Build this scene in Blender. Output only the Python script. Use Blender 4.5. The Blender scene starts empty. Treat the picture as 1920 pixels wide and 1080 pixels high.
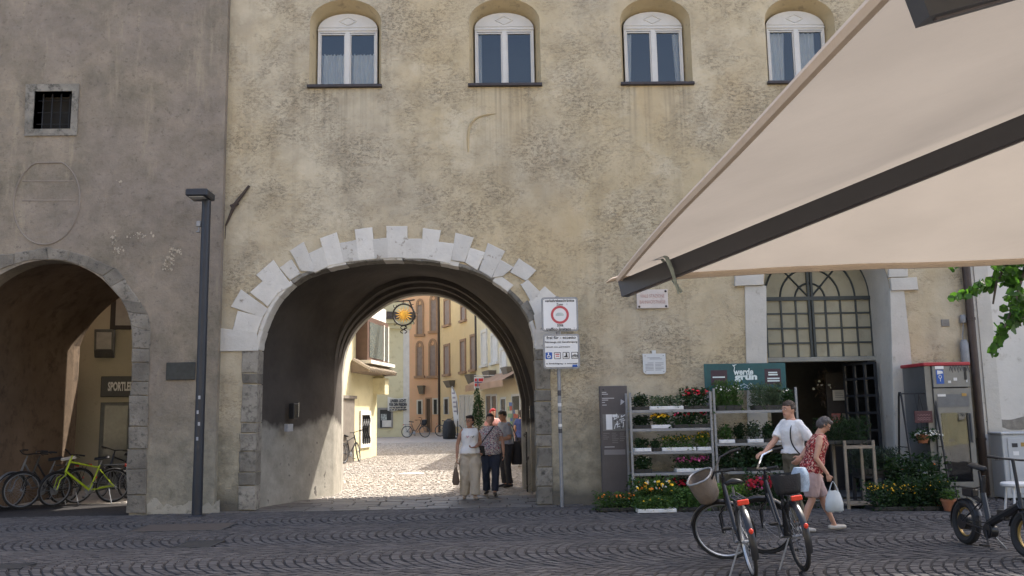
import bpy, bmesh, math, random
import numpy as np
from mathutils import Vector, Matrix, Euler, noise
from mathutils.geometry import tessellate_polygon
random.seed(7)
RS = np.random.RandomState(11)
D = bpy.data
SC = bpy.context.scene
COL = SC.collection
# ------------------------------------------------------------------ camera
CAM_H = 1.6
PITCH, ROLL, YAW, FPX, YW = 0.141039, -0.0177142, 0.0257935, 1682.16, 16.454
_f = Vector((math.sin(YAW)*math.cos(PITCH), math.cos(YAW)*math.cos(PITCH), math.sin(PITCH)))
_r0 = Vector((math.cos(YAW), -math.sin(YAW), 0)); _u0 = _r0.cross(_f)
_r = _r0*math.cos(ROLL)+_u0*math.sin(ROLL); _u = _u0*math.cos(ROLL)-_r0*math.sin(ROLL)
CAMP = Vector((0, 0, CAM_H))
cd = D.cameras.new('camera'); cam = D.objects.new('camera', cd); COL.objects.link(cam)
cam.matrix_world = Matrix(((_r.x, _u.x, -_f.x, 0), (_r.y, _u.y, -_f.y, 0), (_r.z, _u.z, -_f.z, CAM_H), (0, 0, 0, 1)))
cd.sensor_width = 36; cd.lens = FPX/1920*36; cd.clip_start = 0.05; cd.clip_end = 2000
SC.camera = cam
# ------------------------------------------------------------------ light
SUN_AZ = math.radians(53)     # from +Y (along the lane) towards +X
SUN_EL = math.radians(51.5)
SKY = 0.15; SUN = 2.9
SC.view_settings.view_transform = 'Standard'; SC.view_settings.look = 'None'
SC.view_settings.exposure = 1.7; SC.view_settings.gamma = 1.0
SC.view_settings.use_curve_mapping = False
W = D.worlds.new('World'); SC.world = W; W.use_nodes = True
nt = W.node_tree; bg = nt.nodes['Background']
sky = nt.nodes.new('ShaderNodeTexSky'); sky.sky_type = 'NISHITA'; sky.sun_disc = False
sky.sun_elevation = SUN_EL; sky.sun_rotation = SUN_AZ; sky.air_density = 1.0; sky.dust_density = 5.0; sky.ozone_density = 0.5
nt.links.new(sky.outputs[0], bg.inputs[0]); bg.inputs[1].default_value = SKY
sd = D.lights.new('sun', 'SUN'); sd.energy = SUN; sd.angle = math.radians(0.53); sd.color = (1, 0.94, 0.84)
sun = D.objects.new('sun', sd); COL.objects.link(sun)
sdir = Vector((math.sin(SUN_AZ)*math.cos(SUN_EL), math.cos(SUN_AZ)*math.cos(SUN_EL), math.sin(SUN_EL)))
sun.rotation_euler = sdir.to_track_quat('Z', 'Y').to_euler(); sun.location = (10, 20, 30)
SC.cycles.use_denoising = True
SC.cycles.max_bounces = 7; SC.cycles.diffuse_bounces = 5; SC.cycles.transparent_max_bounces = 12
# ------------------------------------------------------------------ pixel -> place
def ray(px, py):
    return _f + _r*((px-960)/FPX) + _u*((540-py)/FPX)
def onY(px, py, Y=YW):
    d = ray(px, py); return CAMP + d*(Y/d.y)
def onZ(px, py, z=0.0):
    d = ray(px, py); return CAMP + d*((z-CAM_H)/d.z)
def fp(px, py, Y=YW):
    p = onY(px, py, Y); return (p.x, p.z)
def onwall(px, py, A, B):
    d = ray(px, py); n = Vector((-(B[1]-A[1]), B[0]-A[0], 0)); a = Vector((A[0], A[1], 0))
    t = (a-CAMP).dot(n)/d.dot(n); return CAMP + d*t
# ------------------------------------------------------------------ materials
def nd(t, typ, **kw):
    n = t.nodes.new(typ)
    for k, v in kw.items():
        if k in ('operation', 'blend_type', 'data_type', 'feature', 'distance', 'noise_dimensions', 'interpolation', 'vector_type'): setattr(n, k, v)
        else:
            n.inputs[k].default_value = v
    return n
def new_mat(name):
    m = D.materials.new(name); m.use_nodes = True
    t = m.node_tree; b = t.nodes['Principled BSDF']
    return m, t, b
def c4(c): return (c[0], c[1], c[2], 1)
def noise_n(t, vec, scale, detail=4, rough=.55):
    n = nd(t, 'ShaderNodeTexNoise', Scale=scale, Detail=detail, Roughness=rough); t.links.new(vec, n.inputs['Vector']); return n.outputs[0]
def ramp(t, val, p0, p1, a=(0, 0, 0), b=(1, 1, 1)):
    r = t.nodes.new('ShaderNodeValToRGB'); e = r.color_ramp.elements
    e[0].position = p0; e[1].position = p1; e[0].color = c4(a); e[1].color = c4(b); t.links.new(val, r.inputs[0]); return r.outputs[0]
def mixc(t, fac, a, b, mode='MIX'):
    m = t.nodes.new('ShaderNodeMix'); m.data_type = 'RGBA'; m.blend_type = mode
    for i, v in ((0, fac), (6, a), (7, b)):
        if isinstance(v, (int, float)): m.inputs[i].default_value = v
        elif isinstance(v, tuple): m.inputs[i].default_value = c4(v)
        else: t.links.new(v, m.inputs[i])
    return m.outputs[2]
def mth(t, op, a, b=0.0):
    m = t.nodes.new('ShaderNodeMath'); m.operation = op
    for i, v in ((0, a), (1, b)):
        if isinstance(v, (int, float)): m.inputs[i].default_value = v
        else: t.links.new(v, m.inputs[i])
    return m.outputs[0]
def mapr(t, v, a, b, c=0.0, d=1.0):
    m = t.nodes.new('ShaderNodeMapRange'); m.inputs[1].default_value = a; m.inputs[2].default_value = b; m.inputs[3].default_value = c; m.inputs[4].default_value = d
    t.links.new(v, m.inputs[0]); return m.outputs[0]
def coords(t, scale=(1, 1, 1), kind='Object'):
    tc = t.nodes.new('ShaderNodeTexCoord')
    if scale == (1, 1, 1): return tc.outputs[kind]
    mp = t.nodes.new('ShaderNodeMapping'); mp.inputs['Scale'].default_value = scale; t.links.new(tc.outputs[kind], mp.inputs[0]); return mp.outputs[0]
def bump(t, b, h, strength=.3, dist=.02):
    n = t.nodes.new('ShaderNodeBump'); n.inputs['Strength'].default_value = strength; n.inputs['Distance'].default_value = dist
    t.links.new(h, n.inputs['Height']); t.links.new(n.outputs[0], b.inputs['Normal'])
_MC = {}
def M(name, col, rough=.6, metal=0.0, var=.18, scale=6.0, bmp=.12, bscale=60, spec=.4, rnd=0.0):
    if name in _MC: return _MC[name]
    m, t, b = new_mat(name)
    v = coords(t); n = noise_n(t, v, scale, 5)
    n2 = noise_n(t, v, scale*7, 3)
    f = mth(t, 'ADD', mth(t, 'MULTIPLY', n, .7), mth(t, 'MULTIPLY', n2, .3))
    lo = tuple(x*(1-var) for x in col); hi = tuple(min(.95, x*(1+var)) for x in col)
    c = ramp(t, f, .32, .68, lo, hi)
    if rnd:
        oi = t.nodes.new('ShaderNodeObjectInfo'); k = mapr(t, oi.outputs['Random'], 0, 1, 1-rnd, 1+rnd)
        c = mixc(t, 1.0, c, k, 'MULTIPLY')
    t.links.new(c, b.inputs['Base Color'])
    b.inputs['Roughness'].default_value = rough; b.inputs['Metallic'].default_value = metal
    b.inputs['Specular IOR Level'].default_value = spec
    if bmp: bump(t, b, noise_n(t, v, bscale, 4), bmp, .01)
    _MC[name] = m; return m
# --- plaster, ochre facade: blotched yellow lime wash, grey patches, fields of dark pits
def mat_ochre():
    m, t, b = new_mat('ochre_plaster'); v = coords(t); vs = coords(t, (.55, 1, 1.0))
    big = noise_n(t, v, .33, 4, .6); med = noise_n(t, v, 1.3, 6, .62); fine = noise_n(t, vs, 30, 5, .72)
    base = ramp(t, med, .33, .7, (.435, .360, .235), (.535, .450, .305))
    grey = ramp(t, noise_n(t, v, 2.6, 5), .35, .7, (.385, .335, .250), (.51, .450, .340))
    c = mixc(t, ramp(t, big, .38, .60), base, grey)
    c = mixc(t, ramp(t, noise_n(t, v, .8, 5, .7), .55, .76), c, (.58, .515, .39))
    # ochre deeper towards lower floor patches
    c = mixc(t, ramp(t, noise_n(t, coords(t, (1, 1, .6)), .55, 3), .55, .75, (0, 0, 0), (.55, .55, .55)), c, (.48, .37, .215))
    # pits
    msk = ramp(t, noise_n(t, v, .95, 5, .75), .42, .62); pit = ramp(t, fine, .50, .57)
    pit2 = ramp(t, noise_n(t, v, 60, 3, .6), .52, .60)
    pm = mixc(t, 1.0, msk, mixc(t, .45, pit, pit2), 'MULTIPLY')
    c = mixc(t, mixc(t, 1.0, pm, (.78, .78, .78), 'MULTIPLY'), c, (.12, .097, .07))
    str_ = ramp(t, noise_n(t, coords(t, (3.5, 1, .18)), 1.6, 5, .65), .57, .74, (0, 0, 0), (.28, .28, .28))
    c = mixc(t, str_, c, (.20, .175, .13))
    sep = t.nodes.new('ShaderNodeSeparateXYZ'); t.links.new(v, sep.inputs[0])
    z = mth(t, 'ADD', sep.outputs[2], mth(t, 'MULTIPLY', noise_n(t, v, .9, 5, .65), -2.2))
    low = mapr(t, z, .45, -.25)
    c = mixc(t, low, c, ramp(t, noise_n(t, v, 5, 5, .65), .3, .7, (.175, .162, .125), (.39, .355, .275)))
    splash = mapr(t, mth(t, 'ADD', sep.outputs[2], mth(t, 'MULTIPLY', noise_n(t, v, 2.5, 4), -.5)), .12, -.12)
    # rain streaks under the four window sills
    fx = mth(t, 'ABSOLUTE', mth(t, 'SUBTRACT', mth(t, 'MODULO', mth(t, 'ADD', sep.outputs[0], 5.78), 3.0), 1.5)); inx = mapr(t, fx, 1.5, .9)
    inx = mapr(t, mth(t, 'ABSOLUTE', mth(t, 'SUBTRACT', fx, 1.5)), .75, .55); inz = mth(t, 'MULTIPLY', mapr(t, sep.outputs[2], 5.9, 7.8), mapr(t, sep.outputs[2], 7.9, 7.86))
    sk = mth(t, 'MULTIPLY', mth(t, 'MULTIPLY', inx, inz), ramp(t, noise_n(t, coords(t, (9, 1, .12)), 1.4, 5, .6), .48, .70))
    c = mixc(t, mth(t, 'MULTIPLY', sk, .55), c, (.17, .15, .115))
    c = mixc(t, splash, c, (.13, .12, .10))
    t.links.new(c, b.inputs['Base Color']); b.inputs['Roughness'].default_value = .95; b.inputs['Specular IOR Level'].default_value = .15
    h = mth(t, 'ADD', mth(t, 'MULTIPLY', noise_n(t, v, 3.2, 8, .68), 1.0), mth(t, 'MULTIPLY', mth(t, 'MULTIPLY', msk, pit), -.35))
    bump(t, b, h, .6, .05); return m
def mat_tower():
    m, t, b = new_mat('brown_grey_plaster'); v = coords(t)
    c = ramp(t, noise_n(t, v, 1.1, 8, .74), .34, .66, (.150, .133, .104), (.322, .272, .214))
    c = mixc(t, ramp(t, noise_n(t, v, .45, 3), .42, .62, (0, 0, 0), (.7, .7, .7)), c, ramp(t, noise_n(t, v, 3, 5, .65), .3, .7, (.178, .150, .128), (.285, .247, .214)))
    c = mixc(t, ramp(t, noise_n(t, coords(t, (2.5, 1, .35)), 1.2, 6, .7), .58, .75, (0, 0, 0), (.6, .6, .6)), c, (.40, .345, .25))
    c = mixc(t, ramp(t, noise_n(t, v, 11, 6, .75), .56, .70, (0, 0, 0), (.7, .7, .7)), c, (.10, .088, .078))
    sep = t.nodes.new('ShaderNodeSeparateXYZ'); t.links.new(v, sep.inputs[0])
    z = mth(t, 'ADD', sep.outputs[2], mth(t, 'MULTIPLY', noise_n(t, v, 1.1, 5, .65), -2.0))
    c = mixc(t, mapr(t, z, 1.2, -.3), c, ramp(t, noise_n(t, v, 4, 6, .7), .3, .7, (.165, .152, .122), (.34, .31, .245)))
    t.links.new(c, b.inputs['Base Color']); b.inputs['Roughness'].default_value = .95; b.inputs['Specular IOR Level'].default_value = .12
    bump(t, b, noise_n(t, v, 4.5, 9, .75), .8, .05); return m
def mat_layer(name, a, b2, c2=None, s1=1.5, s2=6.0, amt=(.55, .72), bm=.4, bs=9, rough=.9, rnd=0.0, world=False):
    if name in _MC: return _MC[name]
    m, t, b = new_mat(name); v = coords(t)
    if world: g_ = t.nodes.new('ShaderNodeNewGeometry'); v = g_.outputs['Position']
    c = ramp(t, noise_n(t, v, s1, 6, .62), .3, .7, a, b2)
    if rnd:
        oi = t.nodes.new('ShaderNodeObjectInfo'); c = mixc(t, 1.0, c, mapr(t, oi.outputs['Random'], 0, 1, 1-rnd, 1+rnd*.6), 'MULTIPLY')
    if c2: c = mixc(t, ramp(t, noise_n(t, v, s2, 5, .68), amt[0], amt[1]), c, c2)
    t.links.new(c, b.inputs['Base Color']); b.inputs['Roughness'].default_value = rough; b.inputs['Specular IOR Level'].default_value = .2
    bump(t, b, noise_n(t, v, bs, 6, .65), bm, .02); _MC[name] = m; return m
def mat_stone_attr(name, a, b2, rough=.75, spec=.35, dark=None):
    # colour varies stone by stone (per-face 'tone' attribute, or per object)
    m, t, b = new_mat(name); v = coords(t)
    at = t.nodes.new('ShaderNodeAttribute'); at.attribute_name = 'tone'
    c = ramp(t, at.outputs['Fac'], 0, 1, a, b2)
    c = mixc(t, ramp(t, noise_n(t, v, 22, 4, .65), .35, .7, (.25, .25, .25), (0, 0, 0)), c, tuple(x*.45 for x in a))
    c = mixc(t, ramp(t, noise_n(t, v, .5, 4, .6), .45, .7, (0, 0, 0), (.5, .5, .5)), c, dark or tuple(x*.6 for x in a))
    t.links.new(c, b.inputs['Base Color']); b.inputs['Specular IOR Level'].default_value = spec
    r = mapr(t, noise_n(t, v, 3, 3), .3, .7, rough-.12, rough+.12); t.links.new(r, b.inputs['Roughness'])
    bump(t, b, noise_n(t, v, 45, 4, .6), .35, .008); return m
def mat_glass(name, tint=(.92, .95, .97), refl=1.0):
    if name in _MC: return _MC[name]
    m, t, b = new_mat(name); o = t.nodes['Material Output']; t.nodes.remove(b)
    tr = t.nodes.new('ShaderNodeBsdfTransparent'); tr.inputs[0].default_value = c4(tint)
    gl = t.nodes.new('ShaderNodeBsdfGlossy'); gl.inputs['Roughness'].default_value = .015
    fr = t.nodes.new('ShaderNodeFresnel'); fr.inputs[0].default_value = 1.75
    mx = t.nodes.new('ShaderNodeMixShader'); k = mth(t, 'MINIMUM', mth(t, 'MULTIPLY', fr.outputs[0], 1.6*refl), 1.0)
    wv = noise_n(t, coords(t), 1.3, 2); bn = t.nodes.new('ShaderNodeBump'); bn.inputs['Strength'].default_value = .08; bn.inputs['Distance'].default_value = .05
    t.links.new(wv, bn.inputs['Height']); t.links.new(bn.outputs[0], gl.inputs['Normal'])
    t.links.new(k, mx.inputs[0]); t.links.new(tr.outputs[0], mx.inputs[1]); t.links.new(gl.outputs[0], mx.inputs[2]); t.links.new(mx.outputs[0], o.inputs[0])
    _MC[name] = m; return m
def mat_thin(name, col, trans=.5, rough=.8, var=.2, scale=4, kind='leaf', bmp=.15, rnd=.0):
    # thin cloth or leaf: lets light through
    if name in _MC: return _MC[name]
    m, t, b = new_mat(name); o = t.nodes['Material Output']; v = coords(t)
    n = noise_n(t, v, scale, 4)
    c = ramp(t, n, .3, .7, tuple(x*(1-var) for x in col), tuple(min(.95, x*(1+var)) for x in col))
    if rnd:
        g = t.nodes.new('ShaderNodeNewGeometry'); k = mapr(t, g.outputs['Random Per Island'], 0, 1, 1-rnd, 1+rnd); c = mixc(t, 1.0, c, k, 'MULTIPLY')
        oi = t.nodes.new('ShaderNodeObjectInfo'); k = mapr(t, oi.outputs['Random'], 0, 1, 1-rnd, 1+rnd); c = mixc(t, 1.0, c, k, 'MULTIPLY')
    t.links.new(c, b.inputs['Base Color']); b.inputs['Roughness'].default_value = rough; b.inputs['Specular IOR Level'].default_value = .25
    tl = t.nodes.new('ShaderNodeBsdfTranslucent')
    tc = c if kind == 'cloth' else mixc(t, 1.0, c, (1.3, 1.5, .6), 'MULTIPLY')
    t.links.new(tc, tl.inputs[0]); mx = t.nodes.new('ShaderNodeMixShader'); mx.inputs[0].default_value = trans
    t.links.new(b.outputs[0], mx.inputs[1]); t.links.new(tl.outputs[0], mx.inputs[2]); t.links.new(mx.outputs[0], o.inputs[0])
    if bmp: bump(t, b, noise_n(t, v, scale*12, 3), bmp, .01)
    _MC[name] = m; return m
def mat_speckle(name, base, cols, scale=30, thr=.42):
    # printed fabric: blotches of several colours
    if name in _MC: return _MC[name]
    m, t, b = new_mat(name); v = coords(t); c = base
    for i, cc in enumerate(cols):
        mp = t.nodes.new('ShaderNodeMapping'); mp.inputs['Location'].default_value = (i*3.7, i*1.9, i*5.1); t.links.new(v, mp.inputs[0])
        f = ramp(t, noise_n(t, mp.outputs[0], scale*(1+.25*i), 2, .5), .5+thr*.2, .53+thr*.2); c = mixc(t, f, c, cc)
    t.links.new(c, b.inputs['Base Color']); b.inputs['Roughness'].default_value = .85; b.inputs['Specular IOR Level'].default_value = .2
    bump(t, b, noise_n(t, v, 14, 4), .5, .02); _MC[name] = m; return m

OCHRE = mat_ochre(); TOWER = mat_tower()
WHITEP = mat_layer('white_limewash', (.44, .42, .38), (.54, .52, .475), (.33, .305, .26), 1.5, 5, (.60, .74), .35, 12)
WHITEV = mat_layer('white_painted_stone', (.52, .50, .465), (.62, .60, .56), (.26, .225, .185), 2.5, 6, (.62, .71), .5, 14, .9, .12, True)
GREYST = mat_layer('grey_stone', (.150, .140, .122), (.285, .265, .23), (.085, .08, .07), 2, 9, (.50, .68), .9, 14, .9, .32, True)
BROWNST = mat_layer('brown_grey_stone', (.15, .135, .115), (.29, .265, .225), (.085, .078, .07), 3, 12, (.52, .68), .9, 18, .9, .30, True)
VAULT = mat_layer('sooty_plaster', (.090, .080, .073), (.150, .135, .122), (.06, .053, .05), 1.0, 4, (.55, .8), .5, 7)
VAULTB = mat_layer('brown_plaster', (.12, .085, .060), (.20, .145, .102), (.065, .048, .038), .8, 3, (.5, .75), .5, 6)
REPAIR = mat_layer('grey_render', (.235, .225, .20), (.36, .345, .305), (.15, .14, .125), 1.4, 8, (.58, .75), .5, 9)
DARKM = M('dark_grey_metal', (.045, .048, .055), .45, .3, .15, 5, .03, 80)
STEEL = M('galvanised_steel', (.25, .26, .28), .5, .45, .15, 9, .04, 60)
BLACKM = M('black_metal', (.018, .018, .02), .5, .2, .2, 8, .05, 60)
RUBBER = M('rubber', (.022, .022, .023), .75, 0, .2, 10, .2, 90)
CHROME = M('chrome', (.6, .61, .63), .18, 1, .05, 8, 0)
WHITEW = M('white_window_paint', (.56, .55, .53), .45, 0, .06, 5, .05, 60)
GLASS = mat_glass('window_glass', (.92, .95, .97), .85)
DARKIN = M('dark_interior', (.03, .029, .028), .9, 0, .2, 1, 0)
# ------------------------------------------------------------------ mesh builder
class MB:
    def __init__(s): s.v = []; s.f = []; s.m = []; s.mi = 0
    def add(s, vs, fs):
        k = len(s.v); s.v += [tuple(v) for v in vs]; s.f += [tuple(i+k for i in f) for f in fs]; s.m += [s.mi]*len(fs); return s
    def quad(s, a, b, c, d): return s.add([a, b, c, d], [(0, 1, 2, 3)])
    def box(s, x0, x1, y0, y1, z0, z1, mat=None):
        vs = [Vector((x, y, z)) for z in (z0, z1) for y in (y0, y1) for x in (x0, x1)]
        if mat: vs = [mat @ v for v in vs]
        return s.add(vs, [(0, 2, 3, 1), (4, 5, 7, 6), (0, 1, 5, 4), (2, 6, 7, 3), (0, 4, 6, 2), (1, 3, 7, 5)])
    def bbox(s, x0, x1, y0, y1, z0, z1, r=.01, mat=None):
        # box with chamfered edges
        cx, cy, cz = (x0+x1)/2, (y0+y1)/2, (z0+z1)/2; hx, hy, hz = abs(x1-x0)/2, abs(y1-y0)/2, abs(z1-z0)/2
        r = min(r, hx*.45, hy*.45, hz*.45); vs = []; idx = {}
        for sx in (-1, 1):
            for sy in (-1, 1):
                for sz in (-1, 1):
                    for a in range(3):
                        p = [sx*(hx-r), sy*(hy-r), sz*(hz-r)]; p[a] = (sx*hx, sy*hy, sz*hz)[a]
                        idx[(sx, sy, sz, a)] = len(vs); v = Vector((cx+p[0], cy+p[1], cz+p[2])); vs.append(mat @ v if mat else v)
        fs = []
        for a in range(3):
            o = [i for i in range(3) if i != a]
            for sg in (-1, 1):
                q = []
                for (p, w) in ((-1, -1), (1, -1), (1, 1), (-1, 1)):
                    k = [0, 0, 0]; k[a] = sg; k[o[0]] = p; k[o[1]] = w; q.append(idx[(*k, a)])
                if (sg == 1) != (a == 1): fs.append(tuple(q))
                else: fs.append(tuple(q[::-1]))
        for a in range(3):
            o = [i for i in range(3) if i != a]
            for p in (-1, 1):
                for w in (-1, 1):
                    def kk(sg, ax):
                        k = [0, 0, 0]; k[a] = sg; k[o[0]] = p; k[o[1]] = w; return idx[(*k, ax)]
                    fs.append((kk(-1, o[0]), kk(1, o[0]), kk(1, o[1]), kk(-1, o[1])))
        for sx in (-1, 1):
            for sy in (-1, 1):
                for sz in (-1, 1): fs.append(tuple(idx[(sx, sy, sz, a)] for a in range(3)))
        return s.add(vs, fs)
    def tube(s, pts, rad, n=8, cap=True, closed=False, squash=None):
        pts = [Vector(p) for p in pts]; N = len(pts)
        rads = list(rad) if hasattr(rad, '__len__') else [rad]*N
        vs = []; up = None
        for i, p in enumerate(pts):
            if closed: d = pts[(i+1) % N]-pts[i-1]
            else: d = pts[min(i+1, N-1)]-pts[max(i-1, 0)]
            d.normalize()
            if up is None:
                up = Vector((0, 0, 1)) if abs(d.z) < .9 else Vector((1, 0, 0))
            a = d.cross(up)
            if a.length < 1e-6: a = d.orthogonal()
            a.normalize(); b = a.cross(d); b.normalize(); up = b
            for k in range(n):
                an = 2*math.pi*k/n; q = squash if squash else 1
                vs.append(p + (a*math.cos(an) + b*math.sin(an)*q)*rads[i])
        fs = []
        for i in range(N if closed else N-1):
            j = (i+1) % N
            for k in range(n): l = (k+1) % n; fs.append((i*n+k, i*n+l, j*n+l, j*n+k))
        if cap and not closed: fs += [tuple(range(n))[::-1], tuple((N-1)*n+k for k in range(n))]
        return s.add(vs, fs)
    def lathe(s, prof, c=(0, 0, 0), n=16, mat=None):
        # prof: list of (radius, height)
        vs = []
        for (r, h) in prof:
            for k in range(n):
                an = 2*math.pi*k/n; v = Vector((c[0]+r*math.cos(an), c[1]+r*math.sin(an), c[2]+h)); vs.append(mat @ v if mat else v)
        fs = []
        for i in range(len(prof)-1):
            for k in range(n): l = (k+1) % n; fs.append((i*n+k, i*n+l, (i+1)*n+l, (i+1)*n+k))
        if prof[0][0] > 1e-4: fs.append(tuple(range(n))[::-1])
        if prof[-1][0] > 1e-4: fs.append(tuple((len(prof)-1)*n+k for k in range(n)))
        return s.add(vs, fs)
    def torus(s, R, r, n=36, m=8, mat=None, sq=1.0):
        vs = []; fs = []
        for i in range(n):
            a = 2*math.pi*i/n
            for k in range(m):
                b = 2*math.pi*k/m; rr = R + r*math.cos(b)
                v = Vector((r*sq*math.sin(b), rr*math.cos(a), rr*math.sin(a))); vs.append(mat @ v if mat else v)
        for i in range(n):
            j = (i+1) % n
            for k in range(m): l = (k+1) % m; fs.append((i*m+k, i*m+l, j*m+l, j*m+k))
        return s.add(vs, fs)
    def ell(s, c, r, n=12, m=8, mat=None):
        vs = [Vector((c[0], c[1], c[2]-r[2]))]; fs = []
        for i in range(1, m):
            t = math.pi*i/m
            for k in range(n):
                a = 2*math.pi*k/n; vs.append(Vector((c[0]+r[0]*math.sin(t)*math.cos(a), c[1]+r[1]*math.sin(t)*math.sin(a), c[2]-r[2]*math.cos(t))))
        vs.append(Vector((c[0], c[1], c[2]+r[2])))
        if mat: vs = [mat @ v for v in vs]
        for k in range(n): fs.append((0, 1+(k+1) % n, 1+k))
        for i in range(m-2):
            for k in range(n): l = (k+1) % n; fs.append((1+i*n+k, 1+i*n+l, 1+(i+1)*n+l, 1+(i+1)*n+k))
        e = len(vs)-1
        for k in range(n): fs.append((e, 1+(m-2)*n+k, 1+(m-2)*n+(k+1) % n))
        return s.add(vs, fs)
    def prism(s, outer, holes=(), y0=0.0, y1=.1, to3=None):
        # polygon with holes in the (x,z) plane, thickened from y0 (front) to y1
        loops = [list(outer)]+[list(h) for h in holes]
        flat = [p for l in loops for p in l]; n = len(flat)
        tris = tessellate_polygon([[Vector((p[0], p[1], 0)) for p in l] for l in loops])
        to3 = to3 or (lambda x, y, z: (x, y, z))
        vs = [to3(p[0], y0, p[1]) for p in flat]+[to3(p[0], y1, p[1]) for p in flat]
        fs = []
        for a, b, c in tris:
            A, B, C = flat[a], flat[b], flat[c]
            cr = (B[0]-A[0])*(C[1]-A[1])-(B[1]-A[1])*(C[0]-A[0])
            if abs(cr) < 1e-12: continue
            if cr < 0: b, c = c, b
            fs.append((a, b, c)); fs.append((a+n, c+n, b+n))
        k = 0
        for li, l in enumerate(loops):
            ar = sum(l[i][0]*l[(i+1) % len(l)][1]-l[(i+1) % len(l)][0]*l[i][1] for i in range(len(l)))
            ccw = ar > 0
            for i in range(len(l)):
                a = k+i; b = k+(i+1) % len(l)
                q = (b, a, a+n, b+n)
                fs.append(q if (ccw == (li == 0)) else q[::-1])
            k += len(l)
        return s.add(vs, fs)
    def mesh(s, name, mats, smooth=False):
        me = D.meshes.new(name); me.from_pydata(s.v, [], s.f)
        for m in (mats if isinstance(mats, (list, tuple)) else [mats]): me.materials.append(m)
        if any(s.m): me.polygons.foreach_set('material_index', s.m)
        if smooth:
            me.polygons.foreach_set('use_smooth', [True]*len(me.polygons))
            if smooth != 2: me.set_sharp_from_angle(angle=math.radians(42))
        me.update(); return me
    def build(s, name, mats, parent=None, smooth=False, fix=False):
        me = s.mesh(name, mats, smooth)
        if fix:
            bm = bmesh.new(); bm.from_mesh(me); bmesh.ops.recalc_face_normals(bm, faces=bm.faces); bm.to_mesh(me); bm.free()
        return link(name, me, parent)
def link(name, data, parent=None, mw=None):
    o = D.objects.new(name, data); COL.objects.link(o)
    if parent is not None: o.parent = parent
    if mw is not None: o.matrix_local = mw
    return o
def tag(o, label, cat, group=None):
    o['label'] = label; o['category'] = cat
    if group: o['group'] = group
    return o
def thing(name, label, cat, loc=(0, 0, 0), rz=0, group=None, mw=None):
    o = D.objects.new(name, None); COL.objects.link(o); o.empty_display_size = .1
    if mw is not None: o.matrix_world = mw
    else: o.location = loc; o.rotation_euler = (0, 0, rz)
    return tag(o, label, cat, group)
def struct(o): o['kind'] = 'structure'; return o
def stuff(o): o['kind'] = 'stuff'; return o
def copy_tree(o, parent=None):
    c = o.copy(); COL.objects.link(c)
    if parent is not None: c.parent = parent
    for ch in list(o.children): copy_tree(ch, c)
    return c
TMP = D.scenes.new('workbench')
def evaluated_mesh(o):
    TMP.view_layers[0].update(); return D.meshes.new_from_object(o.evaluated_get(TMP.view_layers[0].depsgraph))
def text_mesh(body, size, name='lettering', extrude=.001, align='CENTER', shear=0, space=1.0, bold=0.0):
    cu = D.curves.new('txt', 'FONT'); cu.body = body; cu.size = size; cu.extrude = extrude; cu.align_x = align; cu.align_y = 'CENTER'
    cu.shear = shear; cu.space_character = space; cu.offset = bold; cu.resolution_u = 3
    o = D.objects.new('txt', cu); TMP.collection.objects.link(o)
    me = evaluated_mesh(o); me.name = name
    D.objects.remove(o); D.curves.remove(cu); return me
RX90 = Matrix.Rotation(math.radians(90), 4, 'X')
def text(body, x, y, z, size, mat, parent, name='lettering', w=None, h=None, rot=None, **kw):
    # upright lettering facing -Y at (x, y, z); w / h = wanted width / height
    me = text_mesh(body, size, **kw); me.materials.clear(); me.materials.append(mat)
    xs = [v.co.x for v in me.vertices]; ys = [v.co.y for v in me.vertices]
    sx = (w/(max(xs)-min(xs))) if w and xs else 1; sy = (h/(max(ys)-min(ys))) if h and ys else 1
    cx = (max(xs)+min(xs))/2 if xs else 0; cy = (max(ys)+min(ys))/2 if ys else 0
    m = Matrix.Translation((x, y, z)) @ (rot or RX90) @ Matrix.Diagonal((sx, sy, 1, 1)) @ Matrix.Translation((-cx, -cy, 0))
    return link(name, me, parent, m)
# ================================================================== GROUND
def lane_z(y): return 0.5*max(0.0, min(1.0, (y-21.0)/36.0))
MORTAR = M('joint_grit', (.046, .043, .043), .95, 0, .3, 14, .4, 90, .1)
g = MB(); g.quad((-400, -400, -.035), (400, -400, -.035), (400, 400, -.035), (-400, 400, -.035))
struct(g.build('ground', M('pale_paving', (.30, .28, .25), .9, 0, .15, 1.5, .2, 30)))
g = MB(); g.quad((-16, 2.0, -.022), (14, 2.0, -.022), (14, 16.25, -.022), (-16, 16.25, -.022))
g.quad((-16, 16.25, -.022), (-4.9, 16.25, -.022), (-4.9, 23, -.022), (-16, 23, -.022))
square = struct(g.build('square_pavement', MORTAR))
COBBLE = mat_stone_attr('porphyry_cobble', (.058, .055, .058), (.116, .109, .110), .80, .25, (.044, .043, .046))
def stone_arrays(quads, zt, inset, depth, tilt):
    """quads (n,4,2) outer outlines -> verts (n*8,3), faces (n*5,4)"""
    n = len(quads); c = quads.mean(1, keepdims=True); ed = quads-c
    ln = np.linalg.norm(ed, axis=2, keepdims=True); top = c + ed*(1-inset/np.maximum(ln, 1e-3))
    zz = zt[:, None] + tilt
    tv = np.concatenate([top, zz[:, :, None]], 2)
    bv = np.concatenate([quads, np.broadcast_to((zt-depth)[:, None, None], (n, 4, 1))], 2)
    v = np.concatenate([tv, bv], 1).reshape(-1, 3)
    b = (np.arange(n)*8)[:, None]
    F = [(0, 1, 2, 3)]+[((i+1) % 4, i, 4+i, 4+(i+1) % 4) for i in range(4)]
    f = np.concatenate([b+np.array(q)[None] for q in F], 1).reshape(-1, 4)
    return v, f
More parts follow.
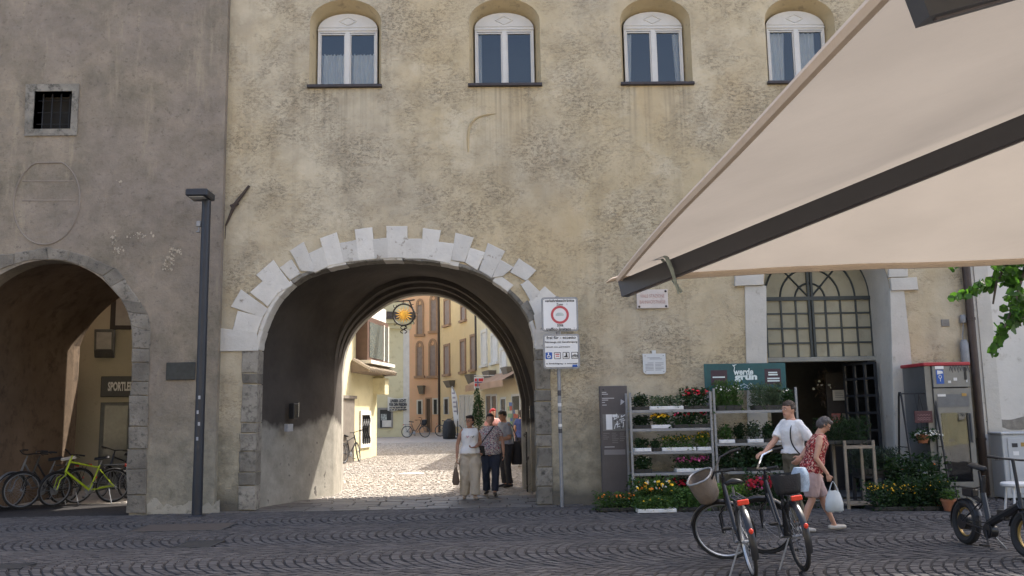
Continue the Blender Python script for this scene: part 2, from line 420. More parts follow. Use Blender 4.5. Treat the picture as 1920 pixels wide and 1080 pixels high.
def np_mesh(name, v, f, mat, tone=None, smooth=False):
    me = D.meshes.new(name); nf = len(f); k = f.shape[1]
    me.vertices.add(len(v)); me.vertices.foreach_set('co', np.ascontiguousarray(v, dtype=np.float32).ravel())
    me.loops.add(nf*k); me.loops.foreach_set('vertex_index', np.ascontiguousarray(f, dtype=np.int32).ravel())
    me.polygons.add(nf); me.polygons.foreach_set('loop_start', np.arange(0, nf*k, k, dtype=np.int32))
    me.polygons.foreach_set('use_smooth', np.full(nf, bool(smooth)))
    me.update(calc_edges=True); me.validate()
    if tone is not None:
        a = me.attributes.new('tone', 'FLOAT', 'FACE'); a.data.foreach_set('value', np.asarray(tone, dtype=np.float32))
    me.materials.append(mat); return me
# metal / stone covers let into the cobbles, found from their outlines in the photo
covers = []
for (px0, px1, py0, py1) in ((240, 405, 983, 997), (325, 388, 1014.5, 1027), (-30, 30, 1058, 1067)):
    a = onZ(px0, py1); b = onZ(px1, py1); c = onZ((px0+px1)/2, py0)
    covers.append((a.x, b.x, a.y, c.y))
def arc_cobbles():
    Q = []; BW = 2.08; s = .122; rise = .44
    for k in range(-1, 6):
        y0 = 14.02-BW*k
        n_u = 19
        ub = np.linspace(0, 1, n_u+1)
        nx = int(28/s)
        for j in range(-8, nx):
            xj = -14.5+j*s+ (k % 2)*.06 + RS.uniform(-.006, .006)
            u = ub.copy(); u[1:-1] += RS.uniform(-.011, .011, n_u-1)+((j % 2)*.5-.25)*(1/n_u)
            def xo(t): return rise*(2*t-1)**2
            g1, g2 = .0085, .0105
            for i in range(n_u):
                a, b = u[i], u[i+1]
                ya, yb = y0+BW*a, y0+BW*b
                if yb > 16.24 or ya < 2.1: continue
                xa, xb = xj+xo(a), xj+xo(b)
                if max(xa, xb) < -13.5 or min(xa, xb) > 12.5: continue
                q = [(xa+g2, ya+g1), (xa+s-g2, ya+g1), (xb+s-g2, yb-g1), (xb+g2, yb-g1)]
                cx = (xa+xb+s)/2; cy = (ya+yb)/2
                if any(c[0]-.05 < cx < c[1]+.05 and c[2]-.03 < cy < c[3]+.03 for c in covers): continue
                Q.append(q)
    Q = np.array(Q); Q += RS.uniform(-.0045, .0045, Q.shape); return Q
Q = arc_cobbles(); nq = len(Q)
zt = RS.normal(0, .0028, nq); tilt = RS.uniform(-.0028, .0028, (nq, 4)); tone = np.clip(RS.beta(2.2, 2.4, nq), 0, 1)
cc = Q.mean(1)
# the 300 cobbles that show largest (front rows inside the frame) are pieces of their own
vis = []
for i in np.where(cc[:, 1] < 10.2)[0]:
    d = Vector((cc[i, 0], cc[i, 1], 0))-CAMP; zc = d.dot(_f)
    if zc <= 0: continue
    px = 960+FPX*d.dot(_r)/zc; py = 540-FPX*d.dot(_u)/zc
    if 0 < px < 1920 and py < 1076: vis.append((py, i))
vis.sort(reverse=True); own = np.array([i for _, i in vis[:300]], dtype=int)
mask = np.ones(nq, bool); mask[own] = False
v, f = stone_arrays(Q[mask], zt[mask], .011, .024, tilt[mask])
stuff(link('cobble_field', np_mesh('cobble_field', v, f, COBBLE, np.repeat(tone[mask], 5)), square))
for i in own:
    o2 = np.array([cc[i, 0], cc[i, 1]]); v, f = stone_arrays(Q[i:i+1]-o2, zt[i:i+1], .011, .024, tilt[i:i+1])
    ob = link('cobble', np_mesh('cobble', v, f, COBBLE, np.repeat(tone[i:i+1], 5)), square); ob.location = (o2[0], o2[1], 0)
for i, (x0, x1, y0, y1) in enumerate(covers):
    mb = MB(); mb.bbox(x0, x1, y0, y1, -.03, .002, .006)
    mb.mi = 1; mb.box(x0-.03, x1+.03, y0-.03, y0, -.03, .004); mb.box(x0-.03, x1+.03, y1, y1+.03, -.03, .004); mb.box(x0-.03, x0, y0, y1, -.03, .004); mb.box(x1, x1+.03, y0, y1, -.03, .004)
    nm = ('long brown paved cover let into the cobbles before the lamp post', 'dark metal cover plate in the cobbles below the brown cover', 'dark metal cover plate in the cobbles before the bicycle passage')[i]
    tag(mb.build('manhole_cover', [M('cover_brown', (.070, .058, .052), .7, 0, .3, 8, .3, 40) if i == 0 else M('cover_iron', (.045, .046, .048), .6, .4, .3, 12, .3, 60), DARKM]), nm, 'cover')
# slabs in the gate passage
SLAB = mat_stone_attr('passage_slab', (.075, .068, .064), (.140, .127, .116), .6, .4, (.06, .056, .054))
pas = MB(); pas.quad((-4.9, 16.25, -.021), (1.4, 16.25, -.021), (1.4, 18.75, -.021), (-4.9, 18.75, -.021))
passage = struct(pas.build('passage_floor', MORTAR))
y = 16.26; r_ = 0
while y < 18.55:
    hgt = RS.uniform(.27, .34); x = -4.85+RS.uniform(-.4, 0); 
    while x < 1.35:
        w = RS.uniform(.38, .68)
        if x+w > -4.85 and x < 1.3:
            q = np.array([[(0, 0), (w-.014, 0), (w-.014, hgt-.014), (0, hgt-.014)]])+RS.uniform(-.004, .004, (1, 4, 2))
            vv, ff = stone_arrays(q, np.array([RS.normal(0, .003)]), .009, .024, RS.uniform(-.0025, .0025, (1, 4)))
            ob = link('slab', np_mesh('slab', vv, ff, SLAB, np.full(5, RS.beta(2, 2))), passage); ob.location = (x, y, 0)
        x += w
    y += hgt
# lane behind the gate, rising gently, with small cobbles
ln = MB(); ys = list(np.linspace(18.75, 66, 24))
for a, b in zip(ys[:-1], ys[1:]): ln.quad((-14, a, lane_z(a)-.02), (10, a, lane_z(a)-.02), (10, b, lane_z(b)-.02), (-14, b, lane_z(b)-.02))
lane = struct(ln.build('lane', M('lane_grit', (.30, .27, .24), .95, 0, .25, 9, .3, 60)))
LQ = []
for yy in np.arange(18.78, 46, .125):
    off = RS.uniform(0, .13)
    for xx in np.arange(-7.6, 3.4, .135):
        w = .112+RS.uniform(-.018, .012); h = .105+RS.uniform(-.015, .008)
        LQ.append([(xx+off, yy), (xx+off+w, yy), (xx+off+w, yy+h), (xx+off, yy+h)])
LQ = np.array(LQ)+RS.uniform(-.012, .012, (len(LQ), 4, 2))
lz = np.array([lane_z(t) for t in LQ[:, 0, 1]])+RS.normal(0, .003, len(LQ))
v, f = stone_arrays(LQ, lz, .012, .022, RS.uniform(-.003, .003, (len(LQ), 4)))
LC = mat_stone_attr('lane_cobble', (.33, .30, .27), (.42, .385, .345), .8, .3, (.32, .29, .26))
stuff(link('lane_cobbles', np_mesh('lane_cobbles', v, f, LC, np.repeat(RS.rand(len(LQ)), 5)), lane))
pm = onZ(772, 892)
mb = MB(); mb.lathe([(.36, -.02), (.36, .002), (.33, .006)], (0, 0, 0), 28)
o = mb.build('manhole_cover', M('cover_pale', (.48, .45, .41), .6, 0, .15, 10, .2, 50)); o.location = (pm.x, pm.y, lane_z(pm.y)+.004)
tag(o, 'round pale cover in the sunlit cobbles of the lane', 'cover')

# ================================================================== GATE BUILDING
gate = thing('gate_building', 'tall ochre plastered building with a wide white framed archway', 'building', (0, 0, 0))
# --- outlines
def smooth_line(pts, n):
    p = np.array(pts, float); d = np.r_[0, np.cumsum(np.linalg.norm(np.diff(p, axis=0), axis=1))]
    t = np.linspace(0, d[-1], n); return [(float(np.interp(a, d, p[:, 0])), float(np.interp(a, d, p[:, 1]))) for a in t]
def chaikin(p, it=2):
    for _ in range(it):
        q = [p[0]]
        for a, b in zip(p[:-1], p[1:]): q += [(.75*a[0]+.25*b[0], .75*a[1]+.25*b[1]), (.25*a[0]+.75*b[0], .25*a[1]+.75*b[1])]
        p = q+[p[-1]]
    return p
arc_px = [(483, 655), (489, 625), (505, 583), (522, 556), (544, 533), (567, 518), (594, 507), (634, 497), (678, 490), (712, 487), (744, 486), (784, 488), (822, 491), (858, 498), (889, 507), (913, 518), (935, 532), (958, 550), (979, 573), (993, 598), (1001, 624), (1004, 655)]
arcA = smooth_line(chaikin([fp(*p) for p in arc_px]), 40)
xL, xR = arcA[0][0], arcA[-1][0]
def prof(arc, n=10):
    l, r = arc[0], arc[-1]
    return [(l[0], l[1]*i/n-.03*(1-i/n)) for i in range(n)]+arc+[(r[0], r[1]*(n-1-i)/n-.03*(i+1)/n) for i in range(n)]
PA = prof(arcA)
YR = 20.35
rear_px = [(641, 700), (645, 668), (655, 638), (672, 612), (700, 587), (728, 568), (755, 557), (780, 552), (805, 551.5), (828, 555), (852, 563), (878, 579), (903, 600), (924, 623), (942, 648), (958, 682), (970, 718), (977, 752)]
arcB = smooth_line(chaikin([fp(*p, YR) for p in rear_px]), 40)
PB = prof(arcB)
TOPZ = 15.6; XW0, XW1 = -4.92, 8.98
# windows
WIN = []
for a, b in ((574, 720), (877, 1018), (1163, 1303), (1438, 1576)):
    x0 = fp(a, 159)[0]; x1 = fp(b, 157)[0]; WIN.append(((x0+x1)/2, .685))
ZS = 7.87
def niche(cx, hw, zs, zspring, ztop, n=14):
    pts = [(cx-hw, zs), (cx+hw, zs), (cx+hw, zspring)]
    for i in range(1, n): t = math.pi*i/n; pts.append((cx+hw*math.cos(t), zspring+(ztop-zspring)*math.sin(t)))
    return pts+[(cx-hw, zspring)]
DX0, DX1, DSP = 5.12, 7.50, 3.80
door_hole = niche((DX0+DX1)/2, (DX1-DX0)/2, -.05, DSP, DSP+(DX1-DX0)/2, 22)
wall = MB()
outer = [(XW0, -.05)]+[(p[0], max(p[1], -.05)) for p in PA]+[(door_hole[0][0], -.05)]
dh = door_hole[2:]                       # right spring ... over the arch ... left spring
outer = [(XW0, -.05)]+PA+[(DX0, -.05)]+dh[::-1]+[(DX1, -.05), (XW1, -.05), (XW1, TOPZ), (XW0, TOPZ)]
wholes = [niche(cx, hw, ZS, 9.16, 9.62) for cx, hw in WIN]
wall.prism(outer, wholes, YW, YW+.34)
o = wall.build('wall', OCHRE, gate)
body = MB()   # sides, rear wall with the lane arch, ceilings, roof
def rear_poly(z1=TOPZ): return [(XW0+.82, -.05)]+PB+[(1.6, -.05), (1.6, z1), (XW0+.82, z1)]
rw = MB(); rw.prism([(-4.1, -.05)]+PB+[(1.75, -.05), (1.75, TOPZ), (-4.1, TOPZ)], [], YR, YR+.25); rw.build('rear_wall', REPAIR, gate)
body.add([(XW0+.02, YW+.34, -.05), (-4.1, YR+.2, -.05), (-4.1, YR+.2, TOPZ), (XW0+.02, YW+.34, TOPZ)], [(0, 1, 2, 3)])
body.box(1.76, XW1, YR-.05, YR+.2, -.05, TOPZ); body.box(XW1-.3, XW1, YW+.35, YR-.06, -.05, TOPZ)
body.box(XW0+.1, XW1, YW+.35, YR-.06, 6.3, 6.5); body.box(XW0+.1, XW1, YW+.35, YR-.06, 10.6, 10.8)
body.box(XW0+.1, XW1, YW+.2+1.7, YW+.2+1.8, 6.51, 10.59)
body.build('side_walls', REPAIR, gate)
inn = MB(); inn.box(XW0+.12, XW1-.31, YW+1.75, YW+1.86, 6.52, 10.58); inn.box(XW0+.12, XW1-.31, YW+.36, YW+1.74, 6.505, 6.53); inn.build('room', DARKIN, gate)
rf = MB(); rf.add([(XW0-.1, YW-.45, TOPZ-.05), (XW1+.1, YW-.45, TOPZ-.05), (XW1+.1, YR+.6, TOPZ-.05), (XW0-.1, YR+.6, TOPZ-.05), (XW0-.1, (YW+YR)/2, TOPZ+1.1), (XW1+.1, (YW+YR)/2, TOPZ+1.1)], [(3, 2, 1, 0), (0, 1, 5, 4), (2, 3, 4, 5), (1, 2, 5), (3, 0, 4)])
rf.build('roof', M('roof_tile', (.23, .10, .06), .85, 0, .3, 3, .4, 20), gate)
# --- vault of the passage: front ring, splayed barrel, stepped rear ribs
def lerp_prof(A, B, t): return [(a[0]+(b[0]-a[0])*t, a[1]+(b[1]-a[1])*t) for a, b in zip(A, B)]
def grow(A, d, left=1.0):
    out = []; n = len(A)
    for i in range(n):
        a = A[max(i-1, 0)]; b = A[min(i+1, n-1)]; tx, tz = b[0]-a[0], b[1]-a[1]; l = math.hypot(tx, tz) or 1
        dd = d*(left+(1-left)*max(0.0, min(1.0, (i-10)/12)))
        out.append((A[i][0]-tz/l*dd, A[i][1]+(tx/l*dd if 9 < i < n-10 else 0)))
    return out
PAi = [(p[0], p[1]) for p in PA]
stations = [(YW+.02, grow(PAi, .03)), (YW+.36, grow(PAi, .03)), (YW+.362, grow(PAi, .10)), (YW+.9, lerp_prof(grow(PAi, .10), grow(PB, .26, 0), .16)), (YW+1.9, lerp_prof(grow(PAi, .08), grow(PB, .26, 0), .55)),
            (YR-.98, grow(PB, .26, .02)), (YR-.97, grow(PB, .165, .02)), (YR-.62, grow(PB, .165, .02)), (YR-.61, grow(PB, .085, .03)), (YR-.32, grow(PB, .085, .03)), (YR-.31, grow(PB, .004)), (YR+.27, grow(PB, .004))]
vt = MB(); n = len(PA)
vs = [(x, yy, z) for yy, pr in stations for x, z in pr]
fs = [(i*n+k, (i+1)*n+k, (i+1)*n+k+1, i*n+k+1) for i in range(len(stations)-1) for k in range(n-1)]
vt.add(vs, fs)
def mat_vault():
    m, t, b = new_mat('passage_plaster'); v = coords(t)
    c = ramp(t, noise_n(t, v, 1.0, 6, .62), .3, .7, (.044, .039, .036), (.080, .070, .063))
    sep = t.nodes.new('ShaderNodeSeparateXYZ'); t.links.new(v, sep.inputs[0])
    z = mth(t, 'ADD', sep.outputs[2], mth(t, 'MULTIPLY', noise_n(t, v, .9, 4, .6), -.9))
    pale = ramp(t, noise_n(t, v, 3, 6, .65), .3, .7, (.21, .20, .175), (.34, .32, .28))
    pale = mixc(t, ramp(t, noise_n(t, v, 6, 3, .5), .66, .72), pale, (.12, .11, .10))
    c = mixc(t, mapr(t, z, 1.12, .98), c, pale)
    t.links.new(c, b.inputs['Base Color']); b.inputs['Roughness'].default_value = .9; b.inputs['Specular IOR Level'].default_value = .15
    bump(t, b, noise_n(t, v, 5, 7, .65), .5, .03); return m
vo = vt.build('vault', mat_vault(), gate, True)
# --- white voussoirs, traced one by one
Z3 = lambda p: (400+p[0]/1.8, 400+p[1]/1.8)
VS = [((18, 460), (22, 393), (148, 406), (152, 460)), ((68, 389), (82, 334), (168, 354), (150, 401)), ((62, 311), (92, 262), (185, 326), (168, 352)), ((128, 264), (165, 231), (216, 276), (187, 312)),
      ((150, 205), (200, 162), (262, 247), (218, 272)), ((228, 182), (262, 158), (294, 205), (264, 224)), ((262, 125), (303, 100), (344, 198), (300, 196)), ((325, 135), (365, 116), (389, 181), (347, 200)),
      ((365, 85), (412, 67), (440, 169), (391, 179)), ((431, 100), (480, 92), (491, 161), (442, 167)), ((482, 55), (532, 48), (544, 155), (493, 161)), ((540, 88), (588, 83), (589, 154), (546, 155)),
      ((590, 44), (650, 44), (650, 153), (591, 153)), ((652, 85), (702, 87), (700, 154), (652, 153)), ((712, 52), (765, 58), (745, 160), (703, 154)), ((763, 97), (810, 103), (795, 170), (748, 161)),
      ((822, 68), (875, 82), (846, 166), (806, 160)), ((870, 118), (915, 131), (888, 190), (853, 168)), ((930, 103), (980, 127), (936, 217), (900, 196)), ((972, 159), (1010, 181), (975, 214), (944, 218)),
      ((1035, 155), (1085, 190), (1052, 227), (1005, 202)), ((1065, 228), (1105, 268), (1075, 305), (1040, 246)), ((1122, 250), (1168, 292), (1086, 345), (1066, 302)), ((1120, 322), (1172, 350), (1090, 395), (1082, 348)), ((1172, 395), (1178, 452), (1087, 455), (1086, 398))]
def block(pts, y0, y1, jit=.004, bev=.012):
    """stone with chamfered front edge from an (x,z) outline"""
    p = [(a[0]+random.uniform(-jit, jit), a[1]+random.uniform(-jit, jit)) for a in pts]
    if sum(p[i][0]*p[(i+1) % len(p)][1]-p[(i+1) % len(p)][0]*p[i][1] for i in range(len(p))) < 0: p = p[::-1]
    # subdivide edges for a slightly uneven outline
    q = []
    for a, b in zip(p, p[1:]+p[:1]):
        q += [a]+[(a[0]+(b[0]-a[0])*t+random.uniform(-jit, jit), a[1]+(b[1]-a[1])*t+random.uniform(-jit, jit)) for t in (.35, .7)]
    n = len(q); cx = sum(a[0] for a in q)/n; cz = sum(a[1] for a in q)/n
    ins = []
    for a in q:
        d = math.hypot(a[0]-cx, a[1]-cz); ins.append((a[0]-(a[0]-cx)/d*bev, a[1]-(a[1]-cz)/d*bev))
    mb = MB()
    vs = [(a[0]-cx, y0, a[1]-cz) for a in ins]+[(a[0]-cx, y0+bev*.8, a[1]-cz) for a in q]+[(a[0]-cx, y1, a[1]-cz) for a in q]+[(0, y0-random.uniform(.001, .006), 0)]
    fs = [(k, (k+1) % n, 3*n) for k in range(n)]
    for k in range(n):
        l = (k+1) % n; fs += [(k, n+k, n+l, l), (n+k, 2*n+k, 2*n+l, n+l)]
    mb.add(vs, fs); return mb, (cx, cz)
for q in VS:
    q = [(Vector(p)-Vector(q[1-i if i < 2 else 5-i]))*.085+Vector(p) for i, p in enumerate(q)]
    mb, c = block([fp(p[0]/1.8+400, p[1]/1.8+400) for p in q], YW-.035, YW+.05, .004, .010)
    o = mb.build('voussoir', WHITEV, gate); o.location = (c[0], 0, c[1])
# grey broken stone along the intrados, showing where the white paint is lost
ring = grow(PA, .11); n = len(PA); segs = list(range(10, n-11, 2))
for i in segs:
    j = min(i+2, n-11)
    w = random.choice((.5, .75, 1.0, 1.5)) if 24 < i < 45 or 14 < i < 22 else .55
    g2 = grow(PA, .10*w); g0 = grow(PA, -.016); mb, c = block([g0[i], g0[(i+j)//2], g0[j], g2[j], g2[(i+j)//2], g2[i]], YW-.012-random.uniform(0, .01), YW+.37, .005, .012)
    o = mb.build('arch_stone', GREYST if i % 6 in (0, 2) and 14 < i < 48 else WHITEV, gate); o.location = (c[0], 0, c[1])
# jamb stones
def jamb(x0a, x1a, ys, parent, mat, Y, proud=.02):
    for a, b in zip(ys[:-1], ys[1:]):
        f0 = (a-ys[0])/(ys[-1]-ys[0]); f1 = (b-ys[0])/(ys[-1]-ys[0])
        q = [fp(x0a[0]+(x0a[1]-x0a[0])*f0+random.uniform(-2, 2), a+.6, Y), fp(x1a[0]+(x1a[1]-x1a[0])*f0, a+.6, Y), fp(x1a[0]+(x1a[1]-x1a[0])*f1, b-.6, Y), fp(x0a[0]+(x0a[1]-x0a[0])*f1+random.uniform(-2, 2), b-.6, Y)]
        mb, c = block(q, Y-proud-random.uniform(0, .012), Y+.37, .005, .014)
        o = mb.build('jamb_stone', mat, parent); o.location = (c[0], 0, c[1])
jamb((455, 447), (484.5, 478), [657, 700, 720, 793, 812, 846, 886, 911, 957], gate, GREYST, YW)
jamb((1002.5, 1008.5), (1031, 1037), [652, 675, 731, 753, 815, 838, 876, 912, 946], gate, GREYST, YW)
# repaired low plaster left and right of the arch, standing a little proud
for pts in ():
    mb = MB(); mb.prism(chaikin([fp(*p) for p in pts]+[fp(*pts[0])], 2)[:-1][::-1], [], YW-.018, YW+.01); mb.build('plaster_patch', REPAIR, gate, fix=True)
# iron anchor rod
a = fp(468, 349); b = fp(424, 424); m_ = fp(441, 386)
mb = MB(); mb.tube([(b[0], YW-.03, b[1]), (m_[0], YW-.05, m_[1]), (a[0], YW-.03, a[1])], [.016, .038, .024], 8); mb.tube([(m_[0]-.07, YW-.05, m_[1]-.02), (m_[0]+.07, YW-.05, m_[1]+.04)], .035, 8); mb.tube([(m_[0], YW-.05, m_[1]), (m_[0], YW+.02, m_[1])], .02, 6)
mb.tube([(b[0], YW-.025, b[1]), (b[0]-.01, YW-.015, b[1]-.25)], .007, 6)
mb.build('anchor_rod', M('rusty_iron', (.075, .055, .045), .8, .3, .3, 20, .3, 60), gate, True)
# --- facade windows
SILLM = M('dark_sill_metal', (.05, .043, .045), .5, .3, .2, 8, .05, 40)
CURT = mat_thin('lace_curtain', (.74, .78, .82), .35, .9, .05, 5, 'cloth', .1)
ANCH = mat_layer('niche_plaster', (.40, .325, .20), (.50, .41, .265), (.26, .22, .15), 1.5, 6, (.56, .74), .35, 10)
def curtain(x0, x1, z0, z1, y, folds, parent, gather=0.0, scallop=False, side=1):
    mb = MB(); nx, nz = folds*6, 10
    for i in range(nx+1):
        u = i/nx
        for k in range(nz+1):
            w = k/nz; top = z1-(abs(math.sin(u*folds*math.pi*1.5))*.03 if scallop and k == nz else 0)
            uu = u if not gather else (u*(1-gather*(1-w)) if side < 0 else 1-(1-u)*(1-gather*(1-w)))
            mb.v.append((x0+(x1-x0)*uu, y+.018*math.sin(u*folds*2*math.pi+1.3*math.sin(3*w)), z0+(top-z0)*w))
    for i in range(nx):
        for k in range(nz): a = i*(nz+1)+k; mb.f.append((a, a+nz+1, a+nz+2, a+1)); mb.m.append(0)
    return mb.build('curtain', CURT, parent, 2)
def facade_window(i, cx, hw):
    yb = YW+.29; ihw = .575; zsp, zt = 9.13, 9.45
    outl = niche(cx, hw, ZS, 9.16, 9.62); inl = niche(cx, ihw+.01, ZS+.02, zsp+.01, zt+.01)
    ni = MB(); k = len(outl)
    ni.add([(x, YW+.003, z) for x, z in outl]+[(x, yb+.1, z) for x, z in inl], [(a, (a+1) % k, k+(a+1) % k, k+a) for a in range(k)])
    ni.build('window_niche', ANCH, gate, True)
    fr = MB(); zt0 = 9.09
    inner = [(cx-ihw+.04, ZS+.05), (cx+ihw-.04, ZS+.05), (cx+ihw-.04, zt0-.04), (cx-ihw+.04, zt0-.04)]
    fr.prism([(cx-ihw, ZS+.02), (cx+ihw, ZS+.02), (cx+ihw, zt0), (cx-ihw, zt0)], [inner], yb-.03, yb+.06)
    fr.box(cx-.045, cx+.045, yb-.045, yb+.05, ZS+.045, zt0-.035)
    win = fr.build('window', WHITEW, gate)
    for s in (-1, 1):
        xa, xb = (cx-ihw+.042, cx-.047) if s < 0 else (cx+.047, cx+ihw-.042)
        sh = MB(); sh.prism([(xa, ZS+.062), (xb, ZS+.062), (xb, zt0-.052), (xa, zt0-.052)], [[(xa+.022, ZS+.084), (xb-.022, ZS+.084), (xb-.022, zt0-.074), (xa+.022, zt0-.074)]], yb-.022, yb+.03)
        sh.build('sash', WHITEW, win)
        pn = MB(); tl = random.uniform(-.004, .004); pn.quad((xa+.02, yb+.004+tl, ZS+.082), (xb-.02, yb+.004-tl, ZS+.082), (xb-.02, yb+.006-tl, zt0-.072), (xa+.02, yb+.006+tl, zt0-.072)); pn.build('pane', GLASS, win)
        if i == 0: curtain(xa+.01, xb-.01, ZS+.07, ZS+.80, yb+.10, 5, win, scallop=True)
        if i == 1 and s < 0: curtain(xa, xa+.09, ZS+.07, zt0-.06, yb+.10, 2, win)
        if i == 2: curtain(xa if s < 0 else xb-.13, xa+.13 if s < 0 else xb, ZS+.07, zt0-.06, yb+.10, 2, win, .35, False, s)
        if i == 3: curtain(xa, xa+(.34 if s < 0 else .36), ZS+.07, zt0-.06, yb+.10, 4, win, .12, False, s)
    hd = MB(); arch = [(cx+ihw*math.cos(math.pi*t/16), zsp+.01+(zt-zsp-.01)*math.sin(math.pi*t/16)) for t in range(17)]
    hd.prism([(cx-ihw, zt0+.002), (cx+ihw, zt0+.002)]+arch, [], yb-.02, yb+.05); hd.box(cx-ihw-.004, cx+ihw+.004, yb-.05, yb+.04, zt0+.0, zt0+.03); hd.box(cx-ihw+.0, cx+ihw-.0, yb-.034, yb, zt0+.07, zt0+.085)
    for (x0, z0, x1, z1) in ((-.17, 0, 0, .085), (0, .085, .17, 0), (.17, 0, 0, -.085), (0, -.085, -.17, 0)):
        zc = zt0+.20; hd.tube([(cx+x0, yb-.022, zc+z0), (cx+x1, yb-.022, zc+z1)], .012, 4)
    hd.build('arched_panel', WHITEW, win)
    sl = MB(); sl.bbox(cx-hw-.03, cx+hw+.02, YW-.07, YW+.3, ZS-.045, ZS+.018, .01); sl.build('sill', SILLM, win)
for i, (cx, hw) in enumerate(WIN): facade_window(i, cx, hw)
# --- walled-up hood moulding mark (old niche) under the second window
mk = [fp(878, 285), fp(877, 250), fp(884, 226), fp(905, 216), fp(930, 213)]
mb = MB(); mb.tube([(x, YW+.012, z) for x, z in smooth_line(chaikin(mk), 14)], [.03, .04, .045, .05, .05, .05, .05, .05, .05, .045, .04, .035, .03, .02], 6, squash=.6); mb.build('old_niche_edge', ANCH, gate, True)
# --- flower shop portal
for (pts, nm, pr) in (([(1396, 536), (1436, 536), (1440, 940), (1404, 940)], 'pilaster', .03), ([(1377, 513), (1430, 511), (1430, 535), (1377, 537)], 'capital', .07), ([(1394, 440), (1430, 440), (1430, 511), (1394, 511)], 'impost_block', .04),
                      ([(1668, 545), (1694, 545), (1706, 650), (1716, 790), (1722, 925), (1682, 925), (1672, 700)], 'pilaster', .03), ([(1667, 522), (1716, 521), (1719, 544), (1669, 546)], 'capital', .07), ([(1664, 440), (1698, 440), (1700, 520), (1665, 521)], 'impost_block', .05)):
    mb, c = block([fp(*p) for p in pts], YW-pr, YW+.05, .003, .008); o = mb.build(nm, WHITEP, gate); o.location = (c[0], 0, c[1])
YD = 17.38
rv = MB(); k = len(door_hole); cxd = (DX0+DX1)/2
dhi = [(cxd+(x-cxd)*.994, z*.998) for x, z in door_hole]; rv.add([(x, YW+.005, z) for x, z in dhi]+[(x, YD+.3, z) for x, z in dhi], [(a, (a+1) % k, k+(a+1) % k, k+a) for a in range(1, k)]); rv.build('portal_reveal', WHITEP, gate, True)
cx = (DX0+DX1)/2; hw = (DX1-DX0)/2+.012
PANEM = mat_layer('curtained_fanlight_glass', (.30, .285, .215), (.39, .37, .285), (.24, .225, .175), 1.2, 3, (.5, .8), .05, 4, .25)  # opaque panes in the tone of the pale curtains behind them
fl = MB(); bar = .028
zb, zsp2 = 2.62, DSP-.02
cols = [cx+hw*t for t in (-.98, -.745, -.49, -.245, .245, .49, .745, .98)]
rows = [zb+.36, zb+.66, zb+.93]; rows = [zb+(zsp2-zb)*t for t in (.24, .49, .74)]
for x in cols: fl.box(x-bar*.55, x+bar*.55, YD-.03, YD+.02, zb, zsp2)
for x in (cx-.035, cx+.035): fl.box(x-.022, x+.022, YD-.045, YD+.02, zb, zsp2+hw-.01)
for z in rows: fl.box(cx-hw, cx+hw, YD-.026, YD+.018, z-bar*.6, z+bar*.6)
fl.box(cx-hw, cx+hw, YD-.05, YD+.021, zsp2-.045, zsp2+.03)
for r in (.245, .49, .745, .985):
    fl.tube([(cx+hw*r*math.cos(math.pi*t/28), YD-.005, zsp2+hw*r*math.sin(math.pi*t/28)) for t in range(29)], .020, 4)
for a in (48, 132): fl.tube([(cx+.05*math.cos(math.radians(a)), YD-.008, zsp2+.03), (cx+hw*.98*math.cos(math.radians(a)), YD-.008, zsp2+hw*.98*math.sin(math.radians(a)))], .018, 4)
fan = fl.build('fanlight', M('fanlight_bars', (.055, .065, .068), .5, .2, .15, 6, .05, 50), gate)
pn = MB(); xsb = [cx-hw]+cols[1:4]+[cx]+cols[4:7]+[cx+hw]; zsb = [zb]+rows+[zsp2]
for a, b in zip(xsb[:-1], xsb[1:]):
    for c, d in zip(zsb[:-1], zsb[1:]):
        p1 = MB(); t1, t2 = random.uniform(-.004, .004), random.uniform(-.004, .004)
        p1.quad((a+.01, YD+t1, c+.01), (b-.01, YD-t1, c+.01), (b-.01, YD+t2, d-.01), (a+.01, YD-t2, d-.01)); p1.build('pane', PANEM, fan)
arch = [(cx+hw*math.cos(math.pi*t/24), zsp2+hw*math.sin(math.pi*t/24)) for t in range(25)]
p1 = MB(); p1.prism(arch, [], YD+.004, YD+.015); p1.build('pane', PANEM, fan)
lb = MB(); lb.bbox(DX0, DX1, YD-.09, YD+.06, zb-.09, zb, .01); lb.build('transom', M('transom_stone', (.30, .30, .27), .7, 0, .15, 5, .2, 30), gate)
# shop room behind
sr = MB(); sx0, sx1, sy0, sy1, sz = 4.0, 8.5, YD+.3, 21.2, 3.3
for q in (((sx0, sy0, 0), (sx0, sy1, 0), (sx0, sy1, sz), (sx0, sy0, sz)), ((sx1, sy0, 0), (sx1, sy0, sz), (sx1, sy1, sz), (sx1, sy1, 0)), ((sx0, 20.2, 0), (sx1, 20.2, 0), (sx1, 20.2, sz), (sx0, 20.2, sz)), ((sx0, sy0, sz), (sx0, sy1, sz), (sx1, sy1, sz), (sx1, sy0, sz)), ((sx0, sy0, .002), (sx1, sy0, .002), (sx1, sy1, .002), (sx0, sy1, .002))): sr.quad(*q)
for a, b in ((sx0, DX0+.0), (DX1-.0, sx1)): sr.quad((a, sy0+.002, 0), (b, sy0+.002, 0), (b, sy0+.002, sz), (a, sy0+.002, sz))
sr.quad((DX0, YW+.3, .004), (DX1, YW+.3, .004), (DX1, sy0+.2, .004), (DX0, sy0+.2, .004))
sr.build('shop_room', M('shop_plaster', (.11, .105, .10), .9, 0, .3, 1.5, .2, 8), gate)
wv = MB(); wv.prism([(6.05+.55*math.cos(math.pi*t/14)*(1.0), 2.05+.62*math.sin(math.pi*t/14)) for t in range(15)], [], 20.1, 20.17); wv.build('lit_vault_patch', M('lit_vault_white', (.72, .70, .64), .9, 0, .08, 3, .1, 20), gate)  # whitish arch shape, its colour stands in for a lit vault at the back
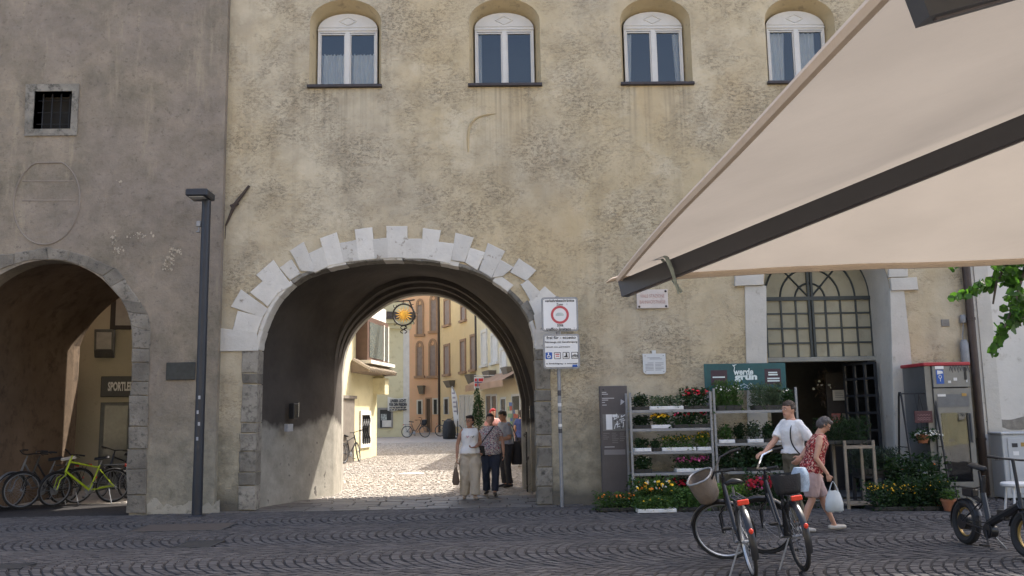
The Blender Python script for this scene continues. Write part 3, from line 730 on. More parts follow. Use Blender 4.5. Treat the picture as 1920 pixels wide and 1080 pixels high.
# lattice door leaf, open inwards on the right
lf = MB(); mt = Matrix.Translation((DX1-.10, YD-.30, 0)) @ Matrix.Rotation(math.radians(112), 4, 'Z')
for x in (.03, .30, .57, .84): lf.box(x-.024, x+.024, -.02, .02, .06, 2.5, mt)
for z in (.08, .5, .87, 1.2, 1.53, 1.86, 2.19, 2.48): lf.box(.006, .864, -.017, .017, z-.022, z+.022, mt)
leaf = lf.build('door_leaf', DARKM, gate)
for i in range(3):
    for z0, z1 in ((.52, .85), (.89, 1.18), (1.22, 1.51), (1.55, 1.84), (1.88, 2.17), (2.21, 2.46)):
        p1 = MB(); x0 = .03+.27*i+.024; p1.add([mt @ Vector(q) for q in ((x0, 0, z0), (x0+.222, 0, z0), (x0+.222, 0, z1), (x0, 0, z1))], [(0, 1, 2, 3)]); p1.build('pane', GLASS, leaf)
# small vent and cable fittings on the strip right of the portal
a = fp(1764, 599); b = fp(1780, 612)
mb = MB(); mb.bbox(a[0], b[0], YW-.02, YW+.02, b[1], a[1], .005); mb.build('vent', M('vent_grey', (.20, .19, .17), .7), gate)
mb = MB(); p0 = fp(1799, 592); p1_ = fp(1803, 606); p2 = fp(1801, 636); p3 = fp(1806, 680)
mb.lathe([(.05, 0), (.055, .02), (.055, .13), (.04, .15)], (p1_[0], YW-.06, p1_[1]), 12); mb.tube([(p1_[0], YW-.06, p1_[1]), (p1_[0]-.015, YW-.05, (p1_[1]+p2[1])/2), (p2[0]+.01, YW-.05, p2[1])], .012, 6)
mb.lathe([(.075, 0), (.075, .38), (.06, .40), (.05, .44)], (p3[0], YW-.09, p3[1]-.02), 14); mb.build('cable_box', M('fitting_grey', (.22, .225, .23), .5, .2), gate, True)

# ================================================================== TOWER (left)
YT = 16.30; YT2 = 21.0
tower = thing('gate_tower', 'brown grey plastered tower wall with a stone arched passage', 'tower', (0, 0, 0))
tcx, tr, tsp = -8.02, 1.57, 3.0
tin_px = [(248, 652), (246, 604), (238, 580), (229, 563), (214, 546), (190, 520), (157, 501), (128, 490), (91, 486)]
right = [fp(*p, YT) for p in tin_px]
arcT = smooth_line(chaikin([(2*tcx-p[0], p[1]) for p in right]+right[::-1][1:]), 32)
jl = (arcT[0][0], 0); 
PT = [(arcT[0][0], -.05)]+arcT+[(arcT[-1][0]+.06, -.05)]
rb = [fp(*p, YT2) for p in ((146, 905), (150, 650), (158, 628), (170, 608), (192, 584), (218, 562), (245, 545))]
# rear arch: left edge traced, mirrored about its crown
rcx = tcx-.02
arcTR = smooth_line(chaikin(rb[1:]+[(rcx, rb[-1][1]+.05)]+[(2*rcx-p[0], p[1]) for p in rb[1:][::-1]]), 32)
PTR = [(arcTR[0][0], -.05)]+arcTR+[(arcTR[-1][0], -.05)]
TX0, TX1, TTOP = -15.0, -4.90, 19.0
w0 = fp(66, 172, YT); w1 = fp(133, 242, YT)
twin = [(w0[0], w1[1]), (w1[0], w1[1]), (w1[0], w0[1]), (w0[0], w0[1])]
mb = MB(); mb.prism([(TX0, -.05)]+PT+[(TX1, -.05), (TX1, TTOP), (TX0, TTOP)], [twin], YT, YT+.4); mb.build('wall', TOWER, tower)
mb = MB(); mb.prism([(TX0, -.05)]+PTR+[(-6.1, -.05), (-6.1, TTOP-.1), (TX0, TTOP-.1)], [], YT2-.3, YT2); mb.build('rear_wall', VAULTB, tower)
mb = MB(); mb.box(TX0, TX1, YT+.02, YT2, TTOP, TTOP+.3); mb.box(-6.4, -6.1, YT+.42, YT2-.31, 5.0, TTOP-.01); mb.box(TX0, -9.9, YT+.42, YT2-.31, -.05, TTOP-.01); mb.build('tower_top', REPAIR, tower)
sts = [(YT+.02, grow(PT, .02)), (YT+.32, grow(PT, .02)), (YT+.33, lerp_prof(PT, [(p[0]*1.0+(p[0]-tcx)*.05, p[1]*1.03 if p[1] > 2 else p[1]) for p in PT], 1)), (YT+1.0, lerp_prof(PT, [(p[0]+(p[0]-tcx)*.05, p[1]*1.03 if p[1] > 2 else p[1]) for p in PT], 1)), (YT2-1.55, lerp_prof(PT, [(p[0]+(p[0]-tcx)*.05, p[1]*1.03 if p[1] > 2 else p[1]) for p in PT], 1)), (YT2-.65, PTR), (YT2-.302, PTR)]
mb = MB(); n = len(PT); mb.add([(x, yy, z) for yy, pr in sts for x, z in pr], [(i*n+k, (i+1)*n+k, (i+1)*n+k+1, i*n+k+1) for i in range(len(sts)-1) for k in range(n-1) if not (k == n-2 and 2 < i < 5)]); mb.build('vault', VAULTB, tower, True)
# grey arch stones
ext = [(0, 478), (27, 475), (55, 470), (87, 464), (130, 471), (170, 483), (217, 502), (235, 524), (250, 548), (264, 567), (277, 590), (284, 622), (282, 654)]
inn_ = [(0, 506), (27, 496), (55, 489), (91, 486), (126, 489), (160, 501), (192, 519), (208, 538), (218, 550), (229, 563), (240, 585), (247, 612), (248, 653)]
for i in range(len(ext)-1):
    q = [fp(*inn_[i], YT), fp(*inn_[i+1], YT), fp(*ext[i+1], YT), fp(*ext[i], YT)]
    mb, c = block(q, YT-.012-random.uniform(0, .012), YT+.25, .008, .016); o = mb.build('arch_stone', BROWNST, tower); o.location = (c[0], 0, c[1])
for i in range(len(ext)-1):      # mirrored left half of the ring
    if ext[i][0] < 87: continue
    m2 = lambda p: (2*tcx-p[0], p[1])
    q = [m2(fp(*inn_[i], YT)), m2(fp(*inn_[i+1], YT)), m2(fp(*ext[i+1], YT)), m2(fp(*ext[i], YT))]
    mb, c = block(q, YT-.012-random.uniform(0, .012), YT+.25, .008, .016)
    if c[0] < fp(0, 500, YT)[0]-.15: o = mb.build('arch_stone', BROWNST, tower); o.location = (c[0], 0, c[1])
jamb((248, 236), (281, 274), [654, 680, 716, 742, 800, 842, 880, 928, 963], tower, BROWNST, YT)
# splash-worn foot of the tower
mb = MB(); mb.prism([fp(276, 964, YT), fp(412, 962, YT)]+[fp(412-136*t, 952-14*abs(noise.noise(Vector((t*6.0, 1.7, 0))))*2-5*abs(noise.noise(Vector((t*23, .3, 2)))), YT) for t in np.linspace(0, 1, 46)], [], YT-.018, YT+.01); mb.build('plaster_patch', mat_layer('pale_foot', (.26, .24, .20), (.38, .35, .29), (.16, .145, .12), 2, 9, (.55, .72), .7, 12), tower, fix=True)
# barred window
fr = MB(); e = .13; fo = [(w0[0]-.14, w1[1]-.13), (w1[0]+.12, w1[1]-.13), (w1[0]+.12, w0[1]+.14), (w0[0]-.17, w0[1]+.14)]
fr.prism(fo, [twin], YT-.03, YT+.3); tw = fr.build('window', GREYST, tower)
for i in range(4):
    x = w0[0]+(w1[0]-w0[0])*(i+.6)/4.2; mb = MB(); mb.tube([(x, YT+.12, w1[1]-.02), (x, YT+.12, w0[1]+.02)], .014, 6); mb.build('bar', BLACKM, tw)
for i in range(3):
    z = w1[1]+(w0[1]-w1[1])*(i+.6)/3.2; mb = MB(); mb.tube([(w0[0]-.02, YT+.125, z), (w1[0]+.02, YT+.125, z)], .012, 6); mb.build('bar', BLACKM, tw)
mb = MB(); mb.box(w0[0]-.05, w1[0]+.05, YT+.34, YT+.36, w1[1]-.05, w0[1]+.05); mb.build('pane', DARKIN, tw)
# ghost of a round medallion, a raised plaster rim
c0 = fp(88, 378, YT); rx = fp(150, 378, YT)[0]-c0[0]; rz = fp(88, 300, YT)[1]-c0[1]
mb = MB(); mb.tube([(c0[0]+rx*math.cos(t), YT+.003, max(-99, min(c0[1]+rz*.93, c0[1]+rz*1.02*math.sin(t)))) for t in np.linspace(0, 2*math.pi, 48, endpoint=False)], .024, 6, closed=True, squash=.7)
for yy in (340, 376): p, q = fp(42, yy, YT), fp(140, yy, YT); mb.tube([(p[0], YT+.004, p[1]), (q[0], YT+.004, q[1])], .014, 5)
mb.build('medallion_rim', mat_layer('medallion_plaster', (.20, .17, .145), (.27, .235, .20), (.14, .118, .10), 2, 8, (.55, .75), .5, 12), tower, True)
# flaked remains of white paint
FLK = M('white_flakes', (.42, .37, .30), .9, 0, .15, 10, .3, 50)
for k, (cx_, cy_, nn, sx_, sy_) in enumerate(((214, 450, 26, 5, 16), (222, 470, 14, 8, 6), (262, 441, 24, 18, 5), (315, 492, 46, 13, 13), (325, 470, 24, 14, 6), (225, 340, 6, 6, 3))):
    mb = MB()
    for _ in range(nn):
        p = fp(cx_+random.gauss(0, sx_*.55), cy_+random.gauss(0, sy_*.55), YT); r = random.uniform(.004, .024)
        pts = [(p[0]+r*random.uniform(.4, 1.2)*math.cos(a), p[1]+r*1.3*random.uniform(.4, 1.2)*math.sin(a)) for a in np.linspace(0, 2*math.pi, 8)[:-1]]
        mb.prism(pts, [], YT-.005, YT+.004)
    stuff(mb.build('paint_flakes', FLK, tower))
# little dark plate
a = fp(313, 680, YT); b = fp(366, 712, YT)
mb = MB(); mb.bbox(a[0], b[0], YT-.035, YT+.0, b[1], a[1], .006)
tag(mb.build('wall_plate', M('weathered_bronze', (.035, .040, .042), .5, .4, .3, 14, .1, 50)), 'dark blank metal plate on the tower wall beside the lamp post', 'plate')

# ================================================================== beyond the tower passage
CREAM = mat_layer('cream_plaster', (.46, .42, .31), (.56, .515, .39), (.36, .32, .235), .7, 5, (.6, .8), .3, 8)
A, B = (-12.5, 21.45), (-4.2, 23.8)
sport = thing('shop_building', 'cream shop wall with a dark sign seen through the tower passage', 'building')
def wall_between(A, B, z0, z1, th=.3):
    d = Vector((B[0]-A[0], B[1]-A[1], 0)); n_ = Vector((-d.y, d.x, 0)).normalized()*th
    mb = MB(); a = Vector((A[0], A[1], 0)); b = Vector((B[0], B[1], 0))
    vs = [Vector((p.x, p.y, z)) for z in (z0, z1) for p in (a, b, b+n_, a+n_)]
    mb.add(vs, [(0, 1, 5, 4), (1, 2, 6, 5), (2, 3, 7, 6), (3, 0, 4, 7), (4, 5, 6, 7), (3, 2, 1, 0)]); return mb
wall_between(A, B, -.05, 7.0).build('wall', CREAM, sport)
mb = MB(); mb.box(-6.05, -4.45, 21.35, 23.0, -.05, 11.5); mb.build('sun_block_wing', CREAM, sport)  # unseen block added to keep the sun off the tower passage wall
def wframe(A, B):
    d = Vector((B[0]-A[0], B[1]-A[1], 0)); d.normalize()
    return Matrix(((d.x, -d.y, 0, A[0]), (d.y, d.x, 0, A[1]), (0, 0, 1, 0), (0, 0, 0, 1)))   # local x along wall, y into wall
def wl(px, py, A, B):
    p = onwall(px, py, A, B); return ((p.x-A[0])**2+(p.y-A[1])**2)**.5, p.z
FS = wframe(A, B)
x0, z1 = wl(209, 552, A, B); x1, z0 = wl(248, 618, A, B)
mb = MB(); mb.box(x0, x0+1.2, -.03, .02, z0, z0+1.6, FS); w_ = mb.build('window', M('brown_frame', (.05, .042, .038), .6), sport)
mb = MB(); mb.box(x0+.12, x0+1.08, -.036, -.032, z0+.1, z0+1.5, FS); mb.build('pane', M('curtained_glass', (.38, .36, .33), .3, 0, .1), w_)
x0, z1 = wl(190, 733, A, B); x1, z0 = wl(244, 925, A, B)
mb = MB(); mb.box(x0, x0+1.5, -.02, .02, 0, z1-.28, FS); dr = mb.build('shop_window', M('shop_frame', (.12, .125, .12), .5, .2), sport)
mb = MB(); mb.box(x0+.10, x0+.62, -.028, -.022, .15, z1-.36, FS); mb.build('pane', M('shop_glass', (.16, .165, .155), .12, 0, .2, 2, 0), dr)
mb = MB(); mb.box(x0+.72, x0+1.4, -.028, -.022, .15, z1-.36, FS); mb.build('pane', M('shop_glass', (.16, .165, .155), .12), dr)
# sign
x0, z1 = wl(191, 706, A, B); x1, z0 = wl(243, 744, A, B); wS = (x1-x0)*1.22
sg = thing('shop_sign', 'black sign with white block lettering on the cream wall', 'sign')
mb = MB(); mb.bbox(x0, x0+wS, -.12, -.002, z0, z1, .01, FS); mb.build('sign_board', M('sign_black', (.02, .02, .022), .4), sg)
LET = M('white_letter', (.75, .75, .74), .5, 0, .03, 5, 0)
text('SPORTLER', 0, 0, 0, .3, LET, sg, w=wS*.8, h=(z1-z0)*.42, bold=.012, rot=RX90).matrix_local = FS @ Matrix.Translation((x0+wS*.56, -.124, (z0+z1)/2-.01)) @ RX90 @ Matrix.Diagonal((wS*.8/1.55, (z1-z0)*.42/.22, 1, 1)) @ Matrix.Translation((0, 0, 0))
# wall lamp
x0, z1 = wl(181, 617, A, B); x1, z0 = wl(221, 671, A, B); wd = (x1-x0)
lm = thing('wall_lamp', 'grey wedge shaped wall lamp above the black sign', 'lamp')
def wedge(mb, x0, w, z0, z1, dep):
    pr = [(0, z1), (-dep, z1-.04), (-dep*.75, z0+(z1-z0)*.25), (-dep*.35, z0), (0, z0)]
    vs = [FS @ Vector((x0+(w if s else 0), y_, z_)) for s in (0, 1) for y_, z_ in pr]; k = len(pr)
    mb.add(vs, [tuple(range(k)), tuple(range(k, 2*k))[::-1]]+[(i, i+k, (i+1) % k+k, (i+1) % k) for i in range(k)])
mb = MB(); wedge(mb, x0, wd*.85, z0, z1, .34); mb.build('housing', M('lamp_grey', (.12, .118, .11), .5, .3), lm, fix=True)
mb = MB(); wedge(mb, x0+wd*.1, wd*.65, z0+.06, z1-.07, .352); mb.build('diffuser', M('lamp_diffuser', (.42, .40, .36), .5), lm, fix=True)
# ================================================================== LANE BUILDINGS
ORANGE = mat_layer('orange_plaster', (.64, .40, .265), (.72, .48, .33), (.58, .42, .29), .35, 2, (.5, .75), .2, 6)
YELLOW = mat_layer('yellow_plaster', (.64, .50, .29), (.73, .59, .37), (.56, .45, .28), .35, 2, (.55, .8), .2, 6)
PALEY = mat_layer('pale_yellow_plaster', (.62, .53, .34), (.72, .63, .43), (.54, .45, .29), .4, 2, (.55, .8), .2, 6)
CREAM2 = mat_layer('lemon_plaster', (.55, .50, .31), (.66, .61, .41), (.46, .41, .26), .5, 3, (.55, .8), .25, 6)
TRIMS = M('sandstone_trim', (.33, .22, .15), .85, 0, .15, 4, .2, 20)
TRIMW = M('white_trim', (.62, .60, .55), .8, 0, .1, 4, .1, 20)
SHUT = M('grey_shutter', (.27, .22, .21), .7, 0, .15, 4, .1, 30)
SHUTW = M('white_shutter', (.66, .64, .60), .6, 0, .08, 4, .05, 30)
DGLASS = M('dark_window_glass', (.05, .055, .058), .12, 0, .2, 2, 0)
ROOFT = M('roof_tile', (.23, .10, .06), .85)
PIPE = M('brown_pipe', (.06, .045, .04), .5, .3)
def lwin(par, A, B, x0, y0, x1, y1, mat, trim, arch=False, sill=True, prj=.06, tw=.12, slats=0):
    F = wframe(A, B); a = wl(x0, y1, A, B); b = wl(x1, y0, A, B); xa, za, xb, zb_ = a[0], a[1], b[0], b[1]
    if xb < xa: xa, xb = xb, xa
    mb = MB(); t = tw
    if arch:
        w = (xb-xa)/2; c = (xa+xb)/2
        o_ = [(xa-t, za), (xb+t, za), (xb+t, zb_-w)]+[(c+(w+t)*math.cos(math.pi*k/10), zb_-w*1.4+(w*1.9+t)*math.sin(math.pi*k/10)) for k in range(11)]+[(xa-t, zb_-w)]
        i_ = [(xa, za+.02), (xb, za+.02), (xb, zb_-w*1.4), (xa, zb_-w*1.4)]
        i2 = [(c+w*.6*math.cos(2*math.pi*k/10), zb_-w*.55+w*.7*math.sin(2*math.pi*k/10)) for k in range(10)]
        hs = [i_, i2]
    else:
        o_ = [(xa-t, za), (xb+t, za), (xb+t, zb_+t), (xa-t, zb_+t)]; hs = [[(xa, za+.02), (xb, za+.02), (xb, zb_), (xa, zb_)]]
    mb.prism(o_, hs, -prj, .02, lambda x, y, z: tuple(F @ Vector((x, y, z))))
    if sill: mb.box(xa-t-.1, xb+t+.1, -prj-.1, .02, za-.16, za, F)
    w_ = mb.build('window', trim, par)
    p = MB(); p.box(xa, xb, -.012, .015, za, zb_-(0 if not arch else (xb-xa)*.6), F); p.build('pane', mat, w_)
    if slats:
        p = MB(); p.box((xa+xb)/2-.03, (xa+xb)/2+.03, -.035, -.013, za, zb_, F); p.build('mullion', trim, w_)
    return w_
def lwall(par, A, B, z1, mat, th=.4): return wall_between(A, B, -.2, z1, th).build('wall', mat, par)
# orange house at the end
OA, OB = (-7.2, 66.8), (-3.78, 65.6)
oh = thing('house', 'orange house with gothic arched windows at the end of the lane', 'building')
lwall(oh, OA, OB, 15.5, ORANGE, 6)
for r in ((783, 565, 792, 627), (808.5, 556, 817.5, 621), (782.5, 644, 791.5, 705), (806.5, 640, 816.5, 705)): lwin(oh, OA, OB, *r, SHUT, TRIMS, True)
for r in ((784, 752, 790.5, 777), (813.5, 749, 819.5, 777)): lwin(oh, OA, OB, *r, DGLASS, TRIMW, False, False, .05, .1)
lwin(oh, OA, OB, 800.5, 748, 807, 810, M('door_brown', (.10, .07, .05), .6), TRIMS, False, False, .06, .1).name = 'door'
F = wframe(OA, OB)
mb = MB()
for i in range(26): mb.box(-.3+i*.15, -.22+i*.15, -.55, 0, 12.0, 12.14, F)
mb.box(-.5, 3.7, -.6, .1, 12.15, 12.3, F); mb.build('eave', TRIMS, oh)
mb = MB(); p = onwall(823, 800, OA, OB); mb.tube([(p.x+.05, p.y-.12, .4), (p.x+.05, p.y-.12, 15)], .10, 8); mb.build('drainpipe', PIPE, oh, True)
# yellow row house
YA, YB = (-3.7, 65.6), (-1.0, 58.4)
yh = thing('house', 'yellow house between two brown drainpipes on the shaded lane side', 'building')
lwall(yh, YA, YB, 13.0, YELLOW, 5)
for r in ((834.5, 561, 843.5, 610), (834.5, 648, 843, 702), (866, 574, 873, 601), (865.5, 639, 872.5, 697), (884.5, 630, 891.5, 693)): lwin(yh, YA, YB, *r, SHUT, TRIMS, False, True, .08, .16)
lwin(yh, YA, YB, 834, 748, 841, 777, DGLASS, TRIMW, False, False, .05, .14)
for x0, x1 in ((863, 871), (872, 879), (880, 888)): lwin(yh, YA, YB, x0, 742, x1, 806, M('shop_white_glass', (.50, .50, .48), .25), TRIMW, False, False, .04, .08).name = 'shop_window'
mb = MB(); p = onwall(894, 700, YA, YB); mb.tube([(p.x, p.y-.2, 4.5), (p.x, p.y-.2, 13)], .11, 8); mb.build('drainpipe', PIPE, yh, True)
# pale row house with shops
PA_, PB_ = (-1.0, 58.4), (3.2, 40.5)
ph = thing('house', 'pale yellow house with white shutters above a shop awning', 'building')
lwall(ph, PA_, PB_, 13.5, PALEY, 4)
for r in ((905, 622, 912.5, 685), (924, 627, 933, 680), (941, 655, 949.5, 708)): lwin(ph, PA_, PB_, *r, SHUTW, TRIMW, False, True, .08, .2)
for r in ((913, 742, 921, 800), (923.5, 742, 931.5, 800), (941, 748, 948.5, 800), (962, 742, 975, 800)): lwin(ph, PA_, PB_, *r, DGLASS, TRIMW, False, False, .05, .12).name = 'shop_window'
F = wframe(PA_, PB_); a = wl(905, 733, PA_, PB_); b = wl(972, 733, PA_, PB_)
aw = MB(); aw.add([F @ Vector(p) for p in ((a[0], -.05, 4.0), (b[0]+1, -.05, 4.0), (b[0]+1, -1.1, 3.45), (a[0], -1.1, 3.45), (a[0], -1.1, 3.1), (b[0]+1, -1.1, 3.1))], [(0, 3, 2, 1), (3, 4, 5, 2)])
tag(aw.build('shop_awning', mat_thin('peach_canvas', (.55, .36, .24), .3, .8, .1, 1, 'cloth')), 'peach coloured shop awning on the pale yellow house', 'awning')
# out-of-view houses right of the lane, roof heights set to throw the lane shadow
for (xa, ya, xb, yb, hh, lab) in ((2.0, 21.0, 2.6, 30.0, 4.2, 'unseen low pale house right behind the gate passage'), (2.65, 30.02, 3.35, 40.0, 7.2, 'unseen taller pale house between the low house and the shop awning')):
    rh = thing('house', lab, 'building')
    mb = MB(); mb.add([(xa, ya, -.1), (xa+4.5, ya, -.1), (xb+4.3, yb, -.1), (xb, yb, -.1), (xa, ya, hh), (xa+4.5, ya, hh), (xb+4.3, yb, hh), (xb, yb, hh)], [(0, 3, 7, 4), (1, 0, 4, 5), (2, 1, 5, 6), (3, 2, 6, 7), (4, 7, 6, 5)]); mb.build('wall', PALEY, rh)
    mb = MB(); mb.add([(xa-.3, ya, hh), (xa+4.8, ya, hh), (xb+4.6, yb, hh), (xb-.3, yb, hh), (xa+2.2, ya, hh+1.0), (xb+2.2, yb, hh+1.0)], [(0, 1, 4), (1, 2, 5, 4), (2, 3, 5), (3, 0, 4, 5), (3, 2, 1, 0)]); mb.build('roof', ROOFT, rh)
# cream house with the banner
CA, CB = (-9.2, 53.4), (-4.95, 55.0)
ch = thing('house', 'cream house with a dark shop window and a hung cloth banner', 'building')
lwall(ch, CA, CB, 8.6, CREAM2, 5)
F = wframe(CA, CB); zc = wl(735, 601, CA, CB)[1]; L = math.dist(CA, CB)
mb = MB(); mb.box(-.1, L+.25, -.30, .05, zc-.2, zc+.05, F); mb.box(-.1, L+.12, -.15, .05, zc-.5, zc-.21, F); mb.build('cornice', CREAM2, ch)
mb = MB(); mb.box(-.1, L+.3, -.42, .05, zc+.06, zc+.5, F); mb.build('gutter', M('gutter_dark', (.07, .055, .05), .6), ch)
x0 = wl(756, 700, CA, CB)[0]; mb = MB(); mb.box(x0, L+.01, -.05, .01, .4, zc-.51, F); mb.build('corner_pilaster', TRIMW, ch)
w_ = lwin(ch, CA, CB, 712, 768, 733, 803, DGLASS, M('greystone_trim', (.25, .24, .22), .8), False, False, .05, .12); w_.name = 'shop_window'
a = wl(716, 801, CA, CB); b = wl(733, 788, CA, CB); mb = MB(); mb.box(a[0], b[0], -.10, -.07, a[1], b[1], F); mb.build('notice', TRIMW, w_)
a = wl(714, 788, CA, CB); b = wl(725, 776, CA, CB); mb = MB(); mb.box(a[0], b[0], -.025, -.014, a[1], b[1], F); mb.build('poster', M('poster', (.30, .33, .32), .5, 0, .9, 9, 0), w_)
# tall pale house behind it
bh = thing('house', 'tall greenish yellow house rising behind the cream house', 'building')
lwall(bh, (-14, 60.2), (-6.4, 60.6), 13.2, CREAM2, 3)
# banner
a = wl(726, 770, CA, CB); b = wl(764.5, 743, CA, CB); bn = thing('cloth_banner', 'white cloth banner with hand painted dark lettering on the cream house', 'banner')
mb = MB(); NX = 12; w = b[0]-a[0]; h = b[1]-a[1]
for i in range(NX+1):
    u = i/NX
    for k in (0, 1): mb.v.append(tuple(F @ Vector((a[0]+w*u, -.10-.03*math.sin(u*7), a[1]+h*k-(.12*math.sin(u*math.pi) if k else .05*math.sin(u*math.pi*2))))))
for i in range(NX): mb.f.append((2*i, 2*i+2, 2*i+3, 2*i+1)); mb.m.append(0)
mb.build('cloth', mat_thin('banner_cloth', (.68, .67, .62), .2, .9, .06, 3, 'cloth'), bn, 2)
INK = M('dark_paint', (.03, .035, .05), .7, 0, .1, 5, 0)
for i, (s, zz, ww) in enumerate((('UNSER LICHT', .77, .78), ('FÜR DEN FRIEDEN', .50, .86))):
    o = text(s, 0, 0, 0, .3, INK, bn, bold=.012, extrude=.004); xs = [v.co.x for v in o.data.vertices]; sc = w*ww/(max(xs)-min(xs))
    o.matrix_local = F @ Matrix.Translation((a[0]+w*.5, -.145, a[1]+h*zz-.08)) @ RX90 @ Matrix.Diagonal((sc, h*.2/.21, 1, 1))
mb = MB(); random.seed(3)
for zz in (.26, .1):
    u = .08
    while u < .88:
        l = random.uniform(.04, .12); mb.tube([F @ Vector((a[0]+w*t, -.145, a[1]+h*(zz+random.uniform(-.02, .02))-.05)) for t in np.linspace(u, u+l, 4)], .035, 5); u += l+random.uniform(.02, .05)
mb.build('brush_marks', INK, bn)
# corner house on the left of the lane (yellow with wooden bay window)
KA, KB = (-5.15, 29.0), (-4.32, 34.4)
kh = thing('house', 'lemon yellow corner house with a brown bay window and tiled ledge', 'building')
lwall(kh, KA, KB, 11.0, CREAM2, 5); F = wframe(KA, KB); KL = math.dist(KA, KB)
def kw(px, py): return wl(px, py, KA, KB)
a = kw(667, 676); b = kw(709, 608)
mb = MB(); mb.box(a[0], KL+.12, -.42, -.0, a[1], b[1], F); bay = mb.build('bay_window', M('bay_brown', (.085, .048, .036), .55, 0, .2, 6, .1, 40), kh)
mb = MB(); mb.box(a[0]+.25, a[0]+2.0, -.435, -.425, a[1]+.12, b[1]-.18, F); mb.box(a[0]+2.3, KL-.1, -.435, -.425, a[1]+.12, b[1]-.18, F); mb.build('pane', M('bay_glass', (.08, .09, .085), .15, 0, .2, 2, 0), bay)
fr2 = F @ Matrix.Translation((KL+.125, 0, 0)) 
mb = MB()
for xx in (a[0]+2.06, KL-.02): mb.box(xx, xx+.1, -.455, -.42, a[1]+.08, b[1]-.12, F)
mb.build('sash', TRIMW, bay)
mb = MB(); mb.box(a[0]-.2, KL+.35, -.62, 0, a[1]-.12, a[1]-.001, F); mb.build('bay_sill', TRIMW, kh)
mb = MB(); mb.box(a[0]-.5, KL+.2, -.30, 0, b[1]+.001, b[1]+.55, F); mb.build('bay_head', TRIMW, kh)
a2 = kw(662, 697); b2 = kw(709, 686)
lg = MB(); lg.add([F @ Vector(p) for p in ((a2[0]-.3, -.02, b2[1]), (KL+.55, -.02, b2[1]), (KL+.55, -.65, a2[1]), (a2[0]-.3, -.65, a2[1]), (a2[0]-.3, -.02, a2[1]-.04), (KL+.55, -.02, a2[1]-.04))], [(0, 3, 2, 1), (3, 4, 5, 2), (0, 4, 3), (1, 2, 5)])
ledge = lg.build('tiled_ledge', M('ledge_tile', (.17, .13, .10), .8), kh)
for i in range(16):
    x = a2[0]-.2+i*(KL+.7-a2[0])/16; mb = MB(); mb.tube([F @ Vector((x, -.04, b2[1]+.03)), F @ Vector((x, -.68, a2[1]+.03))], .085, 6); mb.build('tile', M('ledge_tile2', (.30, .25, .19), .8), ledge)
mb = MB(); c = kw(706, 735); mb.box(KL-.5, KL+.05, -.45, 0, c[1]-.1, c[1]+.5, F); mb.box(KL-.38, KL-.0, -.3, 0, c[1]+.5, c[1]+1.0, F); mb.build('corbel', CREAM2, kh)
a = kw(676, 832); b = kw(691, 778); gw = MB()
gw.prism([(a[0]-.15, a[1]-.15), (b[0]+.15, a[1]-.15), (b[0]+.15, b[1]+.15), (a[0]-.15, b[1]+.15)], [[(a[0], a[1]), (b[0], a[1]), (b[0], b[1]), (a[0], b[1])]], -.06, .02, lambda x, y, z: tuple(F @ Vector((x, y, z)))); gw_ = gw.build('window', TRIMW, kh)
mb = MB(); mb.box(a[0], b[0], -.02, .01, a[1], b[1], F); mb.build('pane', DGLASS, gw_)
for i in range(4):
    x = a[0]+(b[0]-a[0])*(i+.5)/4; mb = MB(); mb.tube([F @ Vector((x+.12*math.sin(t*9), -.05-.03*math.cos(t*9), a[1]+(b[1]-a[1])*t)) for t in np.linspace(0, 1, 14)], .03, 5); mb.build('bar', BLACKM, gw_)
a = kw(648, 870); b = kw(662, 748); mb = MB(); mb.box(a[0]-1.2, b[0], -.06, 0, .1, b[1], F); mb.box(a[0]-1.3, b[0]+.08, -.12, 0, b[1], b[1]+.1, F); mb.build('door', M('kh_door', (.17, .15, .13), .6), kh)
# wrought iron sun sign
ss = thing('hanging_sign', 'wrought iron hanging sign with a golden sun in a ring', 'sign')
SY = 33.4; sc_ = onY(757, 590, SY); R_ = .40
IRON = M('wrought_iron', (.022, .02, .02), .6, .4); GOLD = M('gold_leaf', (.72, .42, .08), .35, .6, .15, 8, .1, 40)
mb = MB(); mb.torus(R_, .032, 28, 6, Matrix.Translation(sc_) @ Matrix.Rotation(math.pi/2, 4, 'Z'))
e0 = onwall(716, 575, KA, KB); mb.tube([(KB[0]-.05, KB[1], sc_.z+.55), (sc_.x+.4, SY, sc_.z+.55)], .028, 6); mb.tube([(sc_.x, SY, sc_.z+.55), (sc_.x, SY, sc_.z+R_)], .02, 6)
for a in np.linspace(0, 2*math.pi, 9)[:-1]:
    c = sc_+Vector((math.cos(a)*(R_+.06), 0, math.sin(a)*(R_+.06))); mb.tube([c+Vector((.06*math.cos(t+a), 0, .06*math.sin(t+a))) for t in np.linspace(0, 4.5, 9)], .014, 5)
mb.tube([sc_+Vector((.12*math.sin(t*6), 0, -R_-.3*t)) for t in np.linspace(0, 1, 10)], .02, 5); mb.tube([sc_+Vector((-.12*math.sin(t*6), 0, -R_-.3*t)) for t in np.linspace(0, 1, 10)], .02, 5)
mb.tube([sc_+Vector((.2, 0, .55)), sc_+Vector((.45, 0, -.1))], .03, 5)
mb.build('iron_frame', IRON, ss, True)
mb = MB(); mb.ell(sc_, (.15, .05, .15), 14, 8)
for a in np.linspace(0, 2*math.pi, 17)[:-1]: mb.tube([sc_+Vector((math.cos(a)*.14, 0, math.sin(a)*.14)), sc_+Vector((math.cos(a)*.31, 0, math.sin(a)*.31))], [.032, .006], 5)
mb.build('sun_face', GOLD, ss, True)
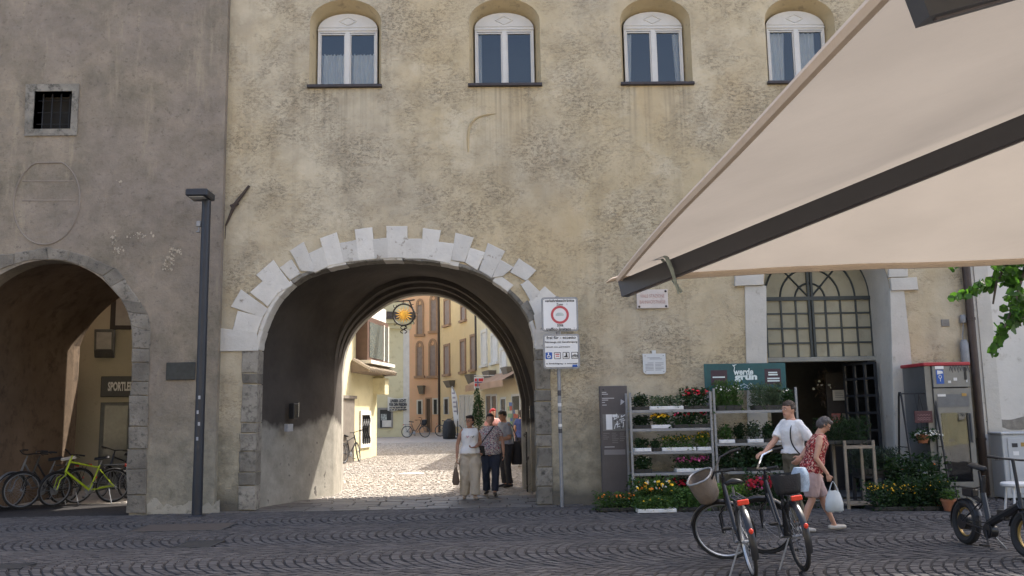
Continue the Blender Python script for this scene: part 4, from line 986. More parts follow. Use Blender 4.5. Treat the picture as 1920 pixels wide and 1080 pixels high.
# wall lamps in the lane
def lane_lamp(x0, y0, x1, y1, A, B, lab):
    F = wframe(A, B); a = wl(x0, y1, A, B); b = wl(x1, y0, A, B); w = (b[0]-a[0]); mb = MB()
    vs = []
    for (yy, z, k) in ((-.02, b[1], 1), (-.5, b[1], 1), (-.02, a[1], .7), (-.3, a[1], .7)):
        for s in (-1, 1): vs.append(F @ Vector(((a[0]+b[0])/2+s*w*.5*k, yy, z)))
    mb.add(vs, [(0, 1, 3, 2), (4, 6, 7, 5), (2, 3, 7, 6), (0, 2, 6, 4), (1, 5, 7, 3), (0, 4, 5, 1)]); o = mb.build('wall_lamp', M('lane_lamp', (.16, .145, .125), .6), None, fix=True)
    tag(o, lab, 'lamp')
lane_lamp(787, 723, 798, 739, OA, OB, 'grey tapered wall lamp on the orange house')
lane_lamp(843, 713, 854, 727, YA, YB, 'grey tapered wall lamp above the feather flag')
lane_lamp(884, 701, 894, 720, YA, YB, 'grey tapered wall lamp beside the cross flag sign')
lane_lamp(918, 694, 931, 716, PA_, PB_, 'grey tapered wall lamp above the peach awning')
lane_lamp(954, 687, 965, 710, PA_, PB_, 'grey tapered wall lamp past the peach awning next to the arch')
# flag sign
FY = 52.0; a = onY(889, 726, FY); b = onY(907, 708, FY)
fs_ = thing('hanging_sign', 'projecting white sign with a red cross flag', 'sign')
mb = MB(); mb.bbox(a.x, b.x, FY, FY+.06, a.z-.12, b.z+.04, .01); mb.tube([(a.x, FY+.03, b.z+.12), (b.x+.6, FY+.03, b.z+.12)], .025, 6); mb.build('board', TRIMW, fs_)
w = b.x-a.x; h = b.z-a.z
RED = M('flag_red', (.52, .03, .035), .6, 0, .05, 4, 0); NAVY = M('flag_navy', (.02, .03, .12), .6, 0, .05, 4, 0)
mb = MB()
for x0, x1 in ((.06, .30), (.48, .94)):
    for z0, z1 in ((.08, .40), (.60, .92)): mb.box(a.x+w*x0, a.x+w*x1, FY-.012, FY-.002, a.z+h*z0, a.z+h*z1)
mb.build('red_field', RED, fs_)
mb = MB(); mb.box(a.x+w*.35, a.x+w*.43, FY-.012, FY-.002, a.z+h*.08, a.z+h*.92); mb.box(a.x+w*.06, a.x+w*.349, FY-.012, FY-.002, a.z+h*.46, a.z+h*.54); mb.box(a.x+w*.431, a.x+w*.94, FY-.012, FY-.002, a.z+h*.46, a.z+h*.54); mb.build('cross', NAVY, fs_)
# feather flag
ff = thing('feather_flag', 'tall white feather flag standing before the yellow house', 'flag'); FFY = 50.0
base = onY(858, 812, FFY); mb = MB(); zg = lane_z(FFY)
pl = [Vector((base.x, FFY, zg)), onY(858, 780, FFY), onY(856, 750, FFY), onY(850, 729, FFY), onY(845, 724, FFY)]
mb.tube(pl, [.03, .03, .02, .015, .01], 6); mb.lathe([(.25, 0), (.22, .06)], (base.x, FFY, zg), 12); mb.build('pole', DARKM, ff)
L1 = smooth_line(chaikin([(p.x, p.z) for p in (onY(846, 725, FFY), onY(846.5, 745, FFY), onY(849, 775, FFY), onY(853, 800, FFY))]), 14); L2 = smooth_line(chaikin([(p.x, p.z) for p in (onY(848, 724, FFY), onY(856, 738, FFY), onY(860, 765, FFY), onY(861, 800, FFY))]), 14)
mb = MB()
for i, (p, q) in enumerate(zip(L1, L2)): mb.v += [(p[0], FFY+.03*math.sin(i), p[1]), (q[0], FFY+.05*math.sin(i+1), q[1])]
for i in range(13): mb.f.append((2*i, 2*i+1, 2*i+3, 2*i+2)); mb.m.append(0)
mb.build('sail', mat_thin('flag_cloth', (.72, .72, .72), .3, .8, .04, 3, 'cloth'), ff, 2)
mb = MB()
for k in range(5): p = onY(850+k*.8, 737+k*8.5, FFY-.1); mb.box(p.x-.07, p.x+.09, p.y, p.y+.01, p.z-.05, p.z+.04)
mb.build('flag_print', M('flag_grey', (.30, .28, .32), .7), ff)

# ---------------------------------------------------------------- foliage tools
def leafmat(n, c, tr=.35, rnd=.35): return mat_thin(n, c, tr, .55, .25, 9, 'leaf', .1, rnd)
LF_GREEN = leafmat('leaf_green', (.055, .105, .03)); LF_DARK = leafmat('leaf_dark', (.026, .055, .022)); LF_GREY = leafmat('leaf_grey', (.085, .12, .075)); LF_BRIGHT = leafmat('leaf_bright', (.09, .16, .035)); LF_LAV = leafmat('leaf_lavender', (.055, .075, .065))
def bl(n, c): return mat_thin('petal_'+n, c, .25, .6, .15, 20, 'cloth', 0, .2)
P_RED, P_YEL, P_WHI, P_PINK, P_ORA, P_MAG = bl('red', (.60, .025, .05)), bl('yellow', (.80, .50, .03)), bl('white', (.74, .74, .68)), bl('pink', (.66, .16, .34)), bl('orange', (.78, .22, .03)), bl('magenta', (.55, .08, .28))
def leaves(n, cen, rad, size, mat, name, parent, seed=0, flat=.4, shape='ell', up=.3, narrow=.5, taper=0):
    """n small folded leaves spread through a volume, one mesh"""
    rs = np.random.RandomState(seed+n)
    if shape == 'box': c = rs.uniform(-1, 1, (n, 3))
    else:
        c = rs.normal(0, 1, (n, 3)); c /= np.linalg.norm(c, axis=1, keepdims=True); c *= rs.uniform(.15, 1, (n, 1))**.45
    if taper: c[:, :2] *= (1-taper*(c[:, 2:]*.5+.5))
    c = np.array(cen)+c*np.array(rad)*(1+.25*np.sin(c[:, :1]*7+c[:, 1:2]*5+seed))
    d = rs.normal(0, 1, (n, 3)); d[:, 2] = d[:, 2]*flat+up; d /= np.linalg.norm(d, axis=1, keepdims=True)
    s = np.cross(d, rs.normal(0, 1, (n, 3))); s /= np.linalg.norm(s, axis=1, keepdims=True); nn = np.cross(d, s)
    L = (size*rs.uniform(.6, 1.3, n))[:, None]; Wd = L*narrow
    v = np.stack([c-d*L*.5, c+s*Wd*.5+nn*L*.08, c+d*L*.5, c-s*Wd*.5+nn*L*.08], 1).reshape(-1, 3)
    b = (np.arange(n)*4)[:, None]; f = np.concatenate([b+np.array([[0, 1, 2]]), b+np.array([[0, 2, 3]])], 1).reshape(-1, 3)
    return stuff(link(name, np_mesh(name, v, f, mat), parent))
def blossoms(n, cen, rad, size, mat, parent, seed=0, name='blossoms', shape='ell', topbias=.4):
    rs = np.random.RandomState(seed*7+n+1)
    c = rs.normal(0, 1, (n, 3)); c /= np.linalg.norm(c, axis=1, keepdims=True)
    if shape == 'box': c = rs.uniform(-1, 1, (n, 3))
    c[:, 2] = np.abs(c[:, 2])*(1-topbias)+topbias*rs.uniform(.4, 1, n); c[:, 1] -= .25
    c = np.array(cen)+c*np.array(rad)
    d = rs.normal(0, .7, (n, 3))+np.array([0, -.8, .8]); d /= np.linalg.norm(d, axis=1, keepdims=True)
    s = np.cross(d, rs.normal(0, 1, (n, 3))); s /= np.linalg.norm(s, axis=1, keepdims=True); t_ = np.cross(d, s)
    R = (size*rs.uniform(.65, 1.25, n))[:, None]; K = 6
    vs = [c+d*R*.35]+[c+(s*math.cos(2*math.pi*k/K)+t_*math.sin(2*math.pi*k/K))*R*(1 if k % 2 else .8) for k in range(K)]+[c-d*R*.3]
    v = np.stack(vs, 1).reshape(-1, 3); b = (np.arange(n)*(K+2))[:, None]
    F_ = [(0, 1+k, 1+(k+1) % K) for k in range(K)]+[(K+1, 1+(k+1) % K, 1+k) for k in range(K)]
    f = np.concatenate([b+np.array([q]) for q in F_], 1).reshape(-1, 3)
    return stuff(link(name, np_mesh(name, v, f, mat), parent))
TRAYW = M('white_plastic', (.66, .67, .68), .4, 0, .05, 5, 0); TRAYB = M('black_plastic', (.022, .023, .024), .5, 0, .15, 5, .05); TERRA = M('terracotta', (.34, .14, .075), .85, 0, .2, 8, .2, 40)
_seed = [0]
def planter(label, x0, x1, y0, y1, z, h, leaf=LF_GREEN, nl=260, ls=.05, flowers=(), tray='black', group=None, th=.06, up=.3, narrow=.5, fsize=.018, cat='plants', tall=None):
    _seed[0] += 1; sd_ = _seed[0]; cx, cy = (x0+x1)/2, (y0+y1)/2
    t = thing('plant_tray', label, cat, (cx, cy, z), 0, group); hx, hy = (x1-x0)/2, (y1-y0)/2
    mb = MB(); m = TRAYW if tray == 'white' else TRAYB
    n = max(1, int(round((x1-x0)/.16)))
    mb.box(-hx, hx, -hy, hy, 0, .012); mb.box(-hx, hx, -hy, -hy+.012, .012, th); mb.box(-hx, hx, hy-.012, hy, .012, th); mb.box(-hx, -hx+.012, -hy+.012, hy-.012, .012, th); mb.box(hx-.012, hx, -hy+.012, hy-.012, .012, th)
    for i in range(n): a = -hx+(i+.5)*2*hx/n; mb.bbox(a-hx/n*.8, a+hx/n*.8, -hy-.012, -hy-.001, .004, th-.008, .008)
    mb.build('tray', m, t)
    h *= 1.22; hz = (h-th)/2; leaves(int(nl*1.7), (0, 0, th*.7+hz), (hx*1.03, hy*1.1, hz*1.08), ls*1.08, leaf, 'foliage', t, sd_, .5, 'box' if hx > .2 else 'ell', up, narrow)
    for k, (pm, nb) in enumerate(flowers): blossoms(nb, (0, 0, th+hz*.9), (hx*.95, hy*.9, hz*1.05), fsize, pm, t, sd_*3+k, shape='box' if hx > .2 else 'ell')
    return t

# ---------------------------------------------------------------- unseen houses added behind the camera for warm bounce light
for i, (x0, x1, hh, mt, lab) in enumerate(((-30, -16, 10.5, PALEY, 'unseen cream town house added opposite the gate for bounce light'), (-16, -3, 12.0, PALEY, 'unseen pale yellow town house added opposite the gate for bounce light'), (-3, 11, 10.0, CREAM2, 'unseen low cream town house added opposite the flower shop for bounce light'), (11, 26, 11.5, CREAM2, 'unseen wide lemon town house added opposite the white building for bounce light'))):
    th_ = thing('house', lab, 'building'); mb = MB(); mb.box(x0+.02, x1-.02, -24, -14, -.03, hh); mb.build('wall', mt, th_)
    mb = MB(); mb.add([(x0, -24.4, hh), (x1, -24.4, hh), (x1, -13.5, hh), (x0, -13.5, hh), (x0, -19, hh+3), (x1, -19, hh+3)], [(0, 1, 5, 4), (2, 3, 4, 5), (1, 2, 5), (3, 0, 4), (3, 2, 1, 0)]); mb.build('roof', ROOFT, th_)
    for k in range(3):
        for q in range(4):
            cx_ = x0+(x1-x0)*(q+.5)/4; z_ = 1.0+3.2*k
            mb = MB(); mb.prism([(cx_-.65, z_), (cx_+.65, z_), (cx_+.65, z_+1.9), (cx_-.65, z_+1.9)], [[(cx_-.5, z_+.1), (cx_+.5, z_+.1), (cx_+.5, z_+1.75), (cx_-.5, z_+1.75)]], -14.0, -13.94); w_ = mb.build('window', TRIMW, th_)
            mb = MB(); mb.box(cx_-.5, cx_+.5, -14, -13.97, z_+.1, z_+1.75); mb.build('pane', DGLASS, w_)
# ================================================================== STREET FURNITURE on the square
# lamp post
lp = thing('street_lamp', 'dark blue grey lamp post with a flat square head before the tower', 'street lamp', (onZ(369, 968).x, onZ(369, 968).y, 0))
LPY = lp.location.y; lx = lp.location.x
POST = M('post_blue_grey', (.026, .030, .040), .42, .25, .12, 4, .05, 60)
zt_ = onY(386, 372, LPY).z
mb = MB(); mb.tube([(0, 0, -.02), (0, 0, 1.2), (0, 0, zt_)], [.088, .082, .078], 14); mb.build('post', POST, lp, True)
mb = MB(); mb.bbox(-.115, .115, -.115, .115, -.02, .02, .01); mb.build('base_plate', POST, lp)
hx0 = onY(356, 362, LPY).x-lx; hx1 = onY(402, 362, LPY).x-lx
mb = MB(); mb.bbox(hx0+.03, hx1-.02, -.34, .12, zt_-.03, zt_+.10, .02); hd = mb.build('lamp_head', POST, lp)
mb = MB(); mb.bbox(hx0+.08, hx1-.1, -.30, -.12, zt_-.045, zt_-.028, .006); mb.build('lens', M('lamp_lens', (.30, .31, .31), .25), hd)
zc = onY(378, 420, LPY).z; mb = MB(); mb.bbox(-.16, -.08, -.04, .04, zc-.05, zc+.05, .01); mb.tube([(-.12, 0, zc-.05), (-.12, 0, zc-.13)], .012, 6); mb.ell((-.13, 0, zc-.14), (.04, .03, .02), 8, 6); mb.build('camera_unit', STEEL, lp)
for k, (zz, an) in enumerate(((1.55, -80), (1.75, -100), (2.0, -85), (1.3, -95))):
    mb = MB(); a = math.radians(an); mb.box(-.018, .018, 0, .003, -.03, .03, Matrix.Translation((.084*math.cos(a), .087*math.sin(a), zz)) @ Matrix.Rotation(a+math.pi/2, 4, 'Z')); mb.build('sticker', M('sticker_grey', (.32, .33, .36), .6), lp)
# traffic sign
SGY = 16.05; sp = thing('traffic_sign', 'two white restricted traffic signs on a grey pole beside the arch', 'traffic sign', (onY(1054, 948, SGY).x, SGY, 0))
sx = sp.location.x
mb = MB(); mb.tube([(0, 0, -.02), (0, 0, onY(1050, 556, SGY).z)], .032, 12); mb.build('pole', STEEL, sp, True)
for k, (yy, hh) in enumerate(((742, 10), (762, 6), (774, 4), (800, 5), (812, 8))):
    z = onY(1052, yy, SGY).z; mb = MB(); mb.tube([(0, 0, z), (0, 0, z+hh*.0095)], .0335, 12); mb.build('sticker', M('sticker_white', (.6, .6, .6), .5) if k % 2 else M('sticker_dark', (.05, .05, .06), .5), sp)
SW = M('sign_white', (.70, .70, .70), .4, 0, .04, 3, 0); SB = M('sign_print', (.03, .03, .035), .5, 0, .05, 5, 0); SR = M('sign_red', (.48, .075, .085), .5, 0, .1, 5, 0); SBL = M('sign_blue', (.02, .09, .36), .45, 0, .1, 5, 0)
def rrect(x0, x1, z0, z1, r, n=4):
    p = []
    for cx, cz, a0 in ((x1-r, z0+r, -90), (x1-r, z1-r, 0), (x0+r, z1-r, 90), (x0+r, z0+r, 180)):
        p += [(cx+r*math.cos(math.radians(a0+90*k/n)), cz+r*math.sin(math.radians(a0+90*k/n))) for k in range(n+1)]
    return p
def panel(px0, px1, py0, py1):
    a = onY(px0, py1, SGY-.04); b = onY(px1, py0, SGY-.04); x0, x1, z0, z1 = a.x-sx, b.x-sx, a.z, b.z
    mb = MB(); mb.prism(rrect(x0, x1, z0, z1, .05), [], -.055, -.034); o = mb.build('sign_panel', STEEL, sp)
    mb = MB(); mb.prism(rrect(x0+.018, x1-.018, z0+.018, z1-.018, .04), [], -.059, -.0552); mb.build('sign_face', SW, o)
    mb = MB(); mb.prism(rrect(x0+.022, x1-.022, z0+.022, z1-.022, .038), [rrect(x0+.03, x1-.03, z0+.03, z1-.03, .033)], -.0605, -.0592); mb.build('border', SB, o)
    return o, x0, x1, z0, z1
o, x0, x1, z0, z1 = panel(1016, 1083, 557, 622); w = x1-x0; h = z1-z0; c = (x0+x1)/2
for s, zz, ww in (('verkehrsbeschränkte', .90, .80), ('Zone', .79, .18), ('zona', .175, .17), ('traffico limitato', .07, .68)): text(s, c+(-.03 if 'traff' in s else 0), -.0608, z0+h*zz, .06, SB, o, w=w*ww, h=h*(.07 if ww < .5 else .085), bold=.0015)
text('1', c+w*.20, -.0608, z0+h*.79, .05, SB, o, h=h*.06); text('1', c+w*.38, -.0608, z0+h*.075, .05, SB, o, h=h*.07)
mb = MB(); R1, R2 = h*.265, h*.195; zc = z0+h*.485
mb.prism([(c+R1*math.cos(t), zc+R1*math.sin(t)) for t in np.linspace(0, 2*math.pi, 33)[:-1]], [[(c+R2*math.cos(t), zc+R2*math.sin(t)) for t in np.linspace(0, 2*math.pi, 33)[:-1]]], -.0612, -.0592); mb.build('red_ring', SR, o)
mb = MB(); mb.prism([(c-R2*.62, zc-R2*.18), (c+R2*.55, zc-R2*.18), (c+R2*.6, zc+R2*.08), (c+R2*.3, zc+R2*.32), (c-R2*.3, zc+R2*.32), (c-R2*.62, zc+R2*.1)], [], -.0608, -.0592); mb.build('faded_car', M('faded_print', (.45, .50, .48), .5), o)
o, x0, x1, z0, z1 = panel(1019, 1086, 626, 692); w = x1-x0; h = z1-z0; c = (x0+x1)/2
for s, zz, ww, hh in (('frei für - eccetto', .90, .80, .085), ('Fahrzeuge mit Genehmigung', .765, .88, .07), ('veicoli con permesso', .625, .68, .055), ('m. Ermächtigung - a. autorizzati', .145, .86, .055)): text(s, c if ww > .7 else c-w*.1, -.0608, z0+h*zz, .06, SB, o, w=w*ww, h=h*hh, bold=.0015)
for k in range(4):
    xa = x0+w*(.06+.235*k); s_ = w*.185; za = z0+h*.28
    mb = MB(); mb.prism(rrect(xa, xa+s_, za, za+s_, .015), [] if k == 0 else [rrect(xa+.01, xa+s_-.01, za+.01, za+s_-.01, .01)], -.0608, -.0592); ic = mb.build('pictogram', SBL if k == 0 else SB, o)
    q = MB(); cx_, cz_ = xa+s_/2, za+s_/2; mt = [SW, SR, SB, SB][k]; u = s_/2
    if k == 0:
        q.tube([(cx_-.1*u, -.0625, cz_+.55*u), (cx_-.1*u, -.0625, cz_), (cx_+.35*u, -.0625, cz_), (cx_+.55*u, -.0625, cz_-.5*u)], .008, 5); q.tube([(cx_-.05*u+.42*u*math.cos(t), -.0625, cz_-.2*u+.42*u*math.sin(t)) for t in np.linspace(2.2, 5.9, 12)], .008, 5); q.ell((cx_-.1*u, -.0625, cz_+.68*u), (.012, .004, .012), 8, 6)
    elif k == 1:
        q.box(cx_-.6*u, cx_+.6*u, -.0625, -.0595, cz_+.25*u, cz_+.55*u); q.prism([(cx_-.6*u, cz_-.5*u), (cx_-.4*u, cz_-.05*u), (cx_+.4*u, cz_-.05*u), (cx_+.6*u, cz_-.5*u), (cx_+.3*u, cz_-.3*u), (cx_-.3*u, cz_-.3*u)], [], -.0625, -.0595)
    elif k == 2:
        q.ell((cx_+.1*u, -.0615, cz_+.5*u), (.016, .004, .016), 8, 6); q.prism([(cx_+.3*u, cz_+.35*u), (cx_, cz_+.3*u), (cx_-.2*u, cz_-.1*u), (cx_-.7*u, cz_-.3*u), (cx_-.6*u, cz_-.5*u), (cx_+.6*u, cz_-.55*u), (cx_+.4*u, cz_-.2*u)], [], -.0625, -.0595)
    else:
        for sx_ in (-.45, .45): q.torus(.3*u, .005, 14, 5, Matrix.Translation((cx_+sx_*u, -.0615, cz_-.2*u)) @ Matrix.Rotation(math.pi/2, 4, 'Z'))
        q.tube([(cx_-.45*u, -.0615, cz_-.2*u), (cx_-.15*u, -.0615, cz_+.3*u), (cx_+.3*u, -.0615, cz_+.3*u), (cx_+.45*u, -.0615, cz_-.2*u), (cx_-.05*u, -.0615, cz_-.2*u), (cx_-.15*u, -.0615, cz_+.3*u)], .005, 5)
    q.build('figure', mt, ic)
mb = MB(); mb.box(x1-.14, x1-.05, -.0625, -.0595, z0+.03, z0+.07); mb.build('sticker', SBL, o)
# street name plaque
a = fp(1194, 579); b = fp(1251, 543)
pq = thing('street_plaque', 'white marble street name plaque with faded red lettering and four screws', 'plaque', ((a[0]+b[0])/2, YW, (a[1]+b[1])/2)); w = b[0]-a[0]; h = b[1]-a[1]
mb = MB(); mb.bbox(-w/2, w/2, -.04, 0, -h/2, h/2, .006); mb.build('slab', mat_layer('marble', (.50, .45, .42), (.60, .55, .52), (.40, .33, .30), 3, 8, (.55, .8), .1, 20, .4), pq)
FR = M('faded_red', (.42, .25, .22), .7, 0, .1, 9, 0)
text('VIALE STAZIONE', 0, -.042, h*.16, .1, FR, pq, w=w*.78, h=h*.18); text('BAHNHOFSTRASSE', 0, -.042, -h*.16, .1, FR, pq, w=w*.82, h=h*.18)
for sx_ in (-1, 1):
    for sz_ in (-1, 1): mb = MB(); mb.ell((sx_*w*.43, -.042, sz_*h*.40), (.022, .012, .022), 10, 6); mb.build('screw', M('screw', (.06, .05, .048), .5, .3), pq, True)
# shield shaped memorial plaque
a = fp(1206, 702); b = fp(1247, 663); w = b[0]-a[0]; h = b[1]-a[1]; cx_, cz_ = (a[0]+b[0])/2, (a[1]+b[1])/2
pq = thing('wall_plaque', 'small pale plaque with rounded lower corners above the flower rack', 'plaque', (cx_, YW, cz_))
r = .07; out = [(-w/2, h/2), (-w/2, -h/2+r)]+[(-w/2+r-r*math.cos(t), -h/2+r-r*math.sin(t)) for t in np.linspace(.3, 1.57, 5)]+[(w/2-r+r*math.sin(t), -h/2+r-r*math.cos(t)) for t in np.linspace(0, 1.3, 5)]+[(w/2, -h/2+r), (w/2, h/2), (.035, h/2), (.035, h/2+.06), (-.035, h/2+.06), (-.035, h/2)]
mb = MB(); mb.prism(out, [], -.03, 0); mb.build('tablet', M('tablet', (.53, .55, .56), .5, 0, .05, 3, .05), pq, fix=True)
PR = M('plaque_print', (.24, .25, .28), .6, 0, .05, 5, 0)
for zz, x0_, x1_ in [(.30, -.30, .25), (.24, -.20, .34)]+[(.05-.07*k, -.40+.1*(k == 0), -.04) for k in range(6)]+[(.05-.07*k, .03, .40-.1*(k % 3 == 2)) for k in range(6)]:
    mb = MB(); mb.box(w*x0_, w*x1_, -.0315, -.0301, h*zz-.005, h*zz+.005); mb.build('text_line', PR, pq)
for sx_, sz_ in ((-.40, -.38), (.40, -.38), (-.4, .40), (.4, .40)): mb = MB(); mb.ell((sx_*w, -.031, sz_*h), (.01, .006, .01), 8, 5); mb.build('screw', STEEL, pq)
# info totem
TY = 16.12; a = onY(1128, 940, TY); b = onY(1176, 723, TY)
tt = thing('info_totem', 'tall grey brown information pillar with a white town map', 'information pillar', ((a.x+b.x)/2+.01, TY, 0)); w = b.x-a.x-.03; h = b.z
TOT = M('totem_grey', (.085, .078, .082), .5, .1, .12, 3, .05, 50)
mb = MB(); mb.bbox(-w/2, w/2, 0, .14, 0, h, .008); mb.build('body', TOT, tt)
TP = M('totem_print', (.40, .40, .42), .6, 0, .05, 4, 0)
mp = MB(); mp.box(-w*.42, w*.44, -.004, -.0005, h*.62, h*.76); mp_o = mp.build('map_panel', M('map_grey', (.15, .15, .15), .5), tt)
random.seed(5); mb = MB(); mb.box(-w*.30, -w*.08, -.0065, -.0045, h*.63, h*.758); mb.box(-w*.07, w*.12, -.0065, -.0045, h*.735, h*.757)
for _ in range(22):
    x_ = random.uniform(-.06, .34)*w; z_ = random.uniform(.635, .74)*h; l = random.uniform(.02, .09); an = random.choice((.2, 1.3, .5, 1.5)); mb.tube([(x_, -.0055, z_), (x_+l*math.cos(an), -.0055, z_+l*math.sin(an))], .007, 4)
mb.build('map_streets', M('map_white', (.70, .72, .74), .5, 0, .03, 4, 0), mp_o)
mb = MB()
for _ in range(8): x_ = random.uniform(0, .36)*w; z_ = random.uniform(.63, .75)*h; mb.ell((x_, -.006, z_), (.015, .002, .013), 7, 5)
stuff(mb.build('map_blocks', M('map_dark', (.04, .04, .045), .6), mp_o))
for zz, x0_, x1_ in ((.945, -.42, -.26), (.93, -.42, -.20), (.895, -.42, .02), (.88, -.42, -.20), (.86, -.42, -.32), (.838, -.42, -.26), (.485, -.38, -.02)): mb = MB(); mb.box(w*x0_, w*x1_, -.003, -.0005, h*zz-.007, h*zz+.007); mb.build('text_line', TP, tt)
TP2 = M('totem_print_faint', (.20, .19, .20), .6, 0, .05, 4, 0)
for col_, n_ in ((-.42, 4), (-.1, 6), (.18, 5)):
    for k in range(n_): mb = MB(); mb.box(w*col_, w*(col_+random.uniform(.12, .24)), -.003, -.0005, h*(.60-.016*k)-.004, h*(.60-.016*k)+.004); mb.build('text_line', TP2, tt)
mb = MB(); mb.box(-w*.40, w*.36, -.003, -.0005, h*.42, h*.462); mb.build('text_block', TP2, tt)
mb = MB(); mb.prism([(w*.24, h*.835), (w*.40, h*.865), (w*.26, h*.885)], [], -.004, -.0005); mb.build('sticker', TP, tt)
for zz, s in ((.968, -1), (.915, 1)): mb = MB(); mb.prism([(-w*.42, h*zz), (-w*.34, h*zz+.018), (-w*.34, h*zz-.018)] if s < 0 else [(-w*.34, h*zz), (-w*.42, h*zz-.018), (-w*.42, h*zz+.018)], [], -.003, -.0005); mb.build('arrow', SB, tt, fix=True)

# ================================================================== FLOWER SHOP DISPLAY
RY0, RY1 = 15.55, 16.02
def rack(label, pxl, pxr, ytop, shelves, brace=None):
    a = onY(pxl, 900, RY0); b = onY(pxr, 900, RY0); zt = onY((pxl+pxr)/2, ytop, RY0).z
    t = thing('flower_rack', label, 'rack', (a.x, RY0, 0)); w = b.x-a.x
    for x in (0, w):
        for y in (0, RY1-RY0): mb = MB(); mb.box(x-.018, x+.018, y-.018, y+.018, .0, zt); mb.build('post', STEEL, t)
    zs = []
    for ys in shelves:
        z = onY((pxl+pxr)/2, ys, RY0).z; zs.append(z); mb = MB(); mb.box(.019, w-.019, -.012, RY1-RY0+.01, z-.025, z-.006); mb.bbox(.019, w-.019, -.022, -.013, z-.045, z, .004); mb.build('shelf', STEEL, t)
    return t, a.x, b.x, zs
t1, ra, rb_, Z1 = rack('galvanised shelf rack of bedding plants beside the information pillar', 1187, 1339, 735, (768, 803, 846, 886))
t2, rc, rd, Z2 = rack('galvanised shelf rack of plants under the teal shop banner', 1346, 1502, 727, (769, 830, 883))
def X(px, Y=RY0): return onY(px, 850, Y).x
def on_rack(label, p0, p1, z, h, leaf=LF_GREEN, nl=260, ls=.05, fl=(), tray='black', back=False, **kw):
    y0, y1 = (RY0+.02, RY0+.28) if not back else (RY0+.24, RY1-.02)
    return planter(label, X(p0), X(p1), y0, y1, z+.002, h, leaf, nl, ls, fl, tray, **kw)
Wt, Bk = 'white', 'black'
on_rack('dark green seedlings on the top shelf beside the information pillar', 1191, 1221, Z1[0], .24, LF_DARK, 260, .05)
on_rack('pale green seedlings in a white tray on the top shelf', 1222, 1286, Z1[0], .20, LF_GREY, 420, .05, (), Wt)
on_rack('red geraniums on the top shelf', 1288, 1334, Z1[0], .30, LF_DARK, 420, .06, ((P_RED, 34),), Bk, fsize=.032)
on_rack('dark leafy plants on the second shelf beside the yellow pansies', 1191, 1222, Z1[1], .20, LF_DARK, 220, .06)
on_rack('yellow pansies in a white tray on the second shelf', 1224, 1262, Z1[1], .22, LF_GREEN, 260, .05, ((P_YEL, 46),), Wt, fsize=.024)
on_rack('mixed plants with a few red flowers on the second shelf', 1266, 1334, Z1[1], .24, LF_DARK, 420, .06, ((P_RED, 14), (P_PINK, 4)), Bk, fsize=.026)
on_rack('small green plants in a white tray at the end of the third shelf', 1191, 1222, Z1[2], .20, LF_DARK, 220, .045, (), Wt)
on_rack('black pot of dark seedlings between two white trays', 1224, 1240, Z1[2], .17, LF_DARK, 150, .045)
on_rack('tiny yellow flowers in a wide white tray on the third shelf', 1242, 1306, Z1[2], .22, LF_GREEN, 420, .045, ((P_YEL, 60),), Wt, fsize=.013)
on_rack('tall yellow flowers in a white tray at the rack post', 1309, 1336, Z1[2], .28, LF_BRIGHT, 240, .05, ((P_YEL, 40),), Wt, fsize=.016)
on_rack('white and green bedding plants on the lowest shelf', 1191, 1222, Z1[3], .24, LF_DARK, 240, .06, ((P_WHI, 14),), Bk, fsize=.018)
on_rack('pink cyclamen in a white tray on the lowest shelf', 1268, 1334, Z1[3], .22, LF_DARK, 420, .05, ((P_PINK, 50), (P_MAG, 50)), Wt, fsize=.022)
# second rack
on_rack('tall white daisies in a black trough before the teal banner', 1350, 1396, Z2[0], .40, LF_GREEN, 700, .085, ((P_WHI, 44),), Bk, th=.09, up=1.1, narrow=.22, fsize=.018)
on_rack('grey green feathery herbs in a black trough on the top shelf', 1420, 1474, Z2[0], .36, LF_GREY, 900, .075, (), Bk, th=.08, up=1.0, narrow=.2)
on_rack('small leafy plants at the far end of the top shelf', 1478, 1499, Z2[0], .30, LF_DARK, 260, .06, ((P_WHI, 6),), Bk)
on_rack('green herbs in a white tray on the middle shelf by the rack post', 1350, 1380, Z2[1], .26, LF_GREEN, 300, .05, (), Wt)
on_rack('bushy green herbs between two white trays on the middle shelf', 1382, 1402, Z2[1], .28, LF_DARK, 260, .05)
on_rack('silver flowered herbs in a white tray on the middle shelf', 1404, 1434, Z2[1], .30, LF_GREY, 320, .05, ((P_WHI, 16),), Wt, fsize=.014)
on_rack('dark green herbs in a black tray behind the person in the white shirt', 1436, 1458, Z2[1], .28, LF_DARK, 260, .05)
on_rack('green herbs with white blossoms in a white tray behind the person in the white shirt', 1460, 1496, Z2[1], .24, LF_DARK, 300, .05, ((P_WHI, 8),), Wt, fsize=.014)
on_rack('dark leafed plants with white flowers on the low shelf', 1350, 1398, Z2[2], .34, LF_DARK, 460, .07, ((P_WHI, 14),), Bk, fsize=.02)
on_rack('broad leafed dark plants on the low shelf', 1400, 1450, Z2[2], .30, LF_DARK, 460, .08, (), Bk, narrow=.65)
on_rack('low dark plants at the shop end of the low shelf', 1452, 1496, Z2[2], .24, LF_DARK, 380, .07)
